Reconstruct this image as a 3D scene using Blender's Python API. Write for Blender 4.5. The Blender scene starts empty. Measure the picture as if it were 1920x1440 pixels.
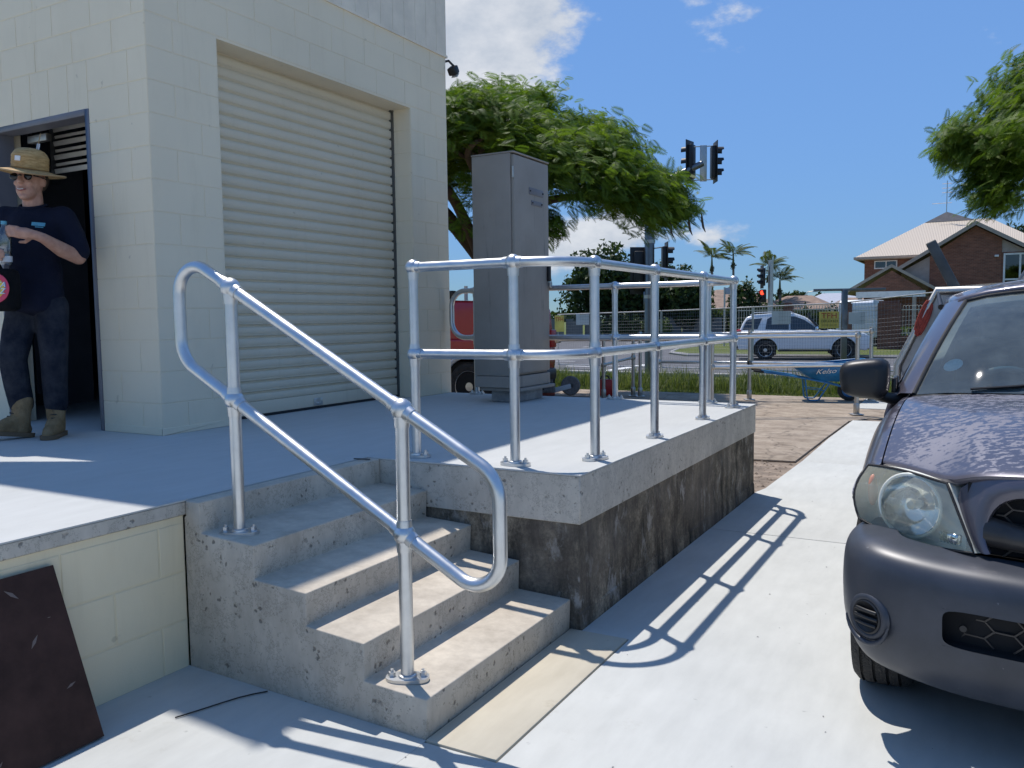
import bpy, bmesh, math, random
import numpy as np
from mathutils import Vector, Matrix
random.seed(7); RNG = np.random.default_rng(11)
R_ = math.radians
sc = bpy.context.scene
COL = sc.collection

# ------------------------------------------------------------------ camera
cd = bpy.data.cameras.new('camera'); cam = bpy.data.objects.new('camera', cd); COL.objects.link(cam)
sc.camera = cam
cd.sensor_fit = 'HORIZONTAL'; cd.sensor_width = 36.0; cd.lens = 36.0*1570.76/1920.0
cd.clip_start = 0.05; cd.clip_end = 3000
_y, _p, _r = R_(29.1835), R_(4.4643), R_(-0.7413)
_F = Vector((-math.sin(_y)*math.cos(_p), math.cos(_y)*math.cos(_p), -math.sin(_p)))
_R = Vector((math.cos(_y), math.sin(_y), 0)); _U = _R.cross(_F)
_R2 = _R*math.cos(_r)+_U*math.sin(_r); _U2 = -_R*math.sin(_r)+_U*math.cos(_r)
cam.matrix_world = Matrix(((_R2.x,_U2.x,-_F.x,0),(_R2.y,_U2.y,-_F.y,0),(_R2.z,_U2.z,-_F.z,1.4283),(0,0,0,1)))
sc.render.resolution_x = 1024; sc.render.resolution_y = 768

# ------------------------------------------------------------------ sky, clouds, sun, exposure
SUN = Vector((-0.345, 0.228, 1.0)).normalized()
w = bpy.data.worlds.new('World'); sc.world = w; w.use_nodes = True
nt = w.node_tree; nt.nodes.clear()
def N(t, tree=None, **kw):
    n = (tree or nt).nodes.new(t)
    for k, v in kw.items(): setattr(n, k, v)
    return n
def math_(tree, op, a, b=None, c=None, clamp=False):
    n = N('ShaderNodeMath', tree, operation=op); n.use_clamp = clamp
    for i, v in enumerate((a, b, c)):
        if v is None: continue
        if hasattr(v, 'is_output'): tree.links.new(v, n.inputs[i])
        else: n.inputs[i].default_value = v
    return n.outputs[0]
sky = N('ShaderNodeTexSky', sky_type='NISHITA'); sky.sun_disc = False
sky.sun_elevation = math.asin(SUN.z); sky.sun_rotation = math.atan2(SUN.x, SUN.y)
sky.altitude = 2000; sky.air_density = 0.6; sky.dust_density = 0.0; sky.ozone_density = 4.0
tc = N('ShaderNodeTexCoord'); L = nt.links.new
nz = N('ShaderNodeTexNoise', noise_dimensions='3D'); nz.inputs['Scale'].default_value = 9.0; nz.inputs['Detail'].default_value = 7; nz.inputs['Roughness'].default_value = 0.6
mp = N('ShaderNodeMapping'); mp.inputs['Scale'].default_value = (1, 1, 1.7); mp.inputs['Location'].default_value = (0.3, 0.1, 0)
L(tc.outputs['Generated'], mp.inputs['Vector']); L(mp.outputs[0], nz.inputs['Vector'])
wn = N('ShaderNodeTexNoise'); wn.inputs['Scale'].default_value = 3.2; wn.inputs['Detail'].default_value = 4; wn.inputs['Roughness'].default_value = 0.55
mp2 = N('ShaderNodeMapping'); mp2.inputs['Scale'].default_value = (1, 1, 1.7); mp2.inputs['Location'].default_value = (5.2, 2.4, 0.3); L(tc.outputs['Generated'], mp2.inputs['Vector']); L(mp2.outputs[0], wn.inputs['Vector'])
# cumulus banks: direction, angular radius, height squash, weight
BANKS = [((-0.499, 0.8075, 0.3147), 0.2, 1.0, 1.0), ((-0.4558, 0.8268, 0.3297), 0.17, 1.2, 0.9), ((-0.4971, 0.8255, 0.2672), 0.15, 1.2, 0.85), ((-0.4223, 0.8505, 0.3136), 0.09, 1.2, 0.55), ((-0.3701, 0.8696, 0.3269), 0.06, 1.3, 0.26), ((-0.5141, 0.8185, 0.2563), 0.1, 1.2, 0.8), ((-0.3766, 0.9214, 0.0961), 0.12, 2.2, 0.85), ((-0.325, 0.941, 0.0946), 0.08, 2.6, 0.6), ((-0.265, 0.9604, 0.0866), 0.09, 2.4, 0.6), ((-0.4342, 0.8974, 0.079), 0.14, 2.0, 0.8), ((-0.2356, 0.9212, 0.3097), 0.035, 2.5, 0.36), ((-0.3171, 0.9086, 0.2719), 0.03, 1.5, 0.28), ((-0.1953, 0.9428, 0.2702), 0.04, 1.5, 0.3), ((-0.3063, 0.932, 0.194), 0.03, 1.2, 0.4), ((-0.5895, 0.7531, 0.2921), 0.3, 1.2, 0.8), ((-0.7701, 0.6139, 0.1738), 0.35, 1.5, 0.7)]
tot = None
for (d, rad, asp, wt) in BANKS:
    dv = N('ShaderNodeVectorMath', operation='SUBTRACT'); L(tc.outputs['Generated'], dv.inputs[0]); dv.inputs[1].default_value = d
    sm = N('ShaderNodeVectorMath', operation='MULTIPLY'); L(dv.outputs[0], sm.inputs[0]); sm.inputs[1].default_value = (1, 1, asp)
    ln = N('ShaderNodeVectorMath', operation='LENGTH'); L(sm.outputs[0], ln.inputs[0])
    mr = N('ShaderNodeMapRange'); mr.interpolation_type = 'SMOOTHSTEP'
    L(ln.outputs['Value'], mr.inputs[0]); mr.inputs[1].default_value = 0; mr.inputs[2].default_value = rad; mr.inputs[3].default_value = wt; mr.inputs[4].default_value = 0
    tot = mr.outputs[0] if tot is None else math_(nt, 'MAXIMUM', tot, mr.outputs[0])
gen = math_(nt, 'MULTIPLY', math_(nt, 'SUBTRACT', wn.outputs[0], 0.50), 2.6)      # scattered clouds everywhere else, cover thickened to whiten the fill light
gen = math_(nt, 'MAXIMUM', gen, 0.0)
bank = math_(nt, 'MAXIMUM', tot, gen)
val = math_(nt, 'ADD', bank, math_(nt, 'MULTIPLY', math_(nt, 'SUBTRACT', nz.outputs[0], 0.5), 1.9))
cm = N('ShaderNodeMapRange'); cm.interpolation_type = 'SMOOTHSTEP'
L(val, cm.inputs[0]); cm.inputs[1].default_value = 0.36; cm.inputs[2].default_value = 0.72
cc = N('ShaderNodeMix', data_type='RGBA'); cc.inputs['A'].default_value = (4.0, 4.4, 5.0, 1); cc.inputs['B'].default_value = (6.2, 6.3, 6.5, 1)
cs = N('ShaderNodeMapRange'); L(nz.outputs[0], cs.inputs[0]); cs.inputs[1].default_value = 0.42; cs.inputs[2].default_value = 0.68; L(cs.outputs[0], cc.inputs['Factor'])
mx = N('ShaderNodeMix', data_type='RGBA'); L(math_(nt, 'MULTIPLY', cm.outputs[0], 0.93), mx.inputs['Factor'])
ssp = N('ShaderNodeSeparateColor'); L(sky.outputs[0], ssp.inputs[0])       # even out the sky's range the way a phone exposure does
fac_ = math_(nt, 'DIVIDE', 5.2, math_(nt, 'MULTIPLY_ADD', ssp.outputs[1], 1.41, 1.0))
sgr = N('ShaderNodeVectorMath', operation='MULTIPLY'); L(sky.outputs[0], sgr.inputs[0]); sgr.inputs[1].default_value = (0.90, 1.03, 1.04)
svm = N('ShaderNodeVectorMath', operation='SCALE'); L(sgr.outputs[0], svm.inputs[0]); L(fac_, svm.inputs['Scale'])
L(svm.outputs[0], mx.inputs['A']); L(cc.outputs['Result'], mx.inputs['B'])
bg = N('ShaderNodeBackground'); bg.inputs['Strength'].default_value = 0.10; L(mx.outputs['Result'], bg.inputs[0])
wo = N('ShaderNodeOutputWorld'); L(bg.outputs[0], wo.inputs[0])

sd = bpy.data.lights.new('sun', 'SUN'); sd.energy = 3.4; sd.angle = R_(0.5); sd.color = (1.0, 0.95, 0.905)
sun = bpy.data.objects.new('sun', sd); COL.objects.link(sun)
sun.rotation_euler = SUN.to_track_quat('Z', 'Y').to_euler(); sun.location = (0, 0, 30)
vs = sc.view_settings; vs.view_transform = 'Standard'; vs.look = 'None'; vs.gamma = 1; vs.exposure = 0.42; vs.use_curve_mapping = False
sc.render.engine = 'CYCLES'
sc.cycles.max_bounces = 8; sc.cycles.transparent_max_bounces = 12

# ------------------------------------------------------------------ materials
MATS = {}
def newmat(name):
    m = bpy.data.materials.new(name); m.use_nodes = True
    t = m.node_tree; b = t.nodes['Principled BSDF']; MATS[name] = m
    return m, t, b
def setin(b, k, v):
    if k in b.inputs: b.inputs[k].default_value = v
def noise(t, scale, detail=4, rough=0.55, vec=None, sc3=None):
    n = N('ShaderNodeTexNoise', t); n.inputs['Scale'].default_value = scale; n.inputs['Detail'].default_value = detail; n.inputs['Roughness'].default_value = rough
    if vec is None:
        g = N('ShaderNodeNewGeometry', t); vec = g.outputs['Position']
    if sc3:
        mpp = N('ShaderNodeMapping', t); mpp.inputs['Scale'].default_value = sc3; t.links.new(vec, mpp.inputs['Vector']); vec = mpp.outputs[0]
    t.links.new(vec, n.inputs['Vector'])
    return n.outputs[0]
def ramp(t, fac, stops):
    r = N('ShaderNodeValToRGB', t); e = r.color_ramp.elements
    while len(e) < len(stops): e.new(0.5)
    for i, (p, c) in enumerate(stops):
        e[i].position = p; e[i].color = (c[0], c[1], c[2], 1) if hasattr(c, '__len__') else (c, c, c, 1)
    t.links.new(fac, r.inputs[0]); return r.outputs[0]
def mixc(t, fac, a, b, mode='MIX'):
    n = N('ShaderNodeMix', t, data_type='RGBA', blend_type=mode)
    for k, v in (('Factor', fac), ('A', a), ('B', b)):
        if hasattr(v, 'is_output'): t.links.new(v, n.inputs[k])
        elif k == 'Factor': n.inputs[k].default_value = v
        else: n.inputs[k].default_value = (v[0], v[1], v[2], 1)
    return n.outputs['Result']
def bumpn(t, b, h, strength=0.3, dist=0.01):
    n = N('ShaderNodeBump', t); n.inputs['Strength'].default_value = strength; n.inputs['Distance'].default_value = dist
    t.links.new(h, n.inputs['Height']); t.links.new(n.outputs[0], b.inputs['Normal'])
def pm(name, base, rough=0.6, metal=0.0, var=0.12, vs=4.0, bump=0.15, bs=60.0, spec=0.5, coat=0.0, sc3=None, emit=None):
    m, t, b = newmat(name)
    lo = tuple(max(0, c*(1-var)) for c in base); hi = tuple(min(1, c*(1+var)) for c in base)
    t.links.new(ramp(t, noise(t, vs, 5, 0.6, sc3=sc3), [(0.3, lo), (0.7, hi)]), b.inputs['Base Color'])
    b.inputs['Roughness'].default_value = rough; b.inputs['Metallic'].default_value = metal
    setin(b, 'Specular IOR Level', spec); setin(b, 'Coat Weight', coat); setin(b, 'Coat Roughness', 0.08)
    if bump: bumpn(t, b, noise(t, bs, 3, 0.6), bump, 0.005)
    return m
def glassmat(name, tint=(0.6, 0.75, 0.75), refl=0.12, rough=0.02, ior=1.45, haze=0.0, hazec=(0.5, 0.55, 0.55)):
    """thin pane: tinted see-through plus a fresnel mirror layer"""
    m = bpy.data.materials.new(name); m.use_nodes = True; t = m.node_tree; t.nodes.clear(); MATS[name] = m
    tr = N('ShaderNodeBsdfTransparent', t); tr.inputs[0].default_value = (*tint, 1)
    gl = N('ShaderNodeBsdfGlossy', t); gl.inputs['Roughness'].default_value = rough; gl.inputs[0].default_value = (1, 1, 1, 1)
    fr = N('ShaderNodeFresnel', t); fr.inputs['IOR'].default_value = ior
    f2 = math_(t, 'ADD', fr.outputs[0], refl, clamp=True)
    mxs = N('ShaderNodeMixShader', t); t.links.new(f2, mxs.inputs[0]); t.links.new(tr.outputs[0], mxs.inputs[1]); t.links.new(gl.outputs[0], mxs.inputs[2])
    out = mxs.outputs[0]
    if haze:      # road dust or yellowed plastic scattering light
        df = N('ShaderNodeBsdfDiffuse', t); df.inputs[0].default_value = (*hazec, 1); m2 = N('ShaderNodeMixShader', t)
        t.links.new(ramp(t, noise(t, 9, 5, 0.65), [(0.3, haze*0.7), (0.7, haze*1.3)]), m2.inputs[0]); t.links.new(out, m2.inputs[1]); t.links.new(df.outputs[0], m2.inputs[2]); out = m2.outputs[0]
    o = N('ShaderNodeOutputMaterial', t); t.links.new(out, o.inputs[0])
    return m

# fresh light concrete (driveway and deck), smooth trowelled
def concrete_new(name, a, b_, stain=0.06):
    m, t, b = newmat(name)
    c = ramp(t, noise(t, 1.3, 6, 0.62), [(0.25, a), (0.75, b_)])
    c = mixc(t, 0.35, c, ramp(t, noise(t, 14, 4, 0.6, sc3=(1, 0.25, 1)), [(0.3, tuple(x*0.93 for x in a)), (0.7, b_)]))
    sp = ramp(t, noise(t, 22, 2, 0.5), [(0.74, 0.0), (0.80, 1.0)])
    c = mixc(t, math_(t, 'MULTIPLY', sp, 0.5), c, tuple(x*0.6 for x in a))
    sp2 = ramp(t, noise(t, 6.5, 6, 0.75), [(0.60, 0.0), (0.70, 1.0)]); sp2 = math_(t, 'MULTIPLY', sp2, ramp(t, noise(t, 0.9, 2, 0.5), [(0.5, 0.0), (0.62, 1.0)]))
    c = mixc(t, math_(t, 'MULTIPLY', sp2, stain*4), c, (a[0]*0.80, a[1]*0.74, a[2]*0.66))
    st = ramp(t, noise(t, 0.45, 5, 0.7), [(0.52, 0.0), (0.78, 1.0)])
    c = mixc(t, math_(t, 'MULTIPLY', st, stain*5), c, (a[0]*0.82, a[1]*0.78, a[2]*0.72))
    t.links.new(c, b.inputs['Base Color']); b.inputs['Roughness'].default_value = 0.82; setin(b, 'Specular IOR Level', 0.3)
    bumpn(t, b, noise(t, 90, 4, 0.7), 0.12, 0.004)
    return m
concrete_new('concrete_new', (0.435, 0.442, 0.413), (0.55, 0.556, 0.52), 0.07)
concrete_new('concrete_deck', (0.455, 0.462, 0.438), (0.525, 0.531, 0.506), 0.04)
concrete_new('concrete_strip', (0.44, 0.395, 0.30), (0.56, 0.51, 0.40), 0.09)
# formed concrete with air holes and cement bleed
def concrete_form(name, a, b_, holes=0.7):
    m, t, b = newmat(name)
    c = ramp(t, noise(t, 2.4, 6, 0.65), [(0.25, a), (0.75, b_)])
    c = mixc(t, 0.5, c, ramp(t, noise(t, 9, 5, 0.7, sc3=(1, 1, 0.35)), [(0.3, tuple(x*0.8 for x in a)), (0.65, b_)]))
    g = N('ShaderNodeNewGeometry', t)
    wob = N('ShaderNodeTexNoise', t); wob.inputs['Scale'].default_value = 45; t.links.new(g.outputs['Position'], wob.inputs['Vector'])
    wv_ = N('ShaderNodeVectorMath', t, operation='MULTIPLY_ADD'); t.links.new(wob.outputs['Color'], wv_.inputs[0]); wv_.inputs[1].default_value = (0.03, 0.03, 0.03); t.links.new(g.outputs['Position'], wv_.inputs[2])
    sepn = N('ShaderNodeSeparateXYZ', t); t.links.new(g.outputs['Normal'], sepn.inputs[0]); formed = ramp(t, sepn.outputs['Z'], [(0.4, 1.0), (0.7, 0.06)])
    vo = N('ShaderNodeTexVoronoi', t); vo.inputs['Scale'].default_value = 26; t.links.new(wv_.outputs[0], vo.inputs['Vector'])
    keep = ramp(t, noise(t, 5.5, 3, 0.6), [(0.50, 0.0), (0.56, 1.0)])
    h = ramp(t, vo.outputs['Distance'], [(0.16, 1.0), (0.26, 0.0)])
    vo2 = N('ShaderNodeTexVoronoi', t); vo2.inputs['Scale'].default_value = 75; t.links.new(wv_.outputs[0], vo2.inputs['Vector'])
    h2 = ramp(t, vo2.outputs['Distance'], [(0.10, 1.0), (0.2, 0.0)]); keep2 = ramp(t, noise(t, 8.5, 3, 0.6), [(0.5, 0.0), (0.6, 1.0)])
    hole = math_(t, 'MULTIPLY', math_(t, 'MAXIMUM', math_(t, 'MULTIPLY', h, keep), math_(t, 'MULTIPLY', h2, keep2)), formed)
    vein = math_(t, 'MULTIPLY', ramp(t, noise(t, 6, 6, 0.8), [(0.48, 0.0), (0.5, 1.0), (0.52, 0.0)]), formed)
    trw = ramp(t, noise(t, 4, 5, 0.7), [(0.3, (0.86, 0.85, 0.84)), (0.65, (1.06, 1.05, 1.04))]); c = mixc(t, 1.0, c, trw, 'MULTIPLY')
    c = mixc(t, math_(t, 'MULTIPLY', vein, 0.55), c, tuple(x*0.5 for x in a))
    c = mixc(t, math_(t, 'MULTIPLY', hole, holes), c, tuple(x*0.25 for x in a))
    t.links.new(c, b.inputs['Base Color']); b.inputs['Roughness'].default_value = 0.85; setin(b, 'Specular IOR Level', 0.3)
    hh = math_(t, 'SUBTRACT', math_(t, 'MULTIPLY', noise(t, 40, 4, 0.7), 0.35), hole)
    bumpn(t, b, hh, 0.55, 0.006)
    return m
concrete_form('concrete_stair', (0.45, 0.395, 0.315), (0.65, 0.585, 0.475))
concrete_form('concrete_edge', (0.46, 0.425, 0.36), (0.61, 0.57, 0.49))
# stained old wall: black mould in vertical runs, lime patches
def old_wall():
    m, t, b = newmat('old_wall')
    c = ramp(t, noise(t, 3.5, 7, 0.7), [(0.32, (0.045, 0.041, 0.034)), (0.5, (0.155, 0.138, 0.112)), (0.68, (0.33, 0.295, 0.24))])
    run = ramp(t, noise(t, 7, 7, 0.75, sc3=(1, 1, 0.2)), [(0.38, (0.30, 0.30, 0.29)), (0.56, (1.15, 1.1, 1.02))])
    fine = ramp(t, noise(t, 55, 5, 0.8), [(0.32, (0.45, 0.45, 0.45)), (0.66, (1.45, 1.42, 1.36))]); c = mixc(t, 1.0, c, fine, 'MULTIPLY')
    c = mixc(t, 1.0, c, run, 'MULTIPLY')
    c = mixc(t, math_(t, 'MULTIPLY', ramp(t, noise(t, 1.2, 3, 0.6), [(0.45, 0.0), (0.65, 1.0)]), 0.75), c, (0.17, 0.145, 0.12))
    lime = ramp(t, noise(t, 11, 6, 0.75, sc3=(1, 1, 0.45)), [(0.53, 0.0), (0.62, 1.0)])
    lime = math_(t, 'MULTIPLY', lime, ramp(t, noise(t, 1.9, 3, 0.6), [(0.47, 0.0), (0.58, 1.0)]))
    c = mixc(t, math_(t, 'MULTIPLY', lime, 0.7), c, (0.42, 0.40, 0.36))
    t.links.new(c, b.inputs['Base Color']); b.inputs['Roughness'].default_value = 0.92; setin(b, 'Specular IOR Level', 0.2)
    bumpn(t, b, noise(t, 45, 6, 0.75), 0.6, 0.008)
old_wall()
def old_pad():
    m, t, b = newmat('old_pad')
    c = ramp(t, noise(t, 1.1, 7, 0.68), [(0.28, (0.22, 0.175, 0.13)), (0.5, (0.31, 0.255, 0.195)), (0.72, (0.40, 0.34, 0.27))])
    c = mixc(t, 0.6, c, ramp(t, noise(t, 4, 8, 0.8, sc3=(0.7, 1.1, 1)), [(0.36, (0.16, 0.12, 0.085)), (0.60, (0.47, 0.39, 0.30))]))
    st = ramp(t, noise(t, 2.2, 6, 0.75), [(0.54, 0.0), (0.64, 1.0)]); c = mixc(t, math_(t, 'MULTIPLY', st, 0.55), c, (0.15, 0.115, 0.085))
    g = N('ShaderNodeNewGeometry', t); wb_ = N('ShaderNodeVectorMath', t, operation='MULTIPLY_ADD'); nn = N('ShaderNodeTexNoise', t); nn.inputs['Scale'].default_value = 2.5; nn.inputs['Detail'].default_value = 5; t.links.new(g.outputs['Position'], nn.inputs['Vector']); t.links.new(nn.outputs['Color'], wb_.inputs[0]); wb_.inputs[1].default_value = (0.5, 0.5, 0.5); t.links.new(g.outputs['Position'], wb_.inputs[2])
    vo = N('ShaderNodeTexVoronoi', t); vo.feature = 'DISTANCE_TO_EDGE'; vo.inputs['Scale'].default_value = 0.55; t.links.new(wb_.outputs[0], vo.inputs['Vector'])
    c = mixc(t, math_(t, 'MULTIPLY', ramp(t, vo.outputs['Distance'], [(0.003, 1.0), (0.009, 0.0)]), 0.4), c, (0.05, 0.04, 0.03))
    t.links.new(c, b.inputs['Base Color']); b.inputs['Roughness'].default_value = 0.9; setin(b, 'Specular IOR Level', 0.25)
    bumpn(t, b, noise(t, 30, 6, 0.75), 0.4, 0.01)
old_pad()
def paintwall(name, a, bump=0.22):
    m, t, b = newmat(name)
    c = ramp(t, noise(t, 0.9, 5, 0.6), [(0.3, tuple(x*0.95 for x in a)), (0.7, tuple(min(1, x*1.04) for x in a))])
    c = mixc(t, math_(t, 'MULTIPLY', ramp(t, noise(t, 3.2, 6, 0.7, sc3=(1, 1, 0.35)), [(0.56, 0.0), (0.8, 1.0)]), 0.22), c, (a[0]*0.75, a[1]*0.72, a[2]*0.66))
    c = mixc(t, math_(t, 'MULTIPLY', ramp(t, noise(t, 9, 5, 0.7, sc3=(1, 1, 0.07)), [(0.56, 0.0), (0.74, 1.0)]), 0.22), c, (a[0]*0.72, a[1]*0.68, a[2]*0.60))
    c = mixc(t, math_(t, 'MULTIPLY', ramp(t, noise(t, 17, 2, 0.5), [(0.74, 0.0), (0.79, 1.0)]), 0.35), c, (a[0]*0.45, a[1]*0.42, a[2]*0.38))
    t.links.new(c, b.inputs['Base Color']); b.inputs['Roughness'].default_value = 0.62; setin(b, 'Specular IOR Level', 0.35)
    bumpn(t, b, noise(t, 150, 4, 0.7), bump, 0.004)
paintwall('wall_paint', (0.785, 0.68, 0.50)); paintwall('roller_paint', (0.69, 0.605, 0.455), 0.04); paintwall('plinth_paint', (0.74, 0.64, 0.435))
pm('cladding', (0.74, 0.65, 0.51), 0.6, bump=0.05)
def galv(name, a=(0.66, 0.68, 0.70), rough=0.27):
    m, t, b = newmat(name)
    c = ramp(t, noise(t, 18, 4, 0.6), [(0.3, tuple(x*0.88 for x in a)), (0.7, a)])
    t.links.new(c, b.inputs['Base Color']); b.inputs['Metallic'].default_value = 1.0
    t.links.new(ramp(t, noise(t, 12, 3, 0.5), [(0.3, rough*0.85), (0.7, rough*1.2)]), b.inputs['Roughness'])
galv('galv', (0.64, 0.655, 0.66), 0.36); galv('galv_old', (0.52, 0.50, 0.46), 0.42); galv('steel_dark', (0.20, 0.21, 0.22), 0.4)
def cabinet_mat():
    m, t, b = newmat('cabinet_steel')
    c = ramp(t, noise(t, 2.2, 5, 0.6), [(0.3, (0.265, 0.233, 0.197)), (0.7, (0.325, 0.288, 0.245))])
    run = ramp(t, noise(t, 16, 5, 0.7, sc3=(1, 1, 0.08)), [(0.56, 0.0), (0.72, 1.0)])
    run = math_(t, 'MULTIPLY', run, ramp(t, noise(t, 2.6, 4, 0.6), [(0.40, 0.0), (0.58, 1.0)]))
    c = mixc(t, math_(t, 'MULTIPLY', run, 0.8), c, (0.085, 0.078, 0.075))
    t.links.new(c, b.inputs['Base Color']); b.inputs['Roughness'].default_value = 0.62; setin(b, 'Specular IOR Level', 0.4)
cabinet_mat()
pm('plinth_concrete', (0.30, 0.29, 0.275), 0.9, var=0.35, vs=9, bump=0.5, bs=40)
pm('black_plastic', (0.012, 0.012, 0.013), 0.42, var=0.2, bump=0.08, bs=150)
pm('black_rubber', (0.018, 0.018, 0.019), 0.75, var=0.25, vs=20, bump=0.3, bs=120)
pm('dark_void', (0.008, 0.008, 0.009), 0.9, bump=0)
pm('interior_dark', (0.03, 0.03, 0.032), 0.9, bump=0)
pm('frame_grey', (0.17, 0.165, 0.18), 0.5, bump=0.05)
pm('slat_cream', (0.62, 0.59, 0.52), 0.5, bump=0)
pm('formply', (0.050, 0.026, 0.020), 0.7, var=0.35, vs=8, bump=0.2, bs=40, spec=0.2)
pm('ply_edge', (0.16, 0.09, 0.05), 0.8, var=0.3, vs=30)
pm('scuff', (0.17, 0.13, 0.11), 0.8)
pm('white_paint', (0.72, 0.73, 0.73), 0.35, var=0.03, bump=0, coat=0.5)
pm('white_matt', (0.75, 0.75, 0.73), 0.6, var=0.05, bump=0)
pm('asphalt', (0.10, 0.10, 0.105), 0.9, var=0.25, vs=1.5, bump=0.3, bs=40)
pm('road_line', (0.7, 0.7, 0.68), 0.7, var=0.15, vs=9, bump=0)
pm('kerb', (0.36, 0.35, 0.33), 0.85, var=0.2, vs=3)
pm('dirt', (0.23, 0.18, 0.135), 0.95, var=0.45, vs=7, bump=0.8, bs=30)
def grassground():
    m, t, b = newmat('grass_ground')
    c = ramp(t, noise(t, 0.6, 6, 0.7), [(0.28, (0.075, 0.11, 0.022)), (0.5, (0.13, 0.165, 0.045)), (0.75, (0.23, 0.21, 0.085))])
    c = mixc(t, 0.5, c, ramp(t, noise(t, 25, 4, 0.7), [(0.3, (0.05, 0.085, 0.02)), (0.7, (0.19, 0.20, 0.075))]))
    t.links.new(c, b.inputs['Base Color']); b.inputs['Roughness'].default_value = 0.95; setin(b, 'Specular IOR Level', 0.15)
    bumpn(t, b, noise(t, 35, 5, 0.8), 1.0, 0.06)
grassground()
def leafmat(name, a, b_, trans=0.3):
    m = bpy.data.materials.new(name); m.use_nodes = True; t = m.node_tree; b = t.nodes['Principled BSDF']; MATS[name] = m
    at = N('ShaderNodeAttribute', t); at.attribute_name = 'tint'
    c = ramp(t, at.outputs['Fac'], [(0.0, a), (1.0, b_)])
    t.links.new(c, b.inputs['Base Color']); b.inputs['Roughness'].default_value = 0.55; setin(b, 'Specular IOR Level', 0.18)
    tl = N('ShaderNodeBsdfTranslucent', t); br = mixc(t, 1.0, c, (1.5, 1.6, 0.7), 'MULTIPLY'); t.links.new(br, tl.inputs[0])
    mxs = N('ShaderNodeMixShader', t); mxs.inputs[0].default_value = trans
    t.links.new(b.outputs[0], mxs.inputs[1]); t.links.new(tl.outputs[0], mxs.inputs[2])
    t.links.new(mxs.outputs[0], t.nodes['Material Output'].inputs[0])
leafmat('leaf_poinciana', (0.045, 0.092, 0.013), (0.165, 0.235, 0.030), 0.40)
leafmat('leaf_dark', (0.018, 0.035, 0.012), (0.05, 0.08, 0.024), 0.2)
leafmat('leaf_mid', (0.035, 0.06, 0.016), (0.10, 0.14, 0.035), 0.25)
leafmat('leaf_grey', (0.07, 0.085, 0.05), (0.15, 0.155, 0.10), 0.25)
leafmat('leaf_palm', (0.035, 0.06, 0.018), (0.11, 0.135, 0.05), 0.25)
leafmat('grass_blade', (0.045, 0.080, 0.018), (0.20, 0.215, 0.085), 0.3)
pm('bark', (0.085, 0.062, 0.045), 0.95, var=0.4, vs=6, bump=0.8, bs=25, sc3=(1, 1, 0.3))
pm('palm_trunk', (0.17, 0.155, 0.13), 0.9, var=0.25, vs=4, bump=0.3, bs=20)

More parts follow.
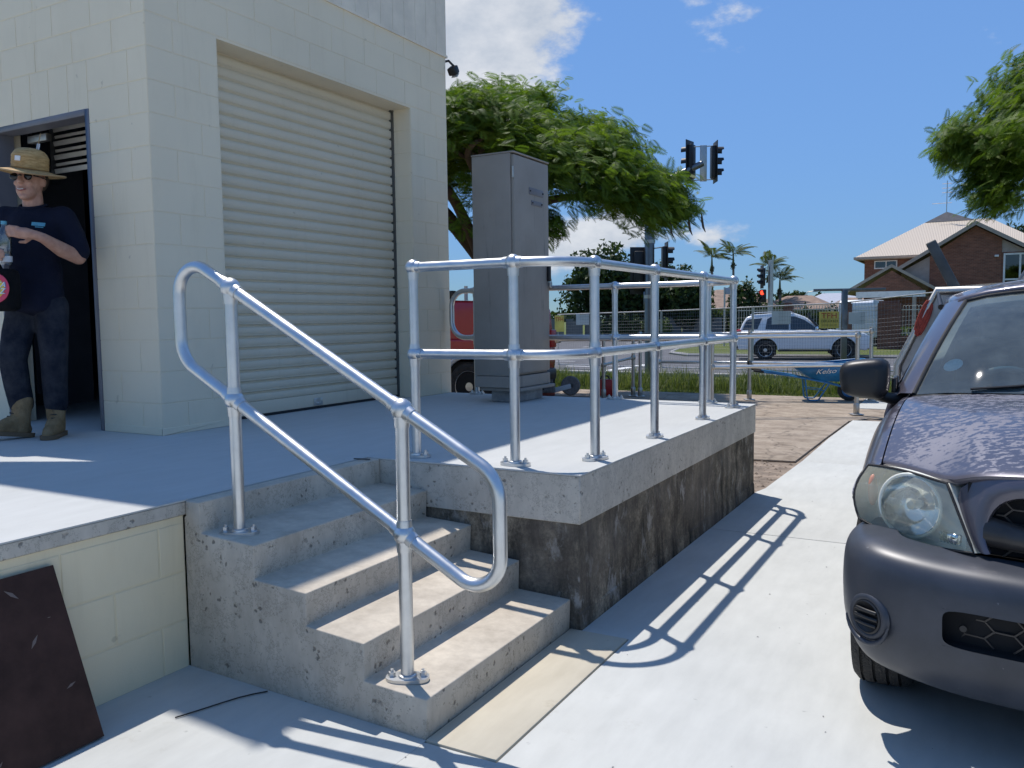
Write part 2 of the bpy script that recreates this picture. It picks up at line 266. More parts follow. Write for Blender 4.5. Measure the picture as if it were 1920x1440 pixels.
# ------------------------------------------------------------------ mesh helpers
def perp(d):
    d = Vector(d).normalized()
    a = Vector((0, 0, 1)) if abs(d.z) < 0.9 else Vector((1, 0, 0))
    u = d.cross(a).normalized(); return u, d.cross(u).normalized()
class MB:
    def __init__(s): s.v = []; s.f = []; s.m = []; s.cur = 0
    def add(s, vs, fs):
        o = len(s.v); s.v += [tuple(v) for v in vs]; s.f += [tuple(o+i for i in f) for f in fs]; s.m += [s.cur]*len(fs); return s
    def box(s, a, b):
        (x0, y0, z0), (x1, y1, z1) = a, b
        x0, x1 = min(x0, x1), max(x0, x1); y0, y1 = min(y0, y1), max(y0, y1); z0, z1 = min(z0, z1), max(z0, z1)
        return s.add([(x0,y0,z0),(x1,y0,z0),(x1,y1,z0),(x0,y1,z0),(x0,y0,z1),(x1,y0,z1),(x1,y1,z1),(x0,y1,z1)],
                     [(3,2,1,0),(4,5,6,7),(0,1,5,4),(1,2,6,5),(2,3,7,6),(3,0,4,7)])
    def cbox(s, c, sz, rot=None, ch=0.0):
        """chamfered box, centred, optional Matrix"""
        hx, hy, hz = sz[0]/2, sz[1]/2, sz[2]/2; bm = bmesh.new(); bmesh.ops.create_cube(bm, size=1)
        for v in bm.verts: v.co = Vector((v.co.x*sz[0], v.co.y*sz[1], v.co.z*sz[2]))
        if ch: bmesh.ops.bevel(bm, geom=bm.edges[:], offset=min(ch, hx*.9, hy*.9, hz*.9), segments=2, affect='EDGES', profile=0.5)
        M = Matrix.Translation(c) @ (rot.to_4x4() if rot is not None else Matrix.Identity(4))
        bm.verts.index_update(); s.add([M @ v.co for v in bm.verts], [[v.index for v in f.verts] for f in bm.faces]); bm.free(); return s
    def ring(s, c, u, v, r, n): return [Vector(c)+(u*math.cos(2*math.pi*i/n)+v*math.sin(2*math.pi*i/n))*r for i in range(n)]
    def cyl(s, p0, p1, r0, r1=None, n=12, caps=True):
        r1 = r0 if r1 is None else r1; u, v = perp(Vector(p1)-Vector(p0))
        vs = s.ring(p0, u, v, r0, n)+s.ring(p1, u, v, r1, n)
        fs = [(i, i+n, (i+1) % n+n, (i+1) % n) for i in range(n)]
        if caps: fs += [tuple(range(n)), tuple(range(2*n-1, n-1, -1))]
        return s.add(vs, fs)
    def tube(s, path, r, n=10, closed=False, caps=True):
        P = [Vector(p) for p in path]; m = len(P); rr = r if hasattr(r, '__len__') else [r]*m
        T = []
        for i in range(m):
            a = P[(i-1) % m] if (closed or i > 0) else P[i]; b = P[(i+1) % m] if (closed or i < m-1) else P[i]
            T.append((b-a).normalized())
        u, v = perp(T[0]); vs = []
        for i in range(m):
            if i: 
                q = T[i-1].rotation_difference(T[i]); u = q @ u; v = q @ v
            vs += s.ring(P[i], u, v, rr[i], n)
        fs = []
        for i in range(m if closed else m-1):
            j = (i+1) % m
            for k in range(n): fs.append((i*n+k, j*n+k, j*n+(k+1) % n, i*n+(k+1) % n))
        if caps and not closed: fs += [tuple(range(n)), tuple(range(m*n-1, (m-1)*n-1, -1))]
        return s.add(vs, fs)
    def sphere(s, c, r, nu=14, nv=8, sx=(1, 1, 1), rot=None):
        c = Vector(c); vs = []; fs = []
        for j in range(nv+1):
            th = math.pi*j/nv
            for i in range(nu):
                ph = 2*math.pi*i/nu; q = Vector((math.sin(th)*math.cos(ph)*sx[0], math.sin(th)*math.sin(ph)*sx[1], math.cos(th)*sx[2]))*r
                if rot is not None: q = rot @ q
                vs.append(c+q)
        for j in range(nv):
            for i in range(nu): fs.append((j*nu+i, (j+1)*nu+i, (j+1)*nu+(i+1) % nu, j*nu+(i+1) % nu))
        return s.add(vs, fs)
    def lathe(s, prof, c=(0, 0, 0), axis=(0, 0, 1), n=24):
        """prof: (radius, along axis)"""
        a = Vector(axis).normalized(); u, v = perp(a); c = Vector(c); vs = []; m = len(prof)
        for (r, h) in prof: vs += s.ring(c+a*h, u, v, max(r, 1e-5), n)
        fs = [(i*n+k, i*n+(k+1) % n, (i+1)*n+(k+1) % n, (i+1)*n+k) for i in range(m-1) for k in range(n)]
        return s.add(vs, fs)
    def prism(s, poly, lo, hi, axis='z'):
        """extrude a 2-D polygon: axis z: (x,y); axis y: (x,z); axis x: (y,z)"""
        def mk(p, h): return {'z': (p[0], p[1], h), 'y': (p[0], h, p[1]), 'x': (h, p[0], p[1])}[axis]
        n = len(poly); vs = [mk(p, lo) for p in poly]+[mk(p, hi) for p in poly]
        return s.add(vs, [tuple(range(n-1, -1, -1)), tuple(range(n, 2*n))]+[(i, (i+1) % n, (i+1) % n+n, i+n) for i in range(n)])
    def loft(s, rings, closed=True, caps=False):
        n = len(rings[0]); m = len(rings); vs = [p for r in rings for p in r]; k = n if closed else n-1
        fs = [(i*n+j, i*n+(j+1) % n, (i+1)*n+(j+1) % n, (i+1)*n+j) for i in range(m-1) for j in range(k)]
        if caps: fs += [tuple(range(n-1, -1, -1)), tuple(range((m-1)*n, m*n))]
        return s.add(vs, fs)
    def mirror_x(s, x0=0.0):
        n = len(s.v); s.v += [(2*x0-x, y, z) for (x, y, z) in s.v]; s.f += [tuple(n+i for i in reversed(f)) for f in s.f]; s.m += list(s.m); return s
    def xf(s, M): s.v = [tuple(M @ Vector(v)) for v in s.v]; return s
    def bevel(s, off, seg=2, ang=30):
        bm = bmesh.new(); vv = [bm.verts.new(v) for v in s.v]
        for f in s.f:
            try: bm.faces.new([vv[i] for i in f])
            except ValueError: pass
        bmesh.ops.remove_doubles(bm, verts=bm.verts[:], dist=1e-5); bmesh.ops.recalc_face_normals(bm, faces=bm.faces[:])
        es = [e for e in bm.edges if len(e.link_faces) == 2 and e.calc_face_angle(0) > R_(ang)]
        bmesh.ops.bevel(bm, geom=es, offset=off, segments=seg, affect='EDGES', profile=0.5, clamp_overlap=True)
        bm.verts.index_update(); s.v = [tuple(v.co) for v in bm.verts]; s.f = [tuple(v.index for v in f.verts) for f in bm.faces]; s.m = [0]*len(s.f); bm.free(); return s
    def mesh(s, name, mats, smooth=None, fix=True):
        me = bpy.data.meshes.new(name); me.from_pydata(s.v, [], s.f)
        for m in (mats if isinstance(mats, (list, tuple)) else [mats]): me.materials.append(MATS[m])
        if len(me.materials) > 1: me.polygons.foreach_set('material_index', s.m)
        if fix:
            bm = bmesh.new(); bm.from_mesh(me); bmesh.ops.recalc_face_normals(bm, faces=bm.faces[:]); bm.to_mesh(me); bm.free()
        if smooth is not None:
            me.polygons.foreach_set('use_smooth', [True]*len(me.polygons))
            if smooth < 179: me.set_sharp_from_angle(angle=R_(smooth))
        me.update(); return me
OFF = {}
def link(name, data, parent=None, loc=(0, 0, 0)):
    o = bpy.data.objects.new(name, data); COL.objects.link(o); o.parent = parent; o.location = loc; return o
def thing(name, label, cat, loc=(0, 0, 0), rotz=0.0, group=None):
    o = link(name, None, None, loc); o.rotation_euler = (0, 0, rotz); o['label'] = label; o['category'] = cat; o.empty_display_size = 0.1
    if group: o['group'] = group
    return o
def base_of(o):
    while o is not None and o.parent is not None: o = o.parent
    return o
def part(name, mb, mat, parent, smooth=35, world=True, label=None, fix=True):
    """mesh child; world=True: coordinates are scene coordinates, shifted to the thing's base"""
    if world:
        b = base_of(parent); l = b.location
        if l.length > 0: mb.v = [(x-l.x, y-l.y, z-l.z) for (x, y, z) in mb.v]
    o = link(name, mb.mesh(name, mat, smooth, fix), parent)
    if label: o['label'] = label
    return o
def single(name, mb, mat, label, cat, loc=(0, 0, 0), smooth=35, group=None, fix=True):
    l = Vector(loc); mb.v = [(x-l.x, y-l.y, z-l.z) for (x, y, z) in mb.v]
    o = link(name, mb.mesh(name, mat, smooth, fix), None, loc); o['label'] = label; o['category'] = cat
    if group: o['group'] = group
    return o
def struct(name, mb, mat, parent=None, smooth=None, fix=True):
    o = link(name, mb.mesh(name, mat, smooth, fix), parent)
    if parent is None: o['kind'] = 'structure'
    return o
def copy_tree(o, parent=None):
    c = o.copy(); COL.objects.link(c); c.parent = parent
    for ch in list(o.children): copy_tree(ch, c)
    return c
def fillet(pts, rads, n=8):
    """polyline with rounded corners (3-D)"""
    P = [Vector(p) for p in pts]; out = [P[0]]
    for i in range(1, len(P)-1):
        a, b, c = P[i-1], P[i], P[i+1]; r = rads[i-1] if hasattr(rads, '__len__') else rads
        u = (a-b).normalized(); v = (c-b).normalized(); th = u.angle(v)
        if r <= 0 or abs(th-math.pi) < 1e-3: out.append(b); continue
        tl = r/math.tan(th/2); cen = b+(u+v).normalized()*(r/math.sin(th/2)); s0 = b+u*tl; s1 = b+v*tl
        e0 = s0-cen; e1 = s1-cen; ax = e0.cross(e1).normalized(); an = e0.angle(e1)
        for k in range(n+1): out.append(cen+Matrix.Rotation(an*k/n, 3, ax) @ e0)
    out.append(P[-1]); return out
def text_part(name, txt, size, mat, parent, M, extrude=0.002, shear=0.0, spacing=1.0, align='CENTER', xscale=1.0):
    cu = bpy.data.curves.new(name, 'FONT'); cu.body = txt; cu.size = size; cu.extrude = extrude; cu.align_x = align; cu.align_y = 'CENTER'; cu.shear = shear; cu.space_character = spacing; cu.resolution_u = 3
    tmp = bpy.data.objects.new('tmp', cu); COL.objects.link(tmp); dg = bpy.context.evaluated_depsgraph_get(); dg.update()
    me = bpy.data.meshes.new_from_object(tmp.evaluated_get(dg)); bpy.data.objects.remove(tmp); bpy.data.curves.remove(cu)
    me.name = name; me.materials.clear(); me.materials.append(MATS[mat]); me.transform(M @ Matrix.Scale(xscale, 4, (1, 0, 0)))
    return link(name, me, parent)
def frame_m(o, ex, ez):
    """matrix: local x -> ex, local y -> ez, local z -> ex x ez, origin o"""
    ex = Vector(ex).normalized(); ez = Vector(ez).normalized(); n = ex.cross(ez)
    return Matrix(((ex.x, ez.x, n.x, o[0]), (ex.y, ez.y, n.y, o[1]), (ex.z, ez.z, n.z, o[2]), (0, 0, 0, 1)))

# ================================================================== SETTING
S = 0.72
def tz(y):  # ground height
    if y < 15.3: return -0.03
    if y < 24: return -0.03-(y-15.3)/(24-15.3)*0.31
    return -0.34
ys = [-80, -20, 15.3, 17, 19, 21.5, 24, 34, 60, 140, 400, 1500]; xs = [-1500, -300, -80, -30, -10, 0, 10, 30, 80, 300, 1500]
g = MB(); g.add([(x, y, tz(y)) for y in ys for x in xs], [(j*len(xs)+i, j*len(xs)+i+1, (j+1)*len(xs)+i+1, (j+1)*len(xs)+i) for j in range(len(ys)-1) for i in range(len(xs)-1)])
struct('ground', g, 'grass_ground')
# fresh concrete driveway: dark bed with separate poured panels
bed = MB().box((-2.86, -30, -0.028), (30, 12.1, -0.02)); drive = struct('driveway', bed, 'dirt')  # paving carried far out of view to bounce more sun onto the walls
def slab_piece(poly, top=0.0, mat='concrete_new', parent=None, name='slab', bev=0.006):
    m = MB().prism(poly, -0.02, top, 'z'); m.bevel(bev, 2, 40); return struct(name, m, mat, parent, 40)
slab_piece([(-1.609, -30), (30, -30), (30, 5.492), (-1.556, 5.492), (-1.556, 3.412), (-1.325, 3.412), (-1.325, 2.238), (-1.609, 2.238)], parent=drive, bev=0.0015)
lp = MB().add([(-2.86, -30, -0.02), (-1.609, -30, -0.02), (-1.609, 2.251, -0.02), (-2.86, 2.251, -0.02), (-2.86, -30, 0.038), (-1.609, -30, 0.0), (-1.609, 2.251, 0.0), (-2.86, 2.251, 0.038)], [(3, 2, 1, 0), (4, 5, 6, 7), (0, 1, 5, 4), (2, 3, 7, 6), (3, 0, 4, 7)])
struct('slab', lp, 'concrete_new', drive)
slab_piece([(-1.556, 5.502), (30, 5.502), (30, 8.38), (-1.49, 8.46), (-1.52, 7.0), (-1.556, 6.82)], 0.001, parent=drive)
slab_piece([(-1.49, 8.47), (30, 8.39), (30, 12.1), (-1.47, 12.06), (-1.50, 10.2)], 0.0, parent=drive)
slab_piece([(-1.609, 2.244), (-1.33, 2.244), (-1.33, 3.404), (-1.609, 3.404)], 0.006, 'concrete_strip', drive)
# worn tan yard pad behind the dock, poured in bays
pad_bed = MB().box((-14, 6.0, -0.029), (1.5, 15.32, -0.021)); pad = struct('yard_pad', pad_bed, 'dirt')
def pad_piece(poly, top): slab_piece(poly, top, 'old_pad', pad, 'slab', 0.012)
pad_piece([(-14, 7.0), (-4.0, 7.0), (-4.0, 12.0), (-14, 12.0)], 0.0)
pad_piece([(-3.99, 8.35), (-2.6, 8.30), (-1.545, 8.44), (-1.53, 10.2), (-1.50, 12.0), (-3.99, 12.0)], 0.004)
pad_piece([(-14, 12.012), (-3.2, 12.012), (-3.2, 13.6), (-14, 13.6)], 0.002)
pad_piece([(-3.19, 12.012), (-1.50, 12.012), (-1.30, 12.42), (0.3, 12.5), (0.3, 13.6), (-3.19, 13.6)], -0.002)
pad_piece([(-14, 13.61), (-1.65, 13.61), (-1.65, 15.28), (-14, 15.28)], 0.001)
slab_piece([(-1.64, 13.62), (6, 13.62), (6, 15.30), (-1.64, 15.30)], 0.004, 'concrete_new', pad)
# rubble and soil where the pad is broken beside the dock corner
rub = MB(); rr = random.Random(3)
for i in range(1100):
    x = rr.uniform(-3.9, -1.56); y = rr.uniform(6.9, 8.4); s_ = rr.choice([0.006, 0.008, 0.011, 0.016, 0.024])
    q = [Vector((math.cos(a), math.sin(a), 0)) for a in (0, 1.3, 2.5, 3.8, 5.0)]
    rub.add([(x+v.x*s_*rr.uniform(.6, 1.3), y+v.y*s_*rr.uniform(.6, 1.3), -0.022) for v in q]+[(x, y, -0.022+s_*rr.uniform(.5, 1.1))], [(i_, (i_+1) % 5, 5) for i_ in range(5)])
o = struct('rubble', rub, 'dirt'); o['kind'] = 'stuff'; o['label'] = 'loose stones and soil beside the dock corner'; o['category'] = 'rubble'
# street: main carriageway across, side street running away on the left
RZ = -0.30
struct('road', MB().box((-300, 24.3, RZ-0.05), (300, 35.5, RZ)), 'asphalt')
struct('side_street', MB().add([(-27, 35.5, RZ), (-11.2, 35.5, RZ), (-12.6, 37.5, RZ), (-13.4, 41, RZ), (-13.6, 130, RZ), (-30, 130, RZ), (-28, 41, RZ)], [(0, 1, 2, 3, 4, 5, 6)]), 'asphalt')
struct('far_verge', MB().prism([(-11.0, 35.62), (300, 35.62), (300, 130), (-13.4, 130), (-13.2, 41), (-12.4, 37.6)], RZ-0.04, RZ+0.10, 'z'), 'grass_ground')
struct('kerb', MB().tube([(-13.5, 60, RZ+0.06), (-13.3, 41, RZ+0.06), (-12.5, 37.55, RZ+0.06), (-11.05, 35.56, RZ+0.06), (0, 35.56, RZ+0.06), (120, 35.56, RZ+0.06)], 0.075, 6), 'kerb')
struct('roadside_kerb', MB().box((-200, 24.1, RZ-0.06), (200, 24.3, RZ+0.06)).bevel(0.03, 2), 'kerb')
ln = MB()
def stripe(x0, x1, y0, y1): ln.add([(x0, y0, RZ+0.004), (x1, y0, RZ+0.004), (x1, y1, RZ+0.004), (x0, y1, RZ+0.004)], [(0, 1, 2, 3)])
stripe(-10.7, -10.35, 25.0, 30.1); stripe(-9.8, 60, 29.9, 30.02)
for i in range(8): stripe(-9.8+i*9, -6.8+i*9, 27.3, 27.42)
stripe(-60, -14, 30.2, 30.32); stripe(-27, -14.6, 36.2, 36.5)
for i in range(7): stripe(-20.4, -20.28, 38+i*7, 41+i*7)
stripe(-13.0, -12.0, 27.2, 27.4); stripe(-16, -15, 27.2, 27.4); stripe(-19, -18, 27.2, 27.4)
struct('road_markings', ln, 'road_line')

# ------------------------------------------------------------------ loading dock
dock = thing('loading_dock', 'raised concrete loading dock with pale deck over a mould-stained old wall', 'loading dock', (-1.555, 3.403, 0))
deck_poly = [(-12, -14), (-2.77, -14), (-2.77, 3.403), (-1.555, 3.403), (-1.555, 6.80), (-12, 6.80)]
def wavy_box(a, b, z0, z1):
    mb = MB(); n = 40; vs = []
    for i in range(n+1):
        y = a[1]+(b[1]-a[1])*i/n; e = 0.0015*math.sin(i*1.9)+0.001*math.sin(i*0.7); zz = z1+0.003*math.sin(i*1.1)
        vs += [(b[0]+e, y, z0-0.01), (b[0]+e-0.003, y, zz-0.012), (b[0]+e-0.014, y, zz), (a[0]-0.01, y, zz+0.004)]
    mb.add(vs, [(i*4+k, (i+1)*4+k, (i+1)*4+k+1, i*4+k+1) for i in range(n) for k in range(3)]); return mb
def deck_part():
    # top sheet on its own, edges carried by the slab edge pieces
    part('deck_surface', MB().prism(deck_poly, S-0.006, S, 'z'), 'concrete_deck', dock, None)
deck_part()
m = MB().prism([(-4.4, 3.405), (-1.557, 3.405), (-1.557, 6.798), (-4.4, 6.798)], S-0.228, S-0.0065, 'z'); m.bevel(0.004, 1, 40)
part('slab_edge', m, 'concrete_edge', dock, 40)
part('slab_edge', MB().box((-12, -14, S-0.062), (-2.772, 3.404, S-0.0065)).bevel(0.004, 1, 40), 'concrete_edge', dock, 40)
part('footing', wavy_box((-1.566, 3.40), (-1.559, 6.79), 0.0, 0.085), 'old_wall', dock, None)
# the weathered old plinth below, slightly wavy face
def wavy(poly, z0, z1, amp, step=0.09):
    mb = MB(); n = len(poly); rows = 7
    for k in range(n):
        a = Vector(poly[k]); b = Vector(poly[(k+1) % n]); d = b-a; ln_ = d.length; m_ = max(1, int(ln_/step)); nrm = Vector((d.y, -d.x)).normalized()
        vs = []
        for j in range(rows+1):
            for i in range(m_+1):
                p = a+d*(i/m_); e = 0 if i in (0, m_) else math.sin(p.x*7+p.y*5+j*1.7)*amp+math.sin(p.y*19-j*2.3+p.x*13)*amp*0.6
                zz = z0+(z1-z0)*j/rows
                vs.append((p.x+nrm.x*e, p.y+nrm.y*e, zz))
        mb.add(vs, [(j*(m_+1)+i, j*(m_+1)+i+1, (j+1)*(m_+1)+i+1, (j+1)*(m_+1)+i) for j in range(rows) for i in range(m_)])
    return mb
part('old_base_wall', wavy([(-4.4, 3.412), (-1.566, 3.412), (-1.566, 6.79), (-4.4, 6.79)], -0.02, S-0.22, 0.004), 'old_wall', dock, 60, fix=False)
# low block wall under the deck to the left of the stairs
uw = part('under_wall', MB().box((-3.05, -14, -0.02), (-2.783, 2.251, S-0.062)), 'plinth_paint', dock, None)

# painted concrete blocks: each a shallow chamfered face standing proud of the joints
BLK = {}
def block_mesh(wd, ht, dp, mat, ch=0.0035):
    k = (round(wd, 3), round(ht, 3), round(dp, 4), mat)
    if k not in BLK:
        a, b = wd/2, ht/2
        vs = [(-a, 0, -b), (a, 0, -b), (a, 0, b), (-a, 0, b), (-a, -dp*.6, -b), (a, -dp*.6, -b), (a, -dp*.6, b), (-a, -dp*.6, b), (-a+ch, -dp, -b+ch), (a-ch, -dp, -b+ch), (a-ch, -dp, b-ch), (-a+ch, -dp, b-ch)]
        fs = [(8, 9, 10, 11)]+[(i, (i+1) % 4, (i+1) % 4+4, i+4) for i in range(4)]+[(i+4, (i+1) % 4+4, (i+1) % 4+8, i+8) for i in range(4)]
        BLK[k] = MB().add(vs, fs).mesh('block', mat, None)
    return BLK[k]
def blocks(parent, o, rotz, u0, u1, z0, z1, first=0.4, course=0.2, dp=0.0035, mat='wall_paint', alt=0.2, joint=0.006):
    """running bond on a vertical plane. o: plane origin; u runs along local +x after rotz; faces local -y"""
    b = base_of(parent).location; rot = Matrix.Rotation(rotz, 3, 'Z'); z = z0; k = 0
    while z < z1-0.03:
        h = min(course, z1-z); u = u0; w_ = first if k % 2 == 0 else max(0.1, (first+alt) % 0.4 or 0.4)
        while u < u1-0.02:
            e = min(u+w_, u1)
            if u1-e < 0.07: e = u1
            c = Vector(o)+rot @ Vector(((u+e)/2, 0, 0)); c.z = z+h/2
            q = link('block', block_mesh(e-u-joint, h-joint, dp, mat), parent, c-b); q.rotation_euler = (0, 0, rotz)
            u = e; w_ = 0.4
        z += h; k += 1
blocks(uw, (-2.783, 0, 0), R_(90), -1.0, 2.251, 0.03, S-0.064, 0.33, dp=0.0035, mat='plinth_paint', joint=0.007)

# ------------------------------------------------------------------ stairs
st = MB().prism([(-1.612, -0.02), (-1.606, 0.142), (-1.876, 0.153), (-1.871, 0.290), (-2.142, 0.307), (-2.136, 0.432), (-2.40, 0.445), (-2.395, 0.578), (-2.685, 0.592), (-2.688, 0.716), (-2.768, 0.716), (-2.768, 0.655), (-2.778, 0.65), (-2.778, -0.02)], 2.252, 3.401, 'y')
st.bevel(0.009, 3, 35)
single('concrete_stairs', st, 'concrete_stair', 'four-tread cast concrete stairs with pitted grey side climbing to the deck', 'stairs', (-2.2, 2.8, 0), 50)
part('wearing_joint', MB().cbox((-2.745, 3.33, S+0.002), (0.010, 0.09, 0.004), Matrix.Rotation(R_(-78), 3, 'Z')), 'black_rubber', dock)

# ------------------------------------------------------------------ warehouse
wh = thing('warehouse', 'cream painted block warehouse with roller door and open side door', 'building', (-4.482, 3.504, S))
XB, YB, YE = -4.482, 3.504, 6.82
DX0, DX1, DZ = -6.13, -5.06, 2.81      # side door opening
RY0, RY1, RZT = 4.06, 6.23, 3.31       # roller opening
WT = 3.90                               # top of blockwork
i5 = 0.0035
fw = MB().box((DX1, YB+i5, S), (XB-i5, YB+0.19, WT)).box((-12, YB+i5, S), (DX0, YB+0.19, WT)).box((DX0, YB+i5, DZ), (DX1, YB+0.19, WT))
front = part('front_wall', fw, 'wall_paint', wh, None)
sw = MB().box((XB-0.2, YB+0.19, S), (XB-i5, RY0, WT)).box((XB-0.2, RY1+i5, S), (XB-i5, YE-i5, WT)).box((XB-0.2, RY0, RZT), (XB-i5, RY1+i5, WT))
side = part('dock_wall', sw, 'wall_paint', wh, None)
blocks(front, (0, YB+i5, 0), 0, DX1, XB-0.001, S+0.0, 2.92, 0.4)
blocks(front, (0, YB+i5, 0), 0, -7.1, XB-0.001, 3.12, WT, 0.3)
for i in range(7):   # soldier lintel blocks over the side door
    u0 = DX1-0.205*(i+1); c = Vector((u0+0.1025, YB+i5, (DZ+3.12)/2))-base_of(front).location
    link('block', block_mesh(0.205-0.006, 0.31-0.006, 0.0035, 'wall_paint'), front, c)
blocks(front, (0, YB+i5, 0), 0, DX1, XB-0.001, 2.92, 3.12, 0.4)
blocks(side, (XB-i5, 0, 0), R_(90), YB+0.001, RY0-0.002, S, 3.32, 0.2, alt=0.2)
blocks(side, (XB-i5, 0, 0), R_(90), RY1+i5+0.002, YE-0.006, S, 3.32, 0.4, alt=0.2)
blocks(side, (XB-i5, 0, 0), R_(90), YB+0.001, YE-0.006, 3.325, WT, 0.25, course=0.2)
blocks(side, (0, RY1+i5, 0), 0, XB-0.195, XB-i5-0.004, S, 3.30, 0.4, alt=0.0)
part('skirting', MB().box((DX1+0.01, YB-0.006, S), (XB+0.007, YB+0.004, S+0.05)).box((XB-0.004, YB-0.006, S), (XB+0.007, RY0-0.01, S+0.045)).bevel(0.003, 1), 'wall_paint', wh, 40)
# rear, far walls, roof deck, interior lining
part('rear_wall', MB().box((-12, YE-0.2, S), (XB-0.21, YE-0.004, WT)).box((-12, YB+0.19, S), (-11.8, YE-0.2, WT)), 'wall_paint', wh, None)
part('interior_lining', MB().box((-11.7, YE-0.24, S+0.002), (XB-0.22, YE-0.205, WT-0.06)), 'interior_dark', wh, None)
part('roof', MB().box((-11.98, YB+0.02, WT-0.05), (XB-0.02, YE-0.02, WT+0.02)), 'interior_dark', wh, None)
# upper walls: grooved fibre-cement boards, each one separate
up = part('upper_wall', MB().box((XB-0.10, YB+0.02, WT+0.021), (XB-0.004, YE+0.01, 7.0)), 'cladding', wh, None)
bmesh_board = MB().cbox((0, 0, 0), (0.014, 0.1630, 3.10), None, 0.003).mesh('cladding_board', 'cladding', None)
for i in range(20):
    link('cladding_board', bmesh_board, up, Vector((XB+0.004, YB+0.085+i*0.1655, WT+1.565))-base_of(up).location)
part('eave_overhang', MB().box((-7.0, YE+0.016, 5.35), (XB-0.02, 8.0, 7.0)), 'cladding', wh, None)
ff = MB().prism([(-12, WT+0.021), (XB-0.004, WT+0.021), (XB-0.004, 6.86), (-8, 6.86), (-8, 6.05), (-6.60, 6.03), (-6.0, 5.29), (-5.15, 4.24), (-6.04, 4.50), (-7.0, 4.75), (-12, 4.75)], YB-0.006, YB+0.015, 'y')  # unseen upper front, slot and height shaped for the sun sliver and shadow edge
part('shade_parapet', ff, 'cladding', wh, None)
part('flashing', MB().box((XB-0.01, YB+0.03, WT-0.008), (XB+0.014, YE+0.012, WT+0.014)), 'cladding', wh, None)
# roller door
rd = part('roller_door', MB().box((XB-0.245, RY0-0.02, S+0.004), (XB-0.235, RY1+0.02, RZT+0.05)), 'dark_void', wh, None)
pitch = (RZT+0.015-S-0.12)/30.0
prof = [(-0.004, 0.0), (0.0, 0.004), (0.0, pitch*0.55), (-0.004, pitch*0.62), (-0.020, pitch*0.67), (-0.022, pitch*0.75), (-0.017, pitch*0.82), (-0.001, pitch*0.88), (0.002, pitch*0.94), (-0.004, pitch*1.0)]
sm = MB(); sm.add([(a, y, z) for y in (RY0+0.012, RY1-0.016) for (a, z) in prof], [(i, i+1, len(prof)+i+1, len(prof)+i) for i in range(len(prof)-1)])
slat_me = sm.mesh('slat', 'roller_paint', 60)
bl = base_of(rd).location
for i in range(30): link('slat', slat_me, rd, Vector((XB-0.205, 0, S+0.12+i*pitch))-Vector((bl.x, bl.y, bl.z)))
part('bottom_rail', MB().box((XB-0.222, RY0+0.012, S+0.02), (XB-0.200, RY1-0.016, S+0.118)).bevel(0.004, 2), 'roller_paint', rd, 40)
part('rubber_seal', MB().box((XB-0.222, RY0+0.012, S+0.003), (XB-0.198, RY1-0.016, S+0.022)), 'black_rubber', rd)
part('guide_track', MB().box((XB-0.228, RY1-0.014, S+0.01), (XB-0.185, RY1+0.003, RZT)), 'steel_dark', rd)
part('guide_track', MB().box((XB-0.228, RY0+0.0, S+0.01), (XB-0.185, RY0+0.010, RZT)), 'steel_dark', rd)
part('latch_plate', MB().cbox((XB-0.196, 5.146, S+0.058), (0.008, 0.10, 0.06), None, 0.003).cbox((XB-0.190, 5.146, S+0.045), (0.014, 0.05, 0.022), None, 0.004), 'galv', rd)
# side door frame, open leaf and slatted rack seen inside
fr = part('door_frame', MB().box((DX1-0.035, YB-0.004, S+0.002), (DX1+0.004, YB+0.12, DZ+0.004)).box((DX0-0.004, YB-0.004, S+0.002), (DX0+0.035, YB+0.12, DZ+0.004)).box((DX0+0.035, YB-0.004, DZ-0.035), (DX1-0.035, YB+0.12, DZ+0.004)).bevel(0.003, 1), 'frame_grey', wh, 40)
lk = thing('steel_locker', 'grey steel locker standing inside the dark doorway', 'locker', (-7.5, 4.6, S))
part('carcass', MB().box((-8.3, 4.4, S), (-7.13, 4.85, 3.2)), 'frame_grey', lk, None)
for k in range(4): part('stiffener', MB().box((-7.24-k*0.17, 4.36, S+0.1), (-7.20-k*0.17, 4.40, 3.15)), 'frame_grey', lk, None)
part('door_closer', MB().cbox((DX0+0.30, YB+0.145, DZ-0.075), (0.22, 0.045, 0.05), None, 0.006), 'galv_old', fr)
rk = thing('slatted_blind', 'rolled shutter of cream slats hanging inside the dark doorway', 'shutter', (-6.0, 4.0, 2.55))
for k in range(8):
    part('slat', MB().cbox((-5.93, 4.02+0.012*(k % 2), 2.60+k*0.052), (0.62, 0.012, 0.022 if k % 2 else 0.036), Matrix.Rotation(R_(14), 3, 'X'), 0.002), 'slat_cream', rk)
part('guide_track', MB().box((-6.27, 3.99, 2.5), (-6.245, 4.06, 3.1)), 'steel_dark', rk)
# flood light at the far corner
fl = thing('flood_light', 'small black flood light on the far corner of the warehouse', 'lamp', (XB+0.01, YE+0.01, 3.82))
part('housing', MB().cbox((XB+0.035, YE+0.075, 3.79), (0.085, 0.09, 0.075), Matrix.Rotation(R_(35), 3, 'X'), 0.015), 'black_plastic', fl)
part('bracket', MB().tube([(XB-0.04, YE-0.005, 3.86), (XB+0.0, YE+0.05, 3.88), (XB+0.04, YE+0.08, 3.83)], 0.012, 8), 'black_plastic', fl)
part('lens', MB().cbox((XB+0.038, YE+0.105, 3.752), (0.07, 0.006, 0.055), Matrix.Rotation(R_(-35), 3, 'X'), 0.002), 'white_matt', fl)

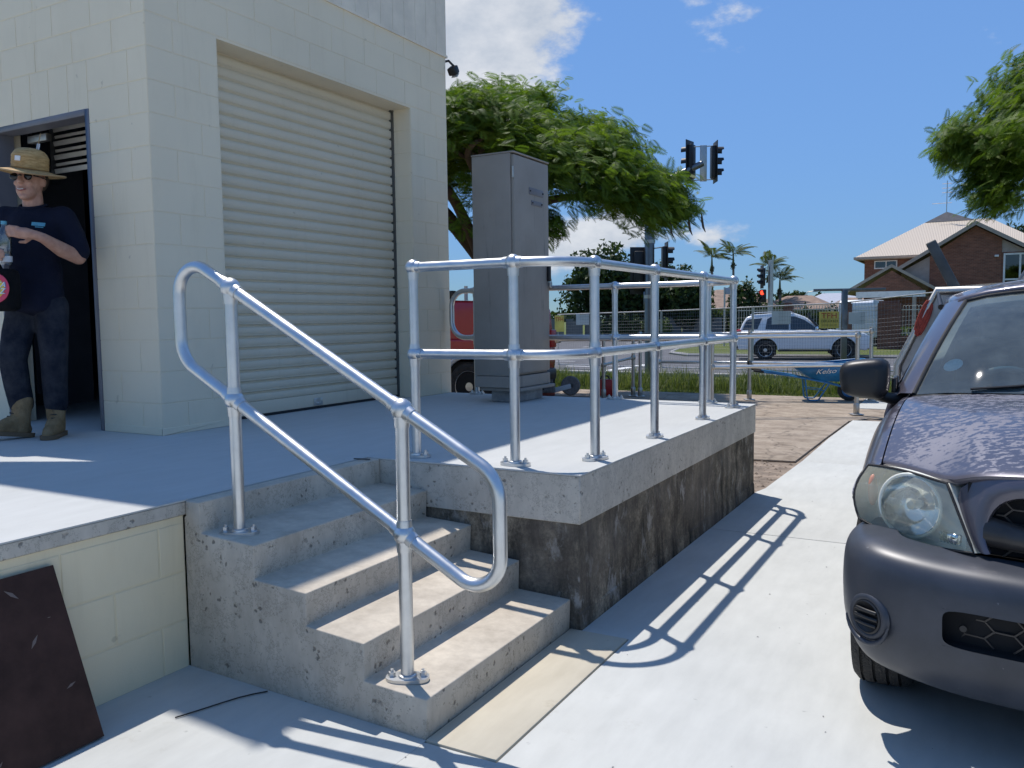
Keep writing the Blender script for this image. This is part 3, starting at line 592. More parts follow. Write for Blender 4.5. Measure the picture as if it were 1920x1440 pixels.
# ------------------------------------------------------------------ tubular railings
RT = 0.0243
def flange(parent, x, y, z, ang):
    """oval base plate with a collar and two bolts"""
    m = MB(); pts = []
    for i in range(24):
        a = 2*math.pi*i/24; ex = 0.078*math.copysign(abs(math.cos(a))**0.8, math.cos(a)); ey = 0.043*math.copysign(abs(math.sin(a))**0.8, math.sin(a))
        pts.append((x+ex*math.cos(ang)-ey*math.sin(ang), y+ex*math.sin(ang)+ey*math.cos(ang)))
    m.prism(pts, z+0.001, z+0.014, 'z'); m.lathe([(0.034, 0.014), (0.033, 0.022), (RT+0.001, 0.025)], (x, y, z), (0, 0, 1), 20)
    pl = part('base_plate', m, 'galv', parent, 45)
    for s_ in (-1, 1):
        bx, by = x+s_*0.056*math.cos(ang), y+s_*0.056*math.sin(ang)
        part('bolt', MB().cyl((bx, by, z+0.012), (bx, by, z+0.015), 0.017, n=12).cyl((bx, by, z+0.015), (bx, by, z+0.030), 0.013, n=6).cyl((bx, by, z+0.030), (bx, by, z+0.040), 0.006, n=8), 'galv', pl, 40)
def joint(parent, c, dirs, r=0.0395):
    """ball fitting with short sockets"""
    m = MB().sphere(c, r, 18, 12)
    for d in dirs:
        d = Vector(d).normalized(); m.cyl(Vector(c), Vector(c)+d*(r+(0.024 if d.z < -0.9 else 0.010)), RT+0.0070, RT+0.0030, 18)
    part('ball_fitting', m, 'galv', parent, 50)
def post(parent, x, y, z0, z1): part('post', MB().cyl((x, y, z0+0.004), (x, y, z1), RT, n=20), 'galv', parent, 40)
dr = thing('dock_railing', 'galvanised two-rail ball-jointed railing bolted round the dock deck edge', 'railing', (-1.66, 4.69, S))
ZT, ZM = S+0.975, S+0.535
posts = [(-2.53, 3.51, 0), (-1.947, 3.51, 0), (-1.662, 3.82, R_(90)), (-1.66, 4.69, R_(90)), (-1.66, 5.67, R_(90)), (-1.655, 6.46, R_(90)), (-1.93, 6.735, 0), (-2.74, 6.735, 0), (-4.14, 6.735, 0)]
for k, (x, y, a) in enumerate(posts):
    post(dr, x, y, S, ZT); flange(dr, x, y, S, a if k not in (2, 5) else R_(70))
    al = Vector((math.cos(a), math.sin(a), 0))
    dirs = [(0, 0, -1)] + ([al] if k == 0 else [al, -al])
    joint(dr, (x, y, ZT), dirs); joint(dr, (x, y, ZM), [(0, 0, 1), (0, 0, -1)]+([al] if k == 0 else [al, -al]))
for z in (ZT, ZM):
    path = fillet([(-2.53, 3.51, z), (-1.66, 3.51, z), (-1.66, 6.735, z), (-4.14, 6.735, z)], [0.26, 0.24], 10)
    part('rail', MB().tube(path, RT, 20), 'galv', dr, 60)
part('end_loop', MB().tube(fillet([(-4.14, 6.735, ZT), (-4.41, 6.735, ZT), (-4.41, 6.735, ZM), (-4.14, 6.735, ZM)], 0.15, 10), RT, 18), 'galv', dr, 60)
sr = thing('stair_railing', 'galvanised handrail with looped ends bolted to the concrete stairs', 'railing', (-2.15, 2.34, 0.14))
SY = 2.345
PA, PB = (-2.567, 0.582), (-1.752, 0.147)
slope = -0.5455
zA, zB = 1.563, 1.563+slope*(PB[0]-PA[0]); mA, mB_ = 1.121, 1.121+slope*(PB[0]-PA[0])
for (x, z0), zt, zm in ((PA, zA, mA), (PB, zB, mB_)):
    post(sr, x, SY, z0, zt); flange(sr, x, SY, z0, R_(28))
    d = Vector((1, 0, slope)).normalized()
    joint(sr, (x, SY, zt), [(0, 0, -1), d, -d]); joint(sr, (x, SY, zm), [(0, 0, 1), (0, 0, -1), d, -d])
part('rail', MB().tube([(PA[0], SY, zA), (PB[0], SY, zB)], RT, 20), 'galv', sr, 60)
part('rail', MB().tube([(PA[0], SY, mA), (PB[0], SY, mB_)], RT, 20), 'galv', sr, 60)
xl, xr = -2.862, -1.362
part('end_loop', MB().tube(fillet([(PA[0], SY, zA), (xl, SY, zA+slope*(xl-PA[0])), (xl, SY, mA+slope*(xl-PA[0])), (PA[0], SY, mA)], [0.105, 0.14], 12), RT, 20), 'galv', sr, 60)
part('end_loop', MB().tube(fillet([(PB[0], SY, zB), (xr, SY, zB+slope*(xr-PB[0])), (xr, SY, mB_+slope*(xr-PB[0])), (PB[0], SY, mB_)], [0.14, 0.105], 12), RT, 20), 'galv', sr, 60)

# ------------------------------------------------------------------ electrical cabinet
cbx = thing('electrical_cabinet', 'tall weathered grey steel electrical cabinet standing on the dock deck', 'cabinet', (-3.54, 6.38, S))
CX0, CX1, CY0, CY1, CZ0, CZ1 = -3.745, -3.343, 6.06, 6.70, 0.95, 2.775
part('body', MB().box((CX0, CY0, CZ0), (CX1-0.035, CY1, CZ1)).bevel(0.006, 2), 'cabinet_steel', cbx, 40)
dd = part('door', MB().box((CX1-0.032, CY0+0.012, CZ0+0.02), (CX1-0.004, CY1-0.008, CZ1-0.012)).bevel(0.005, 2), 'cabinet_steel', cbx, 40)
part('top_plate', MB().box((CX0-0.004, CY0-0.004, CZ1+0.001), (CX1, CY1+0.004, CZ1+0.014)).bevel(0.003, 1), 'cabinet_steel', cbx, 40)
for z in (2.62, 1.05, 1.85): part('hinge', MB().cyl((CX1-0.012, CY0+0.004, z-0.045), (CX1-0.012, CY0+0.004, z+0.045), 0.009, n=10), 'galv_old', dd)
part('label_plate', MB().cbox((CX1-0.001, 6.455, 2.50), (0.006, 0.26, 0.058), None, 0.002), 'frame_grey', dd)
part('label_plate', MB().cbox((CX1-0.001, 6.465, 2.405), (0.006, 0.20, 0.040), None, 0.002), 'frame_grey', dd)
for (yy, zz) in ((6.34, 2.50), (6.57, 2.50), (6.38, 2.405), (6.55, 2.405)): part('rivet', MB().sphere((CX1+0.004, yy, zz), 0.008, 8, 5), 'black_plastic', dd)
part('handle', MB().cbox((CX1+0.012, 6.66, 1.83), (0.03, 0.035, 0.16), None, 0.008), 'black_plastic', dd)
part('padlock', MB().cbox((CX1+0.018, 6.675, 1.72), (0.02, 0.04, 0.05), None, 0.005).tube([(CX1+0.018, 6.66, 1.74), (CX1+0.018, 6.66, 1.775), (CX1+0.018, 6.69, 1.775), (CX1+0.018, 6.69, 1.74)], 0.004, 6), 'galv_old', dd)
part('skirt', MB().box((CX0-0.0, CY0+0.0, CZ0-0.10), (CX1-0.006, CY1, CZ0-0.003)).box((CX0+0.03, CY0+0.03, CZ0-0.13), (CX1+0.03, CY1+0.02, CZ0-0.103)).bevel(0.004, 1), 'cabinet_steel', cbx, 40)
part('plinth', MB().box((CX0+0.10, CY0+0.10, S), (CX1-0.05, CY1-0.06, CZ0-0.131)).bevel(0.012, 2), 'plinth_concrete', cbx, 40)

# ------------------------------------------------------------------ leaning form-ply sheet and wire
bd = thing('formply_sheet', 'dark brown form-ply sheet leaning on the wall below the deck', 'board', (-2.7, 1.4, 0))
def quadslab(mb, P, th):
    a, b, c, d = [Vector(p) for p in P]; n = (b-a).cross(d-a).normalized()*th
    mb.add([a, b, c, d, a+n, b+n, c+n, d+n], [(0, 1, 2, 3), (7, 6, 5, 4), (0, 4, 5, 1), (1, 5, 6, 2), (2, 6, 7, 3), (3, 7, 4, 0)])
m = MB(); quadslab(m, [(-2.57, 1.71, 0.031), (-2.775, 1.692, 0.60), (-2.775, 0.50, 0.60), (-2.57, 0.50, 0.031)], 0.016)
part('panel', m, 'formply', bd, None)
rr = random.Random(5)
for i in range(9):
    t_ = rr.uniform(0.08, 0.95); yy = rr.uniform(1.30, 1.66); x = -2.57+(-2.775+2.57)*t_; z = 0.031+0.569*t_; L_ = rr.uniform(0.006, 0.03); a = rr.uniform(-1, 1)
    dz = Vector((-0.363, 0, 0.932)); n = Vector((0.932, 0, 0.363)); c = Vector((x, yy, z))+n*0.0168; e = Vector((0, 1, 0))*math.cos(a)+dz*math.sin(a); f = n.cross(e)
    part('scuff_mark', MB().add([c+e*L_+n*.0004, c+f*L_*.25+n*.0004, c-e*L_+n*.0004, c-f*L_*.2+n*.0004], [(0, 1, 2, 3)]), 'scuff', bd, None)
single('wire_offcut', MB().tube([(-2.46, 1.92, 0.031), (-2.43, 2.0, 0.031), (-2.405, 2.08, 0.030), (-2.385, 2.14, 0.029), (-2.36, 2.19, 0.028), (-2.33, 2.235, 0.027)], 0.0026, 6), 'black_rubber', 'thin dark wire lying on the ground beside the stair side', 'wire', (-2.44, 2.07, 0))

# ================================================================== DARK GREY UTE (nose towards the camera)
def paint_faded():
    m, t, b = newmat('ute_paint')
    g = N('ShaderNodeNewGeometry', t); sep = N('ShaderNodeSeparateXYZ', t); t.links.new(g.outputs['Normal'], sep.inputs[0])
    base = ramp(t, noise(t, 3, 4, 0.6), [(0.3, (0.075, 0.070, 0.090)), (0.7, (0.105, 0.098, 0.122))])
    p1 = noise(t, 52, 5, 0.66, sc3=(0.62, 1.0, 1)); p2 = noise(t, 2.3, 3, 0.55)
    v = math_(t, 'ADD', p1, math_(t, 'MULTIPLY', math_(t, 'SUBTRACT', p2, 0.5), 0.55))
    peel = ramp(t, v, [(0.50, 0.0), (0.55, 1.0)])
    up = ramp(t, sep.outputs['Z'], [(0.80, 0.0), (0.90, 1.0)])   # clear coat has peeled on the flat top panels only
    peel = math_(t, 'MULTIPLY', peel, up)
    c = mixc(t, math_(t, 'MULTIPLY', peel, 0.85), base, (0.19, 0.19, 0.225))
    t.links.new(c, b.inputs['Base Color']); b.inputs['Metallic'].default_value = 0.35
    t.links.new(math_(t, 'ADD', math_(t, 'MULTIPLY', peel, 0.30), 0.30), b.inputs['Roughness'])
    t.links.new(math_(t, 'SUBTRACT', 0.6, math_(t, 'MULTIPLY', peel, 0.6)), b.inputs['Coat Weight']); b.inputs['Coat Roughness'].default_value = 0.09
paint_faded()
def bumper_mat():
    m, t, b = newmat('ute_bumper')
    c = ramp(t, noise(t, 6, 6, 0.65), [(0.3, (0.030, 0.035, 0.046)), (0.7, (0.052, 0.058, 0.073))])
    ch = ramp(t, noise(t, 38, 3, 0.6), [(0.72, 0.0), (0.76, 1.0)])
    c = mixc(t, math_(t, 'MULTIPLY', ch, 0.35), c, (0.25, 0.25, 0.26))
    t.links.new(c, b.inputs['Base Color']); b.inputs['Roughness'].default_value = 0.40; setin(b, 'Specular IOR Level', 0.5)
    bumpn(t, b, noise(t, 220, 2, 0.5), 0.03, 0.002)
bumper_mat()
pm('ute_trim', (0.05, 0.045, 0.042), 0.38, metal=0.3, var=0.25, vs=8, bump=0.05)
pm('chrome', (0.88, 0.88, 0.86), 0.10, metal=1.0, var=0.05, bump=0)
pm('lamp_housing', (0.85, 0.84, 0.72), 0.35, metal=0.0, var=0.1, bump=0)
pm('amber', (0.62, 0.30, 0.20), 0.25, var=0.1, bump=0.3, bs=120)
pm('seat_cloth', (0.05, 0.052, 0.055), 0.9, bump=0.2)
pm('dash', (0.07, 0.075, 0.08), 0.7, bump=0.2, bs=200)
pm('dash_top', (0.22, 0.24, 0.23), 0.6, bump=0.1, bs=200)
pm('alloy', (0.62, 0.63, 0.64), 0.3, metal=0.9, var=0.06, bump=0)
pm('steel_rim', (0.30, 0.31, 0.32), 0.4, metal=0.7, bump=0.05)
pm('tray_metal', (0.36, 0.35, 0.34), 0.45, metal=0.6, var=0.2, vs=7, bump=0.1)
pm('rack_steel', (0.075, 0.08, 0.078), 0.6, metal=0.2, var=0.3, vs=10); pm('sign_dull', (0.3, 0.3, 0.3), 0.7)
pm('orange_strap', (0.32, 0.05, 0.03), 0.7, var=0.3, vs=30)
pm('sun_band', (0.02, 0.16, 0.30), 0.2, bump=0)
glassmat('windscreen', (0.80, 0.92, 0.92), 0.04, 0.015, haze=0.13, hazec=(0.42, 0.50, 0.50))
glassmat('lens_haze', (0.96, 0.96, 0.88), 0.05, 0.04, haze=0.22, hazec=(0.90, 0.90, 0.74))
glassmat('glass_dark', (0.04, 0.045, 0.05), 0.06, 0.02)
glassmat('glass_blue', (0.22, 0.55, 0.80), 0.06, 0.02)
glassmat('glass_clear', (0.80, 0.86, 0.86), 0.05, 0.03)
ute = thing('parked_ute', 'dark grey tray-back ute with peeling bonnet paint parked nose-on at the right', 'ute', (0.48, 2.70, 0))
def lerp(a, b, t): return a+(b-a)*t
def interp(tab, x):
    if x <= tab[0][0]: return tab[0][1:]
    for (a, b) in zip(tab, tab[1:]):
        if x <= b[0]:
            t = (x-a[0])/(b[0]-a[0]); return tuple(lerp(p, q, t) for p, q in zip(a[1:], b[1:]))
    return tab[-1][1:]
def up_(name, mb, mat, parent=None, smooth=50, **k): return part(name, mb, mat, parent or ute, smooth, world=False, **k)
# --- bonnet: lofted between front lip and cowl
frontc = [(-0.777, .60, .888), (-0.66, .455, .892), (-0.56, .315, .886), (-0.51, .275, .908), (-0.46, .245, .926), (-0.35, .20, .938), (-0.18, .165, .946), (0, .155, .949)]
rearc = [(-0.750, 1.44, 1.055), (-0.66, 1.42, 1.066), (-0.56, 1.39, 1.075), (-0.51, 1.375, 1.080), (-0.46, 1.36, 1.083), (-0.35, 1.32, 1.088), (-0.18, 1.26, 1.094), (0, 1.24, 1.096)]
def hoodpt(i, t):
    f, r = Vector(frontc[i]), Vector(rearc[i]); p = f.lerp(r, t); p.z = f.z+(r.z-f.z)*(1-(1-t)**2.0)
    if 2 <= i: p.z += 0.012*math.sin(math.pi*min(1, t*1.1))*(1 if i >= 4 else 0.5)
    return p
hood = MB(); NT = 14; rings = []
for k in range(NT+1):
    t_ = (k/NT)**1.3; row = [hoodpt(i, t_) for i in range(8)]; row += [Vector((-p.x, p.y, p.z)) for p in reversed(row[:-1])]; rings.append(row)
lip = [Vector((p.x*0.995, p.y+0.012, p.z-0.022)) for p in rings[0]]; lip2 = [Vector((p.x*0.98, p.y+0.06, p.z-0.030)) for p in rings[0]]
hood.loft([lip2, lip]+rings, closed=False)
def solid(o, th, off=-1):
    md = o.modifiers.new('thick', 'SOLIDIFY'); md.thickness = th; md.offset = off; return o
def subd(o, n=1):
    md = o.modifiers.new('sub', 'SUBSURF'); md.levels = n; md.render_levels = n; return o
subd(up_('bonnet', hood, 'ute_paint', smooth=70), 1)
# --- front wings with wheel arch
WY, WR, AR = 0.80, 0.325, 0.40
def wing(sx):
    rows = []; m_ = 30
    for k in range(m_+1):
        y = lerp(0.565, 1.62, k/m_); t_ = (y-0.60)/(1.44-0.60)
        e = hoodpt(0, max(0, min(1, t_))); ex, ez = e.x-0.006, e.z-0.004
        if y > 1.44: ez = 1.051
        zl = 0.30; d = y-WY
        if abs(d) < AR: zl = 0.325+math.sqrt(AR*AR-d*d)
        elif d < 0: zl = 0.66
        else: zl = 0.28
        if y < 0.70: zl = max(zl, 0.692)
        fl = 0.022*math.exp(-(d/0.42)**4)      # arch flare
        ctr = [(ex, ez), (ex-0.028, ez-0.012), (ex-0.062, ez-0.048), (-0.862, ez-0.11), (-0.874, ez-0.19)]
        zs = [c[1] for c in ctr]
        lim = lerp(0.846, 0.93, max(0.0, min(1.0, (y-0.565)/0.30))); row = [Vector((-max(c[0], -lim) if sx > 0 else max(c[0], -lim), y, max(c[1], zl))) for c in ctr]
        zt = max(min(zs), zl)
        for q in range(1, 7):
            zz = lerp(zt, zl, q/6); xx = -0.876-fl*max(0, 1-(zz-zl)/0.16)-0.004*math.sin(q)
            xx = max(xx, -lerp(0.848, 0.93, max(0.0, min(1.0, (y-0.565)/0.30))))
            row.append(Vector((xx if sx < 0 else -xx, y, zz)))
        row.append(Vector(((-0.83) if sx < 0 else 0.83, y, zl+0.004)))
        rows.append(row)
    return MB().loft(rows, closed=False)
for sx in (-1, 1): up_('front_wing', wing(sx), 'ute_paint', smooth=60)
for sx in (-1, 1):
    aa = [math.pi*(0.06+0.88*k/14) for k in range(15)]
    up_('wheel_well', MB().loft([[Vector((sx*xx, WY+0.392*math.cos(a), 0.325+0.392*math.sin(a))) for a in aa] for xx in (0.86, 0.60, 0.50)], closed=False), 'dark_void', smooth=None)
# --- front bumper, swept in plan, with a lower grille opening
plan = [(-0.866, .66), (-0.880, .55), (-0.884, .46), (-0.878, .37), (-0.862, .295), (-0.835, .235), (-0.79, .185), (-0.73, .150), (-0.65, .120), (-0.557, .097), (-0.45, .075), (-0.33, .056), (-0.2, .043), (-0.1, .037), (0, .035)]
def bprof(x, y, k):
    # rows of (inward offset, z) from the ledge under the lamps down to the underside
    a = abs(x); corner = max(0, min(1, (a-0.55)/0.3)); zt = lerp(0.668, 0.690, corner) if a > 0.48 else lerp(0.655, 0.668, a/0.48)
    low = lerp(0.245, 0.215, 1-corner)
    return [(0.17, zt+0.004), (0.095, zt), (0.048, zt-0.012), (0.016, zt-0.036), (0.003, zt-0.075), (0.0, 0.535), (0.001, 0.50), (0.004, 0.455), (0.007, 0.418), (0.016, 0.37), (0.034, 0.32), (0.062, 0.275), (0.10, low+0.015), (0.16, low)][k]
full = plan+[(-x, y) for (x, y) in reversed(plan[:-1])]
NP = len(full); NR = 14; vv = []
for j in range(NP):
    a = Vector(full[max(0, j-1)]); b = Vector(full[min(NP-1, j+1)]); d = (b-a).normalized(); inn = Vector((-d.y, d.x))
    for k in range(NR):
        off, z = bprof(full[j][0], full[j][1], k); q = Vector(full[j])+inn*off
        ay = WY-math.sqrt(max(0.0, AR*AR-max(0.0, z-0.325)**2))-0.005 if z-0.325 < AR else 9      # trimmed to the wheel arch
        vv.append((q.x, min(q.y, ay+0.002*(NP-1-j if j > NP//2 else j)*-1+0.0), z))
faces = []; hole = []
for j in range(NP-1):
    for k in range(NR-1):
        xm = (full[j][0]+full[j+1][0])/2; f = (j*NR+k, (j+1)*NR+k, (j+1)*NR+k+1, j*NR+k+1)
        if abs(xm) < 0.557 and 5 <= k <= 7: hole.append(f)
        else: faces.append(f)
bp = MB().add(vv, faces)
bo = subd(up_('front_bumper', bp, 'ute_bumper', smooth=80), 2)
# recess behind the opening and its honeycomb
rec = MB(); jj = [j for j in range(NP) if abs(full[j][0]) <= 0.5571]
top = [Vector(vv[j*NR+5]) for j in jj]; bot = [Vector(vv[j*NR+8]) for j in jj]; back = Vector((0, 0.055, 0))
rec.loft([top, [p+back for p in top], [p+back for p in bot], bot], closed=False)
lg = up_('lower_grille', rec, 'dark_void', smooth=None)
def hexes(x0, x1, z0, z1, yf, s_, mat, parent, name='honeycomb', th=0.0035, xs=1.7):
    mb = MB(); dx = s_*1.5*xs; dz = s_*math.sqrt(3); i = 0; x = x0-dx; seen = set()
    def clip(p): return Vector((max(x0, min(x1, p.x)), p.y, max(z0, min(z1, p.z))))
    while x < x1+dx:
        z = z0-dz+(dz/2 if i % 2 else 0)
        while z < z1+dz:
            c = [Vector((x+s_*xs*math.cos(k*math.pi/3), 0, z+s_*math.sin(k*math.pi/3))) for k in range(6)]
            for k in range(3):
                a, b = c[k], c[(k+1) % 6]
                if (x0 <= a.x <= x1 and z0 <= a.z <= z1) or (x0 <= b.x <= x1 and z0 <= b.z <= z1):
                    a, b = clip(a), clip(b)
                    if (a-b).length > 0.004:
                        a.y = yf(a.x); b.y = yf(b.x); mb.cyl(a, b, th, n=5)
            z += dz
        x += dx; i += 1
    o = part(name, mb, mat, parent, 50, world=False); o['kind'] = 'stuff'; return o
hexes(-0.545, 0.545, 0.424, 0.53, lambda x: 0.060+0.10*(abs(x)/0.557)**2+0.008, 0.030, 'ute_trim', lg)
up_('tow_cover', MB().lathe([(0.0, -0.004), (0.010, -0.004), (0.012, 0.0)], (-0.50, 0.118, 0.475), (0, 1, 0), 14), 'black_plastic', lg)
# --- fog-lamp blanks: a dished round cover with three bars in a teardrop pocket
def fog(sx):
    c = Vector((sx*0.776, 0.178, 0.447)); n = Vector((sx*0.60, -0.80, 0.0)).normalized(); f = up_('fog_lamp_cover', MB().lathe([(0.080, -0.012), (0.074, 0.000), (0.064, 0.004), (0.056, 0.002), (0.052, -0.006), (0.0, -0.008)], c, n, 28), 'ute_bumper', smooth=60)
    u = Vector((-n.y, n.x, 0)); up_('pocket', MB().lathe([(0.0555, 0.003), (0.050, 0.006), (0.046, 0.001), (0.0, -0.002)], c, n, 28), 'black_plastic', f)
    for dz in (-0.022, 0.0, 0.022):
        hw = math.sqrt(max(0, 0.046**2-dz*dz)); a = c+n*0.003+Vector((0, 0, dz)); up_('bar', MB().tube([a-u*hw, a-u*hw*.5+n*.003, a+n*.004, a+u*hw*.5+n*.003, a+u*hw], 0.0065, 8), 'black_plastic', f)
    # scooped lip under the cover
    pts = [c+u*(0.085*math.cos(a))+Vector((0, 0, 0.085*math.sin(a)))+n*(0.002) for a in [math.pi*(1.05+0.9*k/12) for k in range(13)]]
    up_('lip', MB().tube(pts, [0.003+0.007*math.sin(math.pi*k/12) for k in range(13)], 8), 'ute_bumper', f)
for sx in (-1, 1): fog(sx)
# --- headlamps
OT, OB, IB, IT = Vector((-.812, .600, .876)), Vector((-.836, .520, .692)), Vector((-.478, .228, .682)), Vector((-.560, .316, .880))
def lampgrid(depth, nU=12, nV=8, bul=0.045, sh=0.0):
    rows = []
    for j in range(nV+1):
        v = j/nV; row = []
        for i in range(nU+1):
            u = i/nU; p = (OT*(1-u)+IT*u)*(1-v)+(OB*(1-u)+IB*u)*v
            p.z += 0.012*math.sin(math.pi*u)*(1-v) - 0.020*math.sin(math.pi*u)*v          # bowed edges
            p.x -= 0.026*math.sin(math.pi*v)*(1-u)**2
            out = Vector((-0.62, -0.78, 0.10)).normalized(); bb = bul*math.sin(math.pi*(0.12+0.88*u))**0.7*(0.45+0.55*math.sin(math.pi*(0.15+0.8*v)))
            row.append(p+out*(bb-depth))
        rows.append(row)
    return rows
def lamp(sx):
    mir = Matrix.Diagonal((-sx, 1, 1, 1))     # modelled on the negative side, mirrored for the other
    def put(name, mb, mat, parent=None, smooth=60):
        mb.xf(mir); return up_(name, mb, mat, parent, smooth)
    g = lampgrid(0.0); bk = lampgrid(0.085, bul=0.0)
    h = put('headlamp', MB().loft([[p+Vector((0, .0, 0)) for p in r] for r in bk], closed=False), 'lamp_housing')
    rimpath = g[0]+[r[-1] for r in g[1:]]+list(reversed(g[-1]))[1:]+[r[0] for r in reversed(g[:-1])]
    wall = MB(); back = bk[0]+[r[-1] for r in bk[1:]]+list(reversed(bk[-1]))[1:]+[r[0] for r in reversed(bk[:-1])]
    wall.loft([rimpath, back], closed=True); put('housing_wall', wall, 'lamp_housing', h)
    put('lens', MB().loft(g, closed=False), 'lens_haze', h, 80)
    put('seal', MB().tube(rimpath, 0.0045, 6, closed=True), 'black_rubber', h)
    c = Vector((-0.665, 0.405, 0.780)); ax = Vector((-0.42, -0.90, 0.04)).normalized()
    put('reflector', MB().lathe([(0.012, -0.055), (0.045, -0.045), (0.075, -0.022), (0.096, 0.010), (0.100, 0.016), (0.106, 0.014)], c, ax, 30), 'chrome', h)
    put('bulb_shield', MB().lathe([(0.0, 0.012), (0.014, 0.010), (0.017, -0.004), (0.014, -0.045)], c, ax, 14), 'galv_old', h)
    put('bezel_ring', MB().tube(MB().ring(c+ax*0.016, *perp(ax), 0.107, 34), 0.005, 8, closed=True), 'lamp_housing', h)
    a = Vector((-0.800, 0.515, 0.80)); d = Vector((-0.85, -0.5, 0.1)).normalized()
    put('indicator', MB().sphere(a, 0.05, 12, 8, (0.35, 0.4, 1.15)), 'amber', h)
    e = Vector((-0.545, 0.285, 0.712)); put('parking_lamp', MB().cbox(e, (0.07, 0.03, 0.034), Matrix.Rotation(R_(-38), 3, 'Z'), 0.008), 'chrome', h)
    for k in range(6): q = e+Vector((0.65*(k-2.5)*0.013*1.2, -0.45*(k-2.5)*0.013-0.02, 0.0)); put('rib', MB().cyl(q-Vector((0, 0, .016)), q+Vector((0, 0, .016)), 0.0035, n=6), 'glass_clear', h)
for sx in (-1, 1): lamp(sx)
# --- grille: painted surround, dark mesh, swept lower bar
sur = []
ctl = [(0, .175, .925), (-.20, .185, .922), (-.36, .215, .914), (-.43, .245, .898), (-.468, .262, .86), (-.490, .262, .80), (-.480, .245, .73), (-.455, .225, .685)]
ctl2 = [(0, .165, .876), (-.20, .175, .874), (-.345, .200, .868), (-.392, .215, .85), (-.422, .225, .82), (-.440, .225, .77), (-.445, .220, .72), (-.43, .205, .690)]
top0 = [(0, .17, .944), (-.20, .178, .940), (-.36, .212, .930), (-.46, .262, .916), (-.535, .325, .872), (-.525, .30, .80), (-.495, .265, .73), (-.472, .240, .690)]
deep = [(x, y+0.06, z) for (x, y, z) in ctl2]
gs = MB().loft([[Vector(p) for p in top0], [Vector(p)+Vector((0, -0.012, 0)) for p in ctl], [Vector(p)+Vector((0, -0.006, 0)) for p in ctl2], [Vector(p) for p in deep]], closed=False).mirror_x()
gr = subd(up_('grille_surround', gs, 'ute_paint', smooth=70), 1)
gb = MB().add([(-0.5, 0.285, .67), (0.5, 0.285, .67), (0.5, 0.285, .90), (-0.5, 0.285, .90)], [(0, 1, 2, 3)]); gg = up_('grille_backing', gb, 'dark_void', gr, smooth=None)
hexes(-0.42, 0.42, 0.755, 0.872, lambda x: 0.205+0.10*(abs(x)/0.5)**2, 0.026, 'ute_trim', gr)
hexes(-0.42, 0.42, 0.672, 0.70, lambda x: 0.205+0.10*(abs(x)/0.5)**2, 0.026, 'ute_trim', gr)
bar = []
for k in range(13):
    x = -0.455+0.455*k/12; zc = 0.735-0.008*(k/12); hh = lerp(0.068, 0.026, min(1, (k/6)**0.8)); y = 0.150+0.085*(abs(x)/0.455)**2
    bar.append([Vector((x, y+0.03, zc+hh)), Vector((x, y+0.002, zc+hh*.7)), Vector((x, y-0.008, zc)), Vector((x, y+0.002, zc-0.025)), Vector((x, y+0.03, zc-0.034))])
up_('grille_bar', MB().loft(bar, closed=False).mirror_x(), 'ute_trim', gr, 60)
# --- windscreen, pillars, roof
wb = [(-.735, 1.50, 1.060), (-.60, 1.435, 1.078), (-.45, 1.385, 1.086), (-.30, 1.345, 1.091), (-.15, 1.32, 1.094), (0, 1.31, 1.096)]
wt = [(-.545, 2.13, 1.485), (-.45, 2.085, 1.508), (-.35, 2.055, 1.520), (-.23, 2.03, 1.530), (-.11, 2.015, 1.536), (0, 2.01, 1.538)]
def wsrow(t_, sc_=1.0, out=0.0):
    r = []
    for a, b in zip(wb, wt):
        p = Vector(a).lerp(Vector(b), t_); p.y -= 0.035*math.sin(math.pi*t_); p.z += 0.022*math.sin(math.pi*t_); p.y -= out*0.6; p.z += out*0.8; r.append(p)
    return r+[Vector((-p.x, p.y, p.z)) for p in reversed(r[:-1])]
ws = up_('windscreen', MB().loft([wsrow(k/8) for k in range(9)], closed=False), 'windscreen', smooth=80)
# dark ceramic border just inside the glass
def wsp(u, t_, out=-0.004):
    r = wsrow(t_, 1, out); n = len(r)-1; x = u*n; i = min(n-1, int(x)); return r[i].lerp(r[i+1], x-i)
bord = MB()
def strip(a, b): bord.loft([a, b], closed=False)
strip([wsp(u/30, 0.0) for u in range(31)], [wsp(u/30, 0.10) for u in range(31)])
strip([wsp(u/30, 0.90) for u in range(31)], [wsp(u/30, 1.0) for u in range(31)])
for a, b in ((0.0, 0.042), (0.958, 1.0)): strip([wsp(a, t_/16) for t_ in range(17)], [wsp(b, t_/16) for t_ in range(17)])
up_('windscreen_border', bord, 'black_plastic', ws, None)
up_('sun_band', MB().loft([[wsp(0.06+0.88*u/20, t_, -0.002) for u in range(21)] for t_ in (0.80, 0.90)], closed=False), 'glass_blue' if 'glass_blue' in MATS else 'windscreen', ws, None)
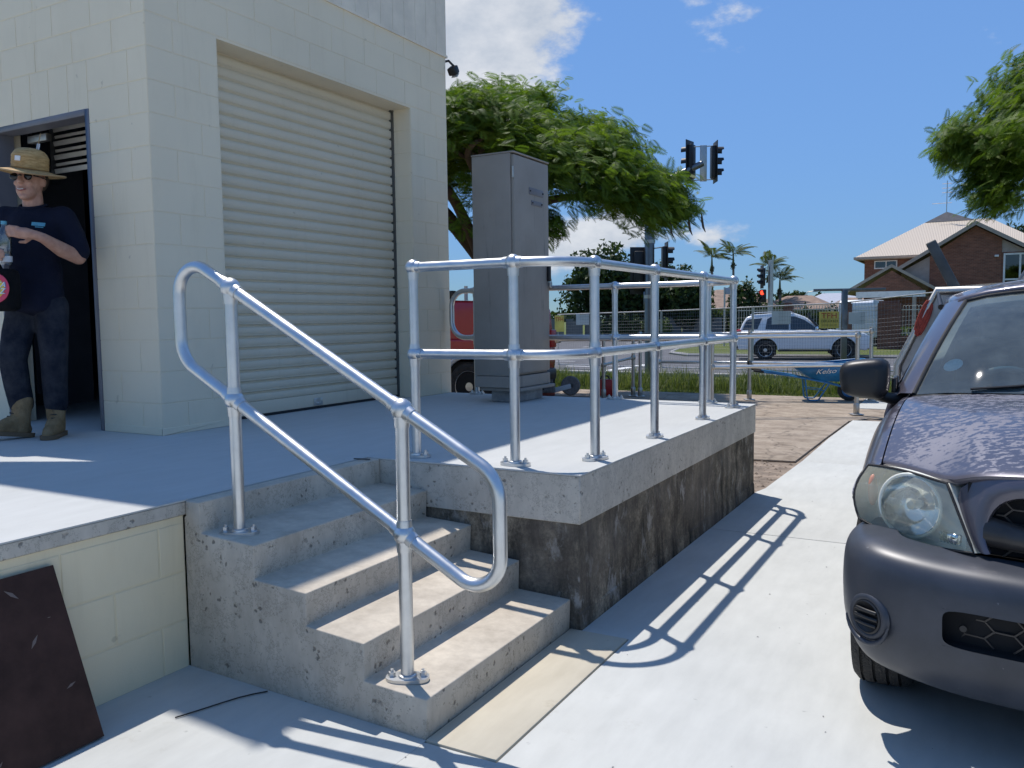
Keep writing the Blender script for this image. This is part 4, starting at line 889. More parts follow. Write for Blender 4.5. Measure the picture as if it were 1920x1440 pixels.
# registration sticker, low at the driver's corner
stk = MB(); cu, ct = 0.085, 0.245; ring = [wsp(cu+0.030*math.cos(2*math.pi*k/20), ct+0.055*math.sin(2*math.pi*k/20), -0.003) for k in range(20)]
stk.add([wsp(cu, ct, -0.003)]+ring, [(0, k+1, (k+1) % 20+1) for k in range(20)])
pm('sticker', (0.42, 0.55, 0.52), 0.5, var=0.15, vs=40, bump=0)
up_('round_sticker', stk, 'sticker', ws, None)
ru = MB().tube([wsp(0, t_/14, 0.004) for t_ in range(15)], 0.010, 6).tube([wsp(u/24, 1.0, 0.003) for u in range(25)], 0.010, 6).tube([wsp(1, t_/14, 0.004) for t_ in range(15)], 0.010, 6)
up_('windscreen_rubber', ru, 'black_rubber', ws, 60)['kind'] = 'stuff'
for sx in (-1, 1):
    A0, A1 = [], []
    rows = []
    for k in range(11):
        t_ = k/10; p = wsp(0, t_, 0.0); q0 = Vector((-.822, 1.585, 1.043)).lerp(Vector((-.645, 2.33, 1.475)), t_); q0.z += 0.02*math.sin(math.pi*t_)
        mid = p.lerp(q0, .5)+Vector((-0.012, -0.012, 0.012)); q1 = q0+Vector((0.035, 0.03, -0.03))
        rows.append([Vector((v.x*(-sx), v.y, v.z)) for v in (p+Vector((.01, .01, -.012)), p+Vector((-.006, 0, .006)), mid, q0, q1)])
    up_('pillar', MB().loft(rows, closed=False), 'ute_paint', smooth=60)
rrows = []
rt_ = wsrow(1.0)
for k in range(9):
    t_ = k/8; y2 = 3.02; row = []
    for i, p in enumerate(rt_):
        yy = lerp(p.y+0.004, y2, t_); z = p.z+0.010+0.075*math.sin(math.pi*min(1, 0.08+t_*0.62))*(1-0.55*(abs(p.x)/0.56)**2); xx = p.x*(1+0.16*t_**0.5)
        row.append(Vector((xx, yy, z)))
    e0 = Vector((row[0].x-0.035, row[0].y+0.02, row[0].z-0.018)); e1 = Vector((row[-1].x+0.035, row[-1].y+0.02, row[-1].z-0.018))
    rrows.append([e0+Vector((-.012, 0, -.04)), e0]+row+[e1, e1+Vector((.012, 0, -.04))])
solid(up_('roof', MB().loft(rrows, closed=False), 'ute_paint', smooth=60), 0.02)
# doors, side glass, cab back
for sx in (-1, 1):
    prof_ = [(0.30, -0.872), (0.55, -0.882), (0.80, -0.880), (0.95, -0.868), (1.05, -0.842)]
    d = MB().loft([[Vector((x*(-sx), y, z)) for (z, x) in prof_] for y in (1.625, 1.9, 2.3, 2.7, 3.04)], closed=False)
    do = solid(up_('door', d, 'ute_paint', smooth=60), 0.03)
    up_('side_glass', MB().add([(-sx*-0.832, 1.64, 1.06), (-sx*-0.832, 3.0, 1.06), (-sx*-0.66, 3.0, 1.46), (-sx*-0.65, 2.34, 1.46)], [(0, 1, 2, 3)]), 'glass_dark', do, None)
    up_('door_handle', MB().cbox((sx*0.892, 2.85, 0.93), (0.02, 0.16, 0.03), None, 0.008), 'black_plastic', do)
cabk = MB().loft([[Vector((-.86, 3.05, .30)), Vector((-.88, 3.06, .7)), Vector((-.84, 3.06, 1.05)), Vector((-.655, 3.03, 1.50))], [Vector((.86, 3.05, .30)), Vector((.88, 3.06, .7)), Vector((.84, 3.06, 1.05)), Vector((.655, 3.03, 1.50))]], closed=False)
up_('cab_back', cabk, 'ute_paint', smooth=None)
up_('rear_glass', MB().add([(-.60, 3.048, 1.10), (.60, 3.048, 1.10), (.54, 3.025, 1.42), (-.54, 3.025, 1.42)], [(0, 1, 2, 3)]), 'glass_clear', smooth=None)
up_('sill', MB().box((-0.86, 1.40, 0.24), (-0.80, 3.06, 0.31)).box((0.80, 1.40, 0.24), (0.86, 3.06, 0.31)), 'ute_paint', smooth=None)['kind'] = 'stuff'
up_('underbody', MB().box((-0.74, 0.45, 0.26), (0.74, 5.0, 0.42)), 'dark_void', smooth=None)
# interior
up_('dashboard', MB().loft([[Vector((x, y, z)) for x in (-.74, -.3, 0, .3, .74)] for (y, z) in ((1.42, 1.035), (1.58, 1.03), (1.78, .985), (1.84, .90), (1.82, .6))], closed=False), 'dash', smooth=60)
up_('instrument_hood', MB().sphere((-.36, 1.74, 0.985), 0.2, 18, 10, (1, 0.65, 0.42)), 'dash_top', smooth=60)
swc = Vector((-.36, 2.02, .99)); sax = Vector((0, -0.88, -0.47)).normalized()
sw_ = up_('steering_wheel', MB().tube(MB().ring(swc, *perp(sax), 0.19, 40), 0.015, 10, closed=True), 'dash')
u_, v_ = perp(sax); up_('spokes', MB().tube([swc-u_*0.18, swc+sax*0.02, swc+u_*0.18], 0.016, 8).sphere(swc+sax*0.02, 0.06, 12, 8), 'dash', sw_)['kind'] = 'stuff'
for x in (-.36, .36):
    s0 = up_('seat', MB().cbox((x, 2.72, 0.98), (0.50, 0.14, 0.62), Matrix.Rotation(R_(-14), 3, 'X'), 0.05).cbox((x, 2.45, 0.66), (0.50, 0.52, 0.14), None, 0.05), 'seat_cloth'); s0['kind'] = 'stuff'
    up_('headrest', MB().cbox((x, 2.80, 1.34), (0.26, 0.09, 0.18), Matrix.Rotation(R_(-10), 3, 'X'), 0.035), 'seat_cloth', s0)
up_('rear_mirror', MB().cbox((0, 2.03, 1.44), (0.24, 0.02, 0.06), None, 0.01).cyl((0, 2.03, 1.46), (0, 2.03, 1.53), 0.008), 'black_plastic')['kind'] = 'stuff'
up_('sun_visor', MB().cbox((-.36, 2.17, 1.475), (0.40, 0.14, 0.016), Matrix.Rotation(R_(10), 3, 'X'), 0.006), 'slat_cream')
# wipers and cowl
up_('cowl', MB().loft([[Vector((p.x, p.y+0.002, p.z-0.012)) for p in [hoodpt(i, 1.0) for i in range(8)]+[Vector((-hoodpt(i, 1.0).x, hoodpt(i, 1.0).y, hoodpt(i, 1.0).z)) for i in range(6, -1, -1)]], [wsp(u/14, 0.01, -0.006) for u in range(15)]], closed=False), 'black_plastic', smooth=None)
wp = up_('wiper', MB().tube([wsp(0.16, 0.018, .010), wsp(0.27, 0.04, .012), wsp(0.40, 0.085, .014), wsp(0.52, 0.12, .012)], 0.006, 6), 'black_plastic')
up_('blade', MB().tube([wsp(0.20, 0.03, .006), wsp(0.36, 0.055, .008), wsp(0.52, 0.085, .006)], 0.005, 6), 'black_rubber', wp)
up_('wiper_nut', MB().sphere(wsp(0.33, 0.075, .018), 0.007, 8, 6), 'sign_dull', wp)
up_('wiper', MB().tube([wsp(0.52, 0.02, .010), wsp(0.66, 0.06, .014), wsp(0.80, 0.09, .012)], 0.006, 6), 'black_plastic')
# door mirrors
for sx in (-1, 1):
    M_ = Matrix.Diagonal((-sx, 1, 1, 1)); prof_ = []
    cen = Vector((-0.945, 1.52, 1.128)); rings = []
    for (d, s1) in ((-0.085, 0.55), (-0.078, 0.80), (-0.055, 0.95), (-0.02, 1.0), (0.05, 0.98), (0.062, 0.93)):
        ring = []
        for k in range(28):
            a = 2*math.pi*k/28; cx = math.copysign(abs(math.cos(a))**0.55, math.cos(a)); cz = math.copysign(abs(math.sin(a))**0.55, math.sin(a))
            wx = 0.108*(1.0+0.04*cz); ring.append(cen+Vector((cx*wx*s1, d, cz*0.092*s1+0.012*cx*cz)))
        rings.append(ring)
    mb = MB().loft(rings, closed=True, caps=True).xf(M_); mo = up_('door_mirror', mb, 'black_plastic', smooth=60)
    up_('mirror_arm', MB().tube([(-0.90, 1.535, 1.055), (-0.84, 1.56, 1.035), (-0.79, 1.60, 1.03)], [0.030, 0.026, 0.034], 10).xf(M_), 'black_plastic', mo)
    up_('mirror_glass', MB().add([cen+Vector((-.09, .0635, -.075)), cen+Vector((.09, .0635, -.075)), cen+Vector((.09, .0635, .075)), cen+Vector((-.09, .0635, .075))], [(0, 1, 2, 3)]).xf(M_), 'chrome', mo, None)
    up_('sail_panel', MB().cbox((-.825, 1.66, 1.085), (0.02, 0.16, 0.09), None, 0.006).xf(M_), 'black_plastic', mo)
# wheels
def wheel(parent, c, sx, r, wd, rimmat, spokes=0, tread=True, name='wheel'):
    ax = Vector((sx, 0, 0)); h = wd/2
    prof_ = [(r*0.66, -h*0.9), (r*0.80, -h*1.0), (r*0.93, -h*0.97), (r*0.985, -h*0.80)]
    gv = [-0.62, -0.22, 0.22, 0.62]
    if tread:
        for q in gv: prof_ += [(r, h*q-h*0.05), (r-0.010, h*q-h*0.045), (r-0.010, h*q+h*0.045), (r, h*q+h*0.05)]
    else: prof_ += [(r, -h*0.6), (r, h*0.6)]
    prof_ += [(r*0.985, h*0.80), (r*0.93, h*0.97), (r*0.80, h*1.0), (r*0.66, h*0.9)]
    wo_ = part(name, MB().lathe([(r*0.66, -h*0.9), (r*0.64, h*0.2), (r*0.64, h*0.85), (r*0.67, h*0.9)], c, ax, 32), rimmat, parent, 50, world=False)
    ty = part('tyre', MB().lathe(prof_, c, ax, 56), 'tyre', wo_, 40, world=False)
    face = MB().lathe([(r*0.64, h*0.55), (r*0.5, h*0.45), (r*0.3, h*0.6), (r*0.12, h*0.72), (0.0, h*0.74)], c, ax, 32)
    if spokes:
        part('rim_backing', MB().lathe([(r*0.64, h*0.2), (0, h*0.2)], c, ax, 32), 'dark_void', wo_, None, world=False)
        cv = Vector(c)
        for k in range(spokes):
            a = 2*math.pi*k/spokes+0.3; d = Vector((0, math.cos(a), math.sin(a))); t = Vector((0, -math.sin(a), math.cos(a))); o_ = ax*h*0.62
            part('spoke', MB().add([cv+o_+d*r*.10-t*r*.09, cv+o_+d*r*.10+t*r*.09, cv+o_+d*r*.63+t*r*.13, cv+o_+d*r*.63-t*r*.13, cv+o_*.5+d*r*.10-t*r*.09, cv+o_*.5+d*r*.10+t*r*.09, cv+o_*.5+d*r*.63+t*r*.13, cv+o_*.5+d*r*.63-t*r*.13], [(0, 1, 2, 3), (0, 4, 5, 1), (1, 5, 6, 2), (2, 6, 7, 3), (3, 7, 4, 0)]), rimmat, wo_, None, world=False)
        part('hub_cap', MB().lathe([(r*0.2, h*0.55), (r*0.18, h*0.75), (0, h*0.78)], c, ax, 16), rimmat, wo_, 50, world=False)
    else: part('rim_face', face, rimmat, wo_, 50, world=False)
    return wo_
def tyremat():
    m, t, b = newmat('tyre'); b.inputs['Roughness'].default_value = 0.8
    t.links.new(ramp(t, noise(t, 14, 5, 0.6), [(0.3, (0.016, 0.016, 0.016)), (0.7, (0.035, 0.034, 0.033))]), b.inputs['Base Color'])
    g = N('ShaderNodeNewGeometry', t); vo = N('ShaderNodeTexVoronoi', t); vo.feature = 'DISTANCE_TO_EDGE'; vo.inputs['Scale'].default_value = 34; t.links.new(g.outputs['Position'], vo.inputs['Vector'])
    bumpn(t, b, ramp(t, vo.outputs['Distance'], [(0.03, 0.0), (0.09, 1.0)]), 0.7, 0.006)
tyremat()
for (x, y) in ((-0.765, WY), (0.765, WY), (-0.765, 4.03), (0.765, 4.03)): wheel(ute, (x, y, 0.325), -1 if x < 0 else 1, 0.325, 0.205, 'steel_rim')
# tray, headboard, ladder rack and rear rail
tr = up_('tray', MB().box((-0.93, 3.12, 0.78), (0.93, 5.25, 0.84)).box((-0.93, 3.12, 0.84), (-0.90, 5.25, 1.06)).box((0.90, 3.12, 0.84), (0.93, 5.25, 1.06)).box((-0.93, 5.22, 0.84), (0.93, 5.25, 1.06)), 'tray_metal', smooth=None); tr['kind'] = 'stuff'
hb = MB().prism([(-0.93, 0.84), (0.93, 0.84), (0.93, 1.10), (0.72, 1.56), (-0.72, 1.56), (-0.93, 1.10)], 3.14, 3.17, 'y')
ho = up_('headboard', hb, 'tray_metal', tr, smooth=None)
up_('headboard_frame', MB().tube([(-0.93, 3.13, 0.86), (-0.93, 3.13, 1.10), (-0.72, 3.13, 1.565), (0.72, 3.13, 1.565), (0.93, 3.13, 1.10), (0.93, 3.13, 0.86)], 0.026, 8), 'galv_old', tr)
up_('rack_bar', MB().cbox((-0.69, 3.25, 1.72), (0.062, 0.05, 0.35), Matrix.Rotation(R_(-26), 3, 'Y'), 0.008), 'rack_steel', tr)
up_('rack_bar', MB().tube([(-0.30, 3.3, 1.58), (-0.02, 3.3, 2.05)], 0.014, 8), 'steel_dark', tr)
up_('tonneau', MB().loft([[Vector((x, y, 1.585+0.03*(1-(x/0.75)**2))) for x in (-.72, -.4, 0, .4, .72)] for y in (3.2, 4.0, 5.1)], closed=False), 'white_matt', tr, 60)
up_('roof_aerial', MB().tube([(-0.665, 2.36, 1.46), (-0.69, 2.62, 1.54)], [0.016, 0.008], 8), 'black_plastic')
cp = []
for k in range(60): a = k*0.62; cp.append((-0.835+0.016*math.cos(a)+0.0004*k+0.07*(0.5+0.5*math.sin(a)), 3.11+0.012*math.sin(a)*.5, 1.40+0.10*math.sin(a)+0.02*math.sin(k*.21)))
single('strap_coil', MB().tube([(0.48+x, 2.70+y, z) for (x, y, z) in cp], 0.007, 6), 'orange_strap', 'coiled orange and black strap hanging on the ute tray corner', 'strap', (-0.32, 5.8, 1.2))

# ================================================================== VEGETATION
def bulk_mesh(name, V, Q, mat, tint=None):
    """V: (n,3) array, Q: (m,4) quads"""
    me = bpy.data.meshes.new(name); me.vertices.add(len(V)); me.vertices.foreach_set('co', np.ascontiguousarray(V, dtype=np.float32).ravel())
    k = Q.shape[1]; me.loops.add(Q.size); me.loops.foreach_set('vertex_index', np.ascontiguousarray(Q, dtype=np.int32).ravel())
    me.polygons.add(len(Q)); me.polygons.foreach_set('loop_start', np.arange(0, Q.size, k, dtype=np.int32)); me.polygons.foreach_set('loop_total', np.full(len(Q), k, dtype=np.int32))
    me.materials.append(MATS[mat]); me.update(calc_edges=True)
    if tint is not None:
        a = me.attributes.new('tint', 'FLOAT', 'POINT'); a.data.foreach_set('value', np.ascontiguousarray(np.clip(tint, 0, 1), dtype=np.float32))
    return me
def basis(x, z):
    """rows of x directions and z hints -> rotation matrices (n,3,3), columns x,y,z"""
    x = x/np.linalg.norm(x, axis=1, keepdims=True); z = z-(z*x).sum(1, keepdims=True)*x; z = z/(np.linalg.norm(z, axis=1, keepdims=True)+1e-9); y = np.cross(z, x)
    return np.stack([x, y, z], axis=2)
def frond_template(pairs=10, L_=1.0, wing=0.42, wd=0.080, droop=0.34):
    V = []; Q = []
    for i in range(pairs):
        t = 0.14+0.86*(i/(pairs-1)); x = t*L_; z = -droop*t*t*L_; l = wing*(0.55+0.45*math.sin(math.pi*(0.25+0.7*t)))*(1.0 if t < 0.85 else 0.7)
        for s_ in (-1, 1):
            d = np.array([0.42+0.5*t, s_*1.0, -0.30-0.2*t]); d /= np.linalg.norm(d); n = np.array([1, 0, -2*droop*t]); n /= np.linalg.norm(n)
            b = np.array([x, 0, z]); o = len(V)
            V += [b-n*wd*0.25, b+d*l*0.5-n*wd*0.6, b+d*l, b+d*l*0.5+n*wd*0.6]; Q.append((o, o+1, o+2, o+3))
    o = len(V); V += [np.array([0, -.006, 0]), np.array([0, .006, 0]), np.array([L_, .003, -droop*L_]), np.array([L_, -.003, -droop*L_])]; Q.append((o, o+1, o+2, o+3))
    return np.array(V), np.array(Q)
def scatter(T, TQ, pos, R, sc_, tint):
    n = len(pos); V = np.einsum('nij,kj->nki', R, T)*sc_[:, None, None]+pos[:, None, :]
    Q = (TQ[None]+(np.arange(n)*len(T))[:, None, None]).reshape(-1, 4)
    return V.reshape(-1, 3), Q, np.repeat(tint, len(T))
def rosettes(cent, nrm, per, size, rng, spread=0.24, droop_mix=0.28):
    """fronds radiating from clump centres"""
    n = len(cent)*per; c = np.repeat(cent, per, 0); nn = np.repeat(nrm, per, 0)
    a = rng.uniform(0, 2*np.pi, n); u = np.cross(nn, np.array([0.3, 0.2, 0.9])); u /= np.linalg.norm(u, axis=1, keepdims=True); v = np.cross(nn, u)
    el = rng.uniform(-0.1, 0.75, n)
    d = (u*np.cos(a)[:, None]+v*np.sin(a)[:, None])*np.cos(el)[:, None]+nn*np.sin(el)[:, None]; d[:, 2] -= droop_mix*rng.uniform(0.2, 1.0, n)
    d /= np.linalg.norm(d, axis=1, keepdims=True)
    zz = nn*0.5+np.array([0, 0, 0.7])+rng.normal(0, 0.55, (n, 3)); R = basis(d, zz); s_ = size*rng.uniform(0.65, 1.25, n)
    pos = c+np.clip(rng.normal(0, spread, (n, 3)), -1.5*spread, 1.5*spread)*np.array([1, 1, 0.55])
    tint = np.clip(np.repeat(rng.uniform(0.15, 0.75, len(cent)), per)+rng.normal(0, 0.14, n), 0, 1)
    return pos, R, s_, tint
def limb(mb, pts, r0, r1, n=9):
    P = [Vector(p) for p in pts]; out = []
    for i in range(len(P)-1):
        for k in range(5): 
            t = k/5; a = P[max(0, i-1)]; b = P[i]; c = P[i+1]; d = P[min(len(P)-1, i+2)]
            out.append(0.5*((2*b)+(c-a)*t+(2*a-5*b+4*c-d)*t*t+(3*b-a-3*c+d)*t*t*t))
    out.append(P[-1]); m_ = len(out); mb.tube(out, [lerp(r0, r1, i/(m_-1)) for i in range(m_)], n)
    return out
FT, FQ = frond_template()
def poinciana(name, label, base, cen, R0, ztop, drop, seed, nclump, keep=None, trunk_pts=None, per=26, size=0.44, limbs=9, peak=None):
    rng = np.random.default_rng(seed); t = thing(name, label, 'tree', base)
    def dome(r, ph):
        lum = 0.26*np.sin(ph*3+1.0+seed)+0.2*np.sin(ph*5+r*2.1+seed*2)+0.22*np.sin(r*3.1+ph*2)
        return ztop-drop*(r/R0)**2.3+lum*(0.5+0.5*r/R0)
    r = R0*np.sqrt(rng.uniform(0, 1, nclump)); ph = rng.uniform(0, 2*np.pi, nclump); lay = rng.choice([0.0, 0.25, 0.5, 0.8], nclump, p=[0.55, 0.22, 0.14, 0.09])
    z = dome(r, ph)-lay*(0.95-0.45*r/R0)
    rimm = (r > R0*0.82); z = z-rimm*rng.uniform(0, 0.30, nclump)
    P = np.stack([cen[0]+r*np.cos(ph), cen[1]+r*np.sin(ph), z], 1); sl = 2.3*drop/R0*(r/R0)**1.3
    nr = np.stack([np.cos(ph)*sl, np.sin(ph)*sl, np.ones_like(r)], 1); nr /= np.linalg.norm(nr, axis=1, keepdims=True)
    gap = np.sin(P[:, 0]*2.3+seed)*np.sin(P[:, 1]*2.1+1.3)+0.35*np.sin(P[:, 0]*5.1+P[:, 2]*3)
    ok = gap > -0.78
    if keep is not None: ok &= keep(P)
    P, nr = P[ok], nr[ok]
    if peak is not None:
        q = np.clip(rng.normal(0, 1, (26, 3)), -1.6, 1.6)*np.array([0.42, 0.42, 0.20])+np.array(peak); P = np.vstack([P, q]); nr = np.vstack([nr, np.tile([[0, 0, 1.0]], (26, 1))])
    pos, R, s_, tint = rosettes(P, nr, per, size, rng)
    V, Q, tt = scatter(FT, FQ, pos, R, s_, tint)
    link('crown', bulk_mesh('crown', V-np.array(base), Q, 'leaf_poinciana', tt), t)
    mb = MB(); limb(mb, trunk_pts, 0.26, 0.15, 12); fk = Vector(trunk_pts[-1])
    part('trunk', mb, 'bark', t, 60)
    for k in range(limbs):
        a = 2*math.pi*k/limbs+0.4*math.sin(k*2.1); rr_ = R0*(0.70+0.2*math.sin(k*1.7)); e = Vector((cen[0]+rr_*math.cos(a), cen[1]+rr_*math.sin(a), float(dome(np.array(rr_), np.array(a)))-0.55))
        m1 = fk.lerp(e, 0.35)+Vector((0, 0, 0.55)); m2 = fk.lerp(e, 0.7)+Vector((0.15*math.sin(k*3), 0.15*math.cos(k*5), 0.42)); lb = MB(); pp = limb(lb, [fk-Vector((0, 0, .12)), m1, m2, e], 0.12, 0.03, 8)
        for j in (9, 12):
            s0 = pp[min(j, len(pp)-1)]; d = Vector((math.cos(a+0.8*(-1)**j), math.sin(a+0.8*(-1)**j), 0.35)); limb(lb, [s0, s0+d*0.35, s0+d*0.62-Vector((0, 0, .02))], 0.04, 0.012, 6)
        part('limb', lb, 'bark', t, 60)['kind'] = 'stuff'
    return t
poinciana('poinciana_tree', 'wide spreading feathery poinciana tree behind the electrical cabinet', (-7.55, 13.5, 0), (-8.15, 13.55), 3.45, 5.0, 1.15, 4, 700, keep=lambda P: ((P[:, 0]+8.15)*-0.4876+(P[:, 1]-13.55)*0.873) < 1.6, per=50, size=0.22,
          trunk_pts=[(-7.55, 13.5, -0.05), (-7.6, 13.5, 0.9), (-7.75, 13.45, 1.8), (-8.05, 13.4, 2.55)], peak=(-7.75, 13.9, 5.40))
poinciana('poinciana_tree', 'feathery green tree reaching into the right edge above the brick house', (4.3, 16.4, 0), (3.1, 16.0), 3.7, 5.75, 1.9, 9, 430, keep=lambda P: P[:, 2] > 3.75,
          trunk_pts=[(4.3, 16.4, -0.05), (4.2, 16.4, 1.2), (3.9, 16.3, 2.4), (3.6, 16.2, 3.1)], per=46, size=0.23)
# drooping lower bough of the right-hand tree
rt = [o for o in bpy.data.objects if o.name.startswith('poinciana_tree') and o['label'].startswith('feathery')][0]
rng = np.random.default_rng(21); q = []
for (x, y, z, s_, n_) in ((0.0, 14.7, 3.80, 0.35, 13), (-0.35, 14.8, 4.1, 0.26, 11), (0.15, 14.5, 3.40, 0.28, 11), (0.20, 14.3, 3.05, 0.14, 6), (0.6, 14.8, 4.45, 0.45, 16), (0.9, 15.0, 4.1, 0.45, 16), (0.5, 14.6, 3.65, 0.3, 10), (1.2, 15.2, 4.7, 0.6, 16)):
    q.append(np.clip(rng.normal(0, 1, (n_, 3)), -1.6, 1.6)*s_*0.62+np.array([x, y, z]))
P = np.vstack(q); nr = np.tile(np.array([[-0.55, -0.25, 0.8]]), (len(P), 1)); pos, R, s_, tint = rosettes(P, nr, 40, 0.21, rng, 0.15, 0.45)
V, Q, tt = scatter(FT, FQ, pos, R, s_, tint); link('bough', bulk_mesh('bough', V-np.array([4.3, 16.4, 0]), Q, 'leaf_poinciana', tt), rt)
bm_ = MB(); limb(bm_, [(3.6, 16.2, 3.0), (2.2, 15.6, 3.9), (1.0, 15.0, 3.8), (0.2, 14.6, 3.3), (0.15, 14.35, 2.8)], 0.09, 0.012, 8); part('bough_limb', bm_, 'bark', rt, 60)
pt = [o for o in bpy.data.objects if o.name.startswith('poinciana_tree') and o['label'].startswith('wide')][0]
rng = np.random.default_rng(77); q = []
for (x, y, z, s_, n_) in ((-5.75, 11.5, 3.15, 0.3, 8), (-6.15, 11.3, 2.85, 0.25, 7), (-5.3, 12.1, 3.45, 0.3, 7), (-4.85, 14.3, 3.55, 0.3, 12), (-4.65, 14.4, 3.35, 0.2, 8), (-5.3, 13.6, 3.7, 0.35, 10), (-6.5, 11.2, 3.2, 0.35, 9), (-9.3, 11.5, 2.7, 0.45, 10)):
    q.append(np.clip(rng.normal(0, 1, (n_, 3)), -1.6, 1.6)*s_*0.6+np.array([x, y, z]))
P = np.vstack(q); nr = np.tile(np.array([[0.45, -0.3, 0.8]]), (len(P), 1)); pos, R, s_, tint = rosettes(P, nr, 36, 0.22, rng, 0.15, 0.4)
V, Q, tt = scatter(FT, FQ, pos, R, s_, tint); link('bough', bulk_mesh('bough', V-np.array([-7.55, 13.5, 0]), Q, 'leaf_poinciana', tt), pt)
# long seed pods hanging from the big tree's outer boughs
for (x, y, z) in ((-4.45, 14.3, 3.15), (-4.75, 14.2, 3.12), (-4.25, 14.4, 3.2)):
    part('seed_pod', MB().tube([(x, y, z), (x+.01, y, z-.12), (x+.03, y, z-.24), (x+.07, y, z-.33)], [0.012, 0.02, 0.02, 0.006], 6), 'bark', pt)

# soft background trees: leaf quads through lumpy volumes
LT = np.array([[-.5, -.25, 0], [.0, -.32, .08], [.6, 0, -.05], [.0, .32, .08]]); LQ = np.array([[0, 1, 2, 3]])
def leafcloud(blobs, n, size, rng):
    """blobs: (x,y,z,rx,ry,rz)"""
    B = np.array(blobs); w_ = (B[:, 3]*B[:, 4]+B[:, 3]*B[:, 5]+B[:, 4]*B[:, 5]); w_ /= w_.sum(); k = rng.choice(len(B), n, p=w_); d = rng.normal(0, 1, (n, 3)); d /= np.linalg.norm(d, axis=1, keepdims=True)
    lum = 1+0.16*np.sin(d[:, 0]*7+k)+0.16*np.sin(d[:, 1]*6+d[:, 2]*5+k*2); rad = rng.uniform(0.62, 1.06, n)*lum
    pos = B[k, :3]+d*B[k, 3:]*rad[:, None]; x = rng.normal(0, 1, (n, 3)); R = basis(x, d+rng.normal(0, .5, (n, 3))); s_ = size*rng.uniform(0.6, 1.4, n)
    return scatter(LT, LQ, pos, R, s_, np.clip(rng.normal(0.45, 0.2, n)+0.2*d[:, 2], 0, 1))
def bushtree(name, label, cat, base, blobs, n, size, mat, seed, trunk=None, group=None):
    rng = np.random.default_rng(seed); t = thing(name, label, cat, base, 0, group); V, Q, tt = leafcloud(blobs, n, size, rng)
    link('crown' if trunk else 'foliage', bulk_mesh('foliage', V-np.array(base), Q, mat, tt), t)
    m = MB()
    for tr_ in (trunk or [(base[0], base[1], base[2], base[0], base[1], base[2]+0.4, 0.05)]):
        m = MB().cyl(tr_[:3], tr_[3:6], tr_[6], tr_[6]*0.6, 8); part('trunk' if trunk else 'stem', m, 'bark', t, 60)
    return t
g0 = -0.32
bushtree('street_tree', 'dark dense tree behind the street, left of the traffic mast', 'tree', (-25.0, 60, g0), [(-25.2, 60, 4.2, 2.6, 2.2, 2.6), (-23.2, 60.5, 3.2, 2.2, 2, 2.0), (-26.8, 60.5, 3.2, 2, 2, 2.2)], 7000, 0.34, 'leaf_dark', 31, [(-25, 60, g0, -25, 60, 4, .2), (-23.3, 60.5, g0, -23.2, 60.5, 3, .14)])
bushtree('flowering_tree', 'pale grey-green tree rising above the dock top rail beside the cabinet', 'tree', (-23.6, 62.5, g0), [(-23.6, 62.5, 3.9, 1.7, 1.6, 1.9), (-22.4, 62, 2.8, 1.5, 1.5, 1.5)], 4200, 0.32, 'leaf_grey', 32, [(-23.6, 62.5, g0, -23.6, 62.5, 3.6, .15)])
bushtree('street_tree', 'dark bushy tree just right of the traffic mast foot', 'tree', (-19.6, 61, g0), [(-19.8, 61, 2.9, 2.0, 2, 2.0), (-21.2, 61.5, 3.6, 1.7, 1.7, 1.7), (-18.6, 61, 2.2, 1.3, 1.4, 1.6)], 6500, 0.32, 'leaf_dark', 33, [(-19.6, 61, g0, -19.7, 61, 2.6, .16), (-21.2, 61.5, g0, -21.2, 61.5, 3.2, .12)])
bushtree('street_tree', 'green tree crown in front of the far tiled roofs', 'tree', (-15.9, 66, g0), [(-16.1, 66, 2.4, 1.1, 1.2, 1.7), (-15.7, 66, 1.2, 1.3, 1.3, 1.3)], 3200, 0.28, 'leaf_dark', 34, [(-15.9, 66, g0, -16, 66, 2, .12)])
bushtree('hedge', 'clipped dark hedge along the far street behind the dock rails', 'hedge', (-22.8, 57.5, g0), [(-23.6, 57.5, 0.55, .9, .5, 1.0), (-22.6, 57.6, 0.55, .9, .5, 1.0), (-21.8, 57.7, 0.5, .7, .5, .95)], 3000, 0.2, 'leaf_dark', 35)
bushtree('shrub', 'small bright green ball shrub in front of the grey fence', 'shrub', (-19.5, 57.4, g0), [(-19.5, 57.4, 0.5, .42, .42, .75)], 900, 0.14, 'leaf_mid', 36)
bushtree('hedge', 'leafy yellow-green hedge behind the far parked dark car', 'hedge', (-18.5, 72, g0), [(-20.6, 72, 0.9, 1.6, .8, 1.2), (-18.4, 72.4, 0.9, 1.6, .8, 1.3), (-16.3, 72.8, 1.1, 1.6, .8, 1.5)], 4500, 0.26, 'leaf_mid', 37)
bushtree('hedge', 'dark shrubs beyond the white four-wheel drive roof', 'hedge', (-12.4, 70, g0), [(-14.5, 70, 0.9, 1.5, .8, 1.4), (-12.4, 70.4, 0.8, 1.5, .8, 1.2), (-10.2, 70.8, 0.8, 1.6, .8, 1.2)], 3600, 0.26, 'leaf_dark', 38)
bushtree('far_tree', 'dark round far tree left of the brick house on the skyline', 'tree', (-38, 205, g0), [(-38.5, 205, 4.2, 4.5, 3, 2.6), (-33, 206, 3.6, 4, 3, 2.2)], 2600, 0.9, 'leaf_dark', 39, [(-38, 205, g0, -38, 205, 4, .4)])
bushtree('far_tree', 'low spreading far tree touching the porch roof on the skyline', 'tree', (-26, 208, g0), [(-27, 208, 3.4, 3.6, 3, 2.3), (-22.5, 209, 2.8, 3, 3, 1.8), (-18, 209, 2.0, 3, 3, 1.6)], 2600, 0.9, 'leaf_dark', 40, [(-26, 208, g0, -26, 208, 3.4, .4)])
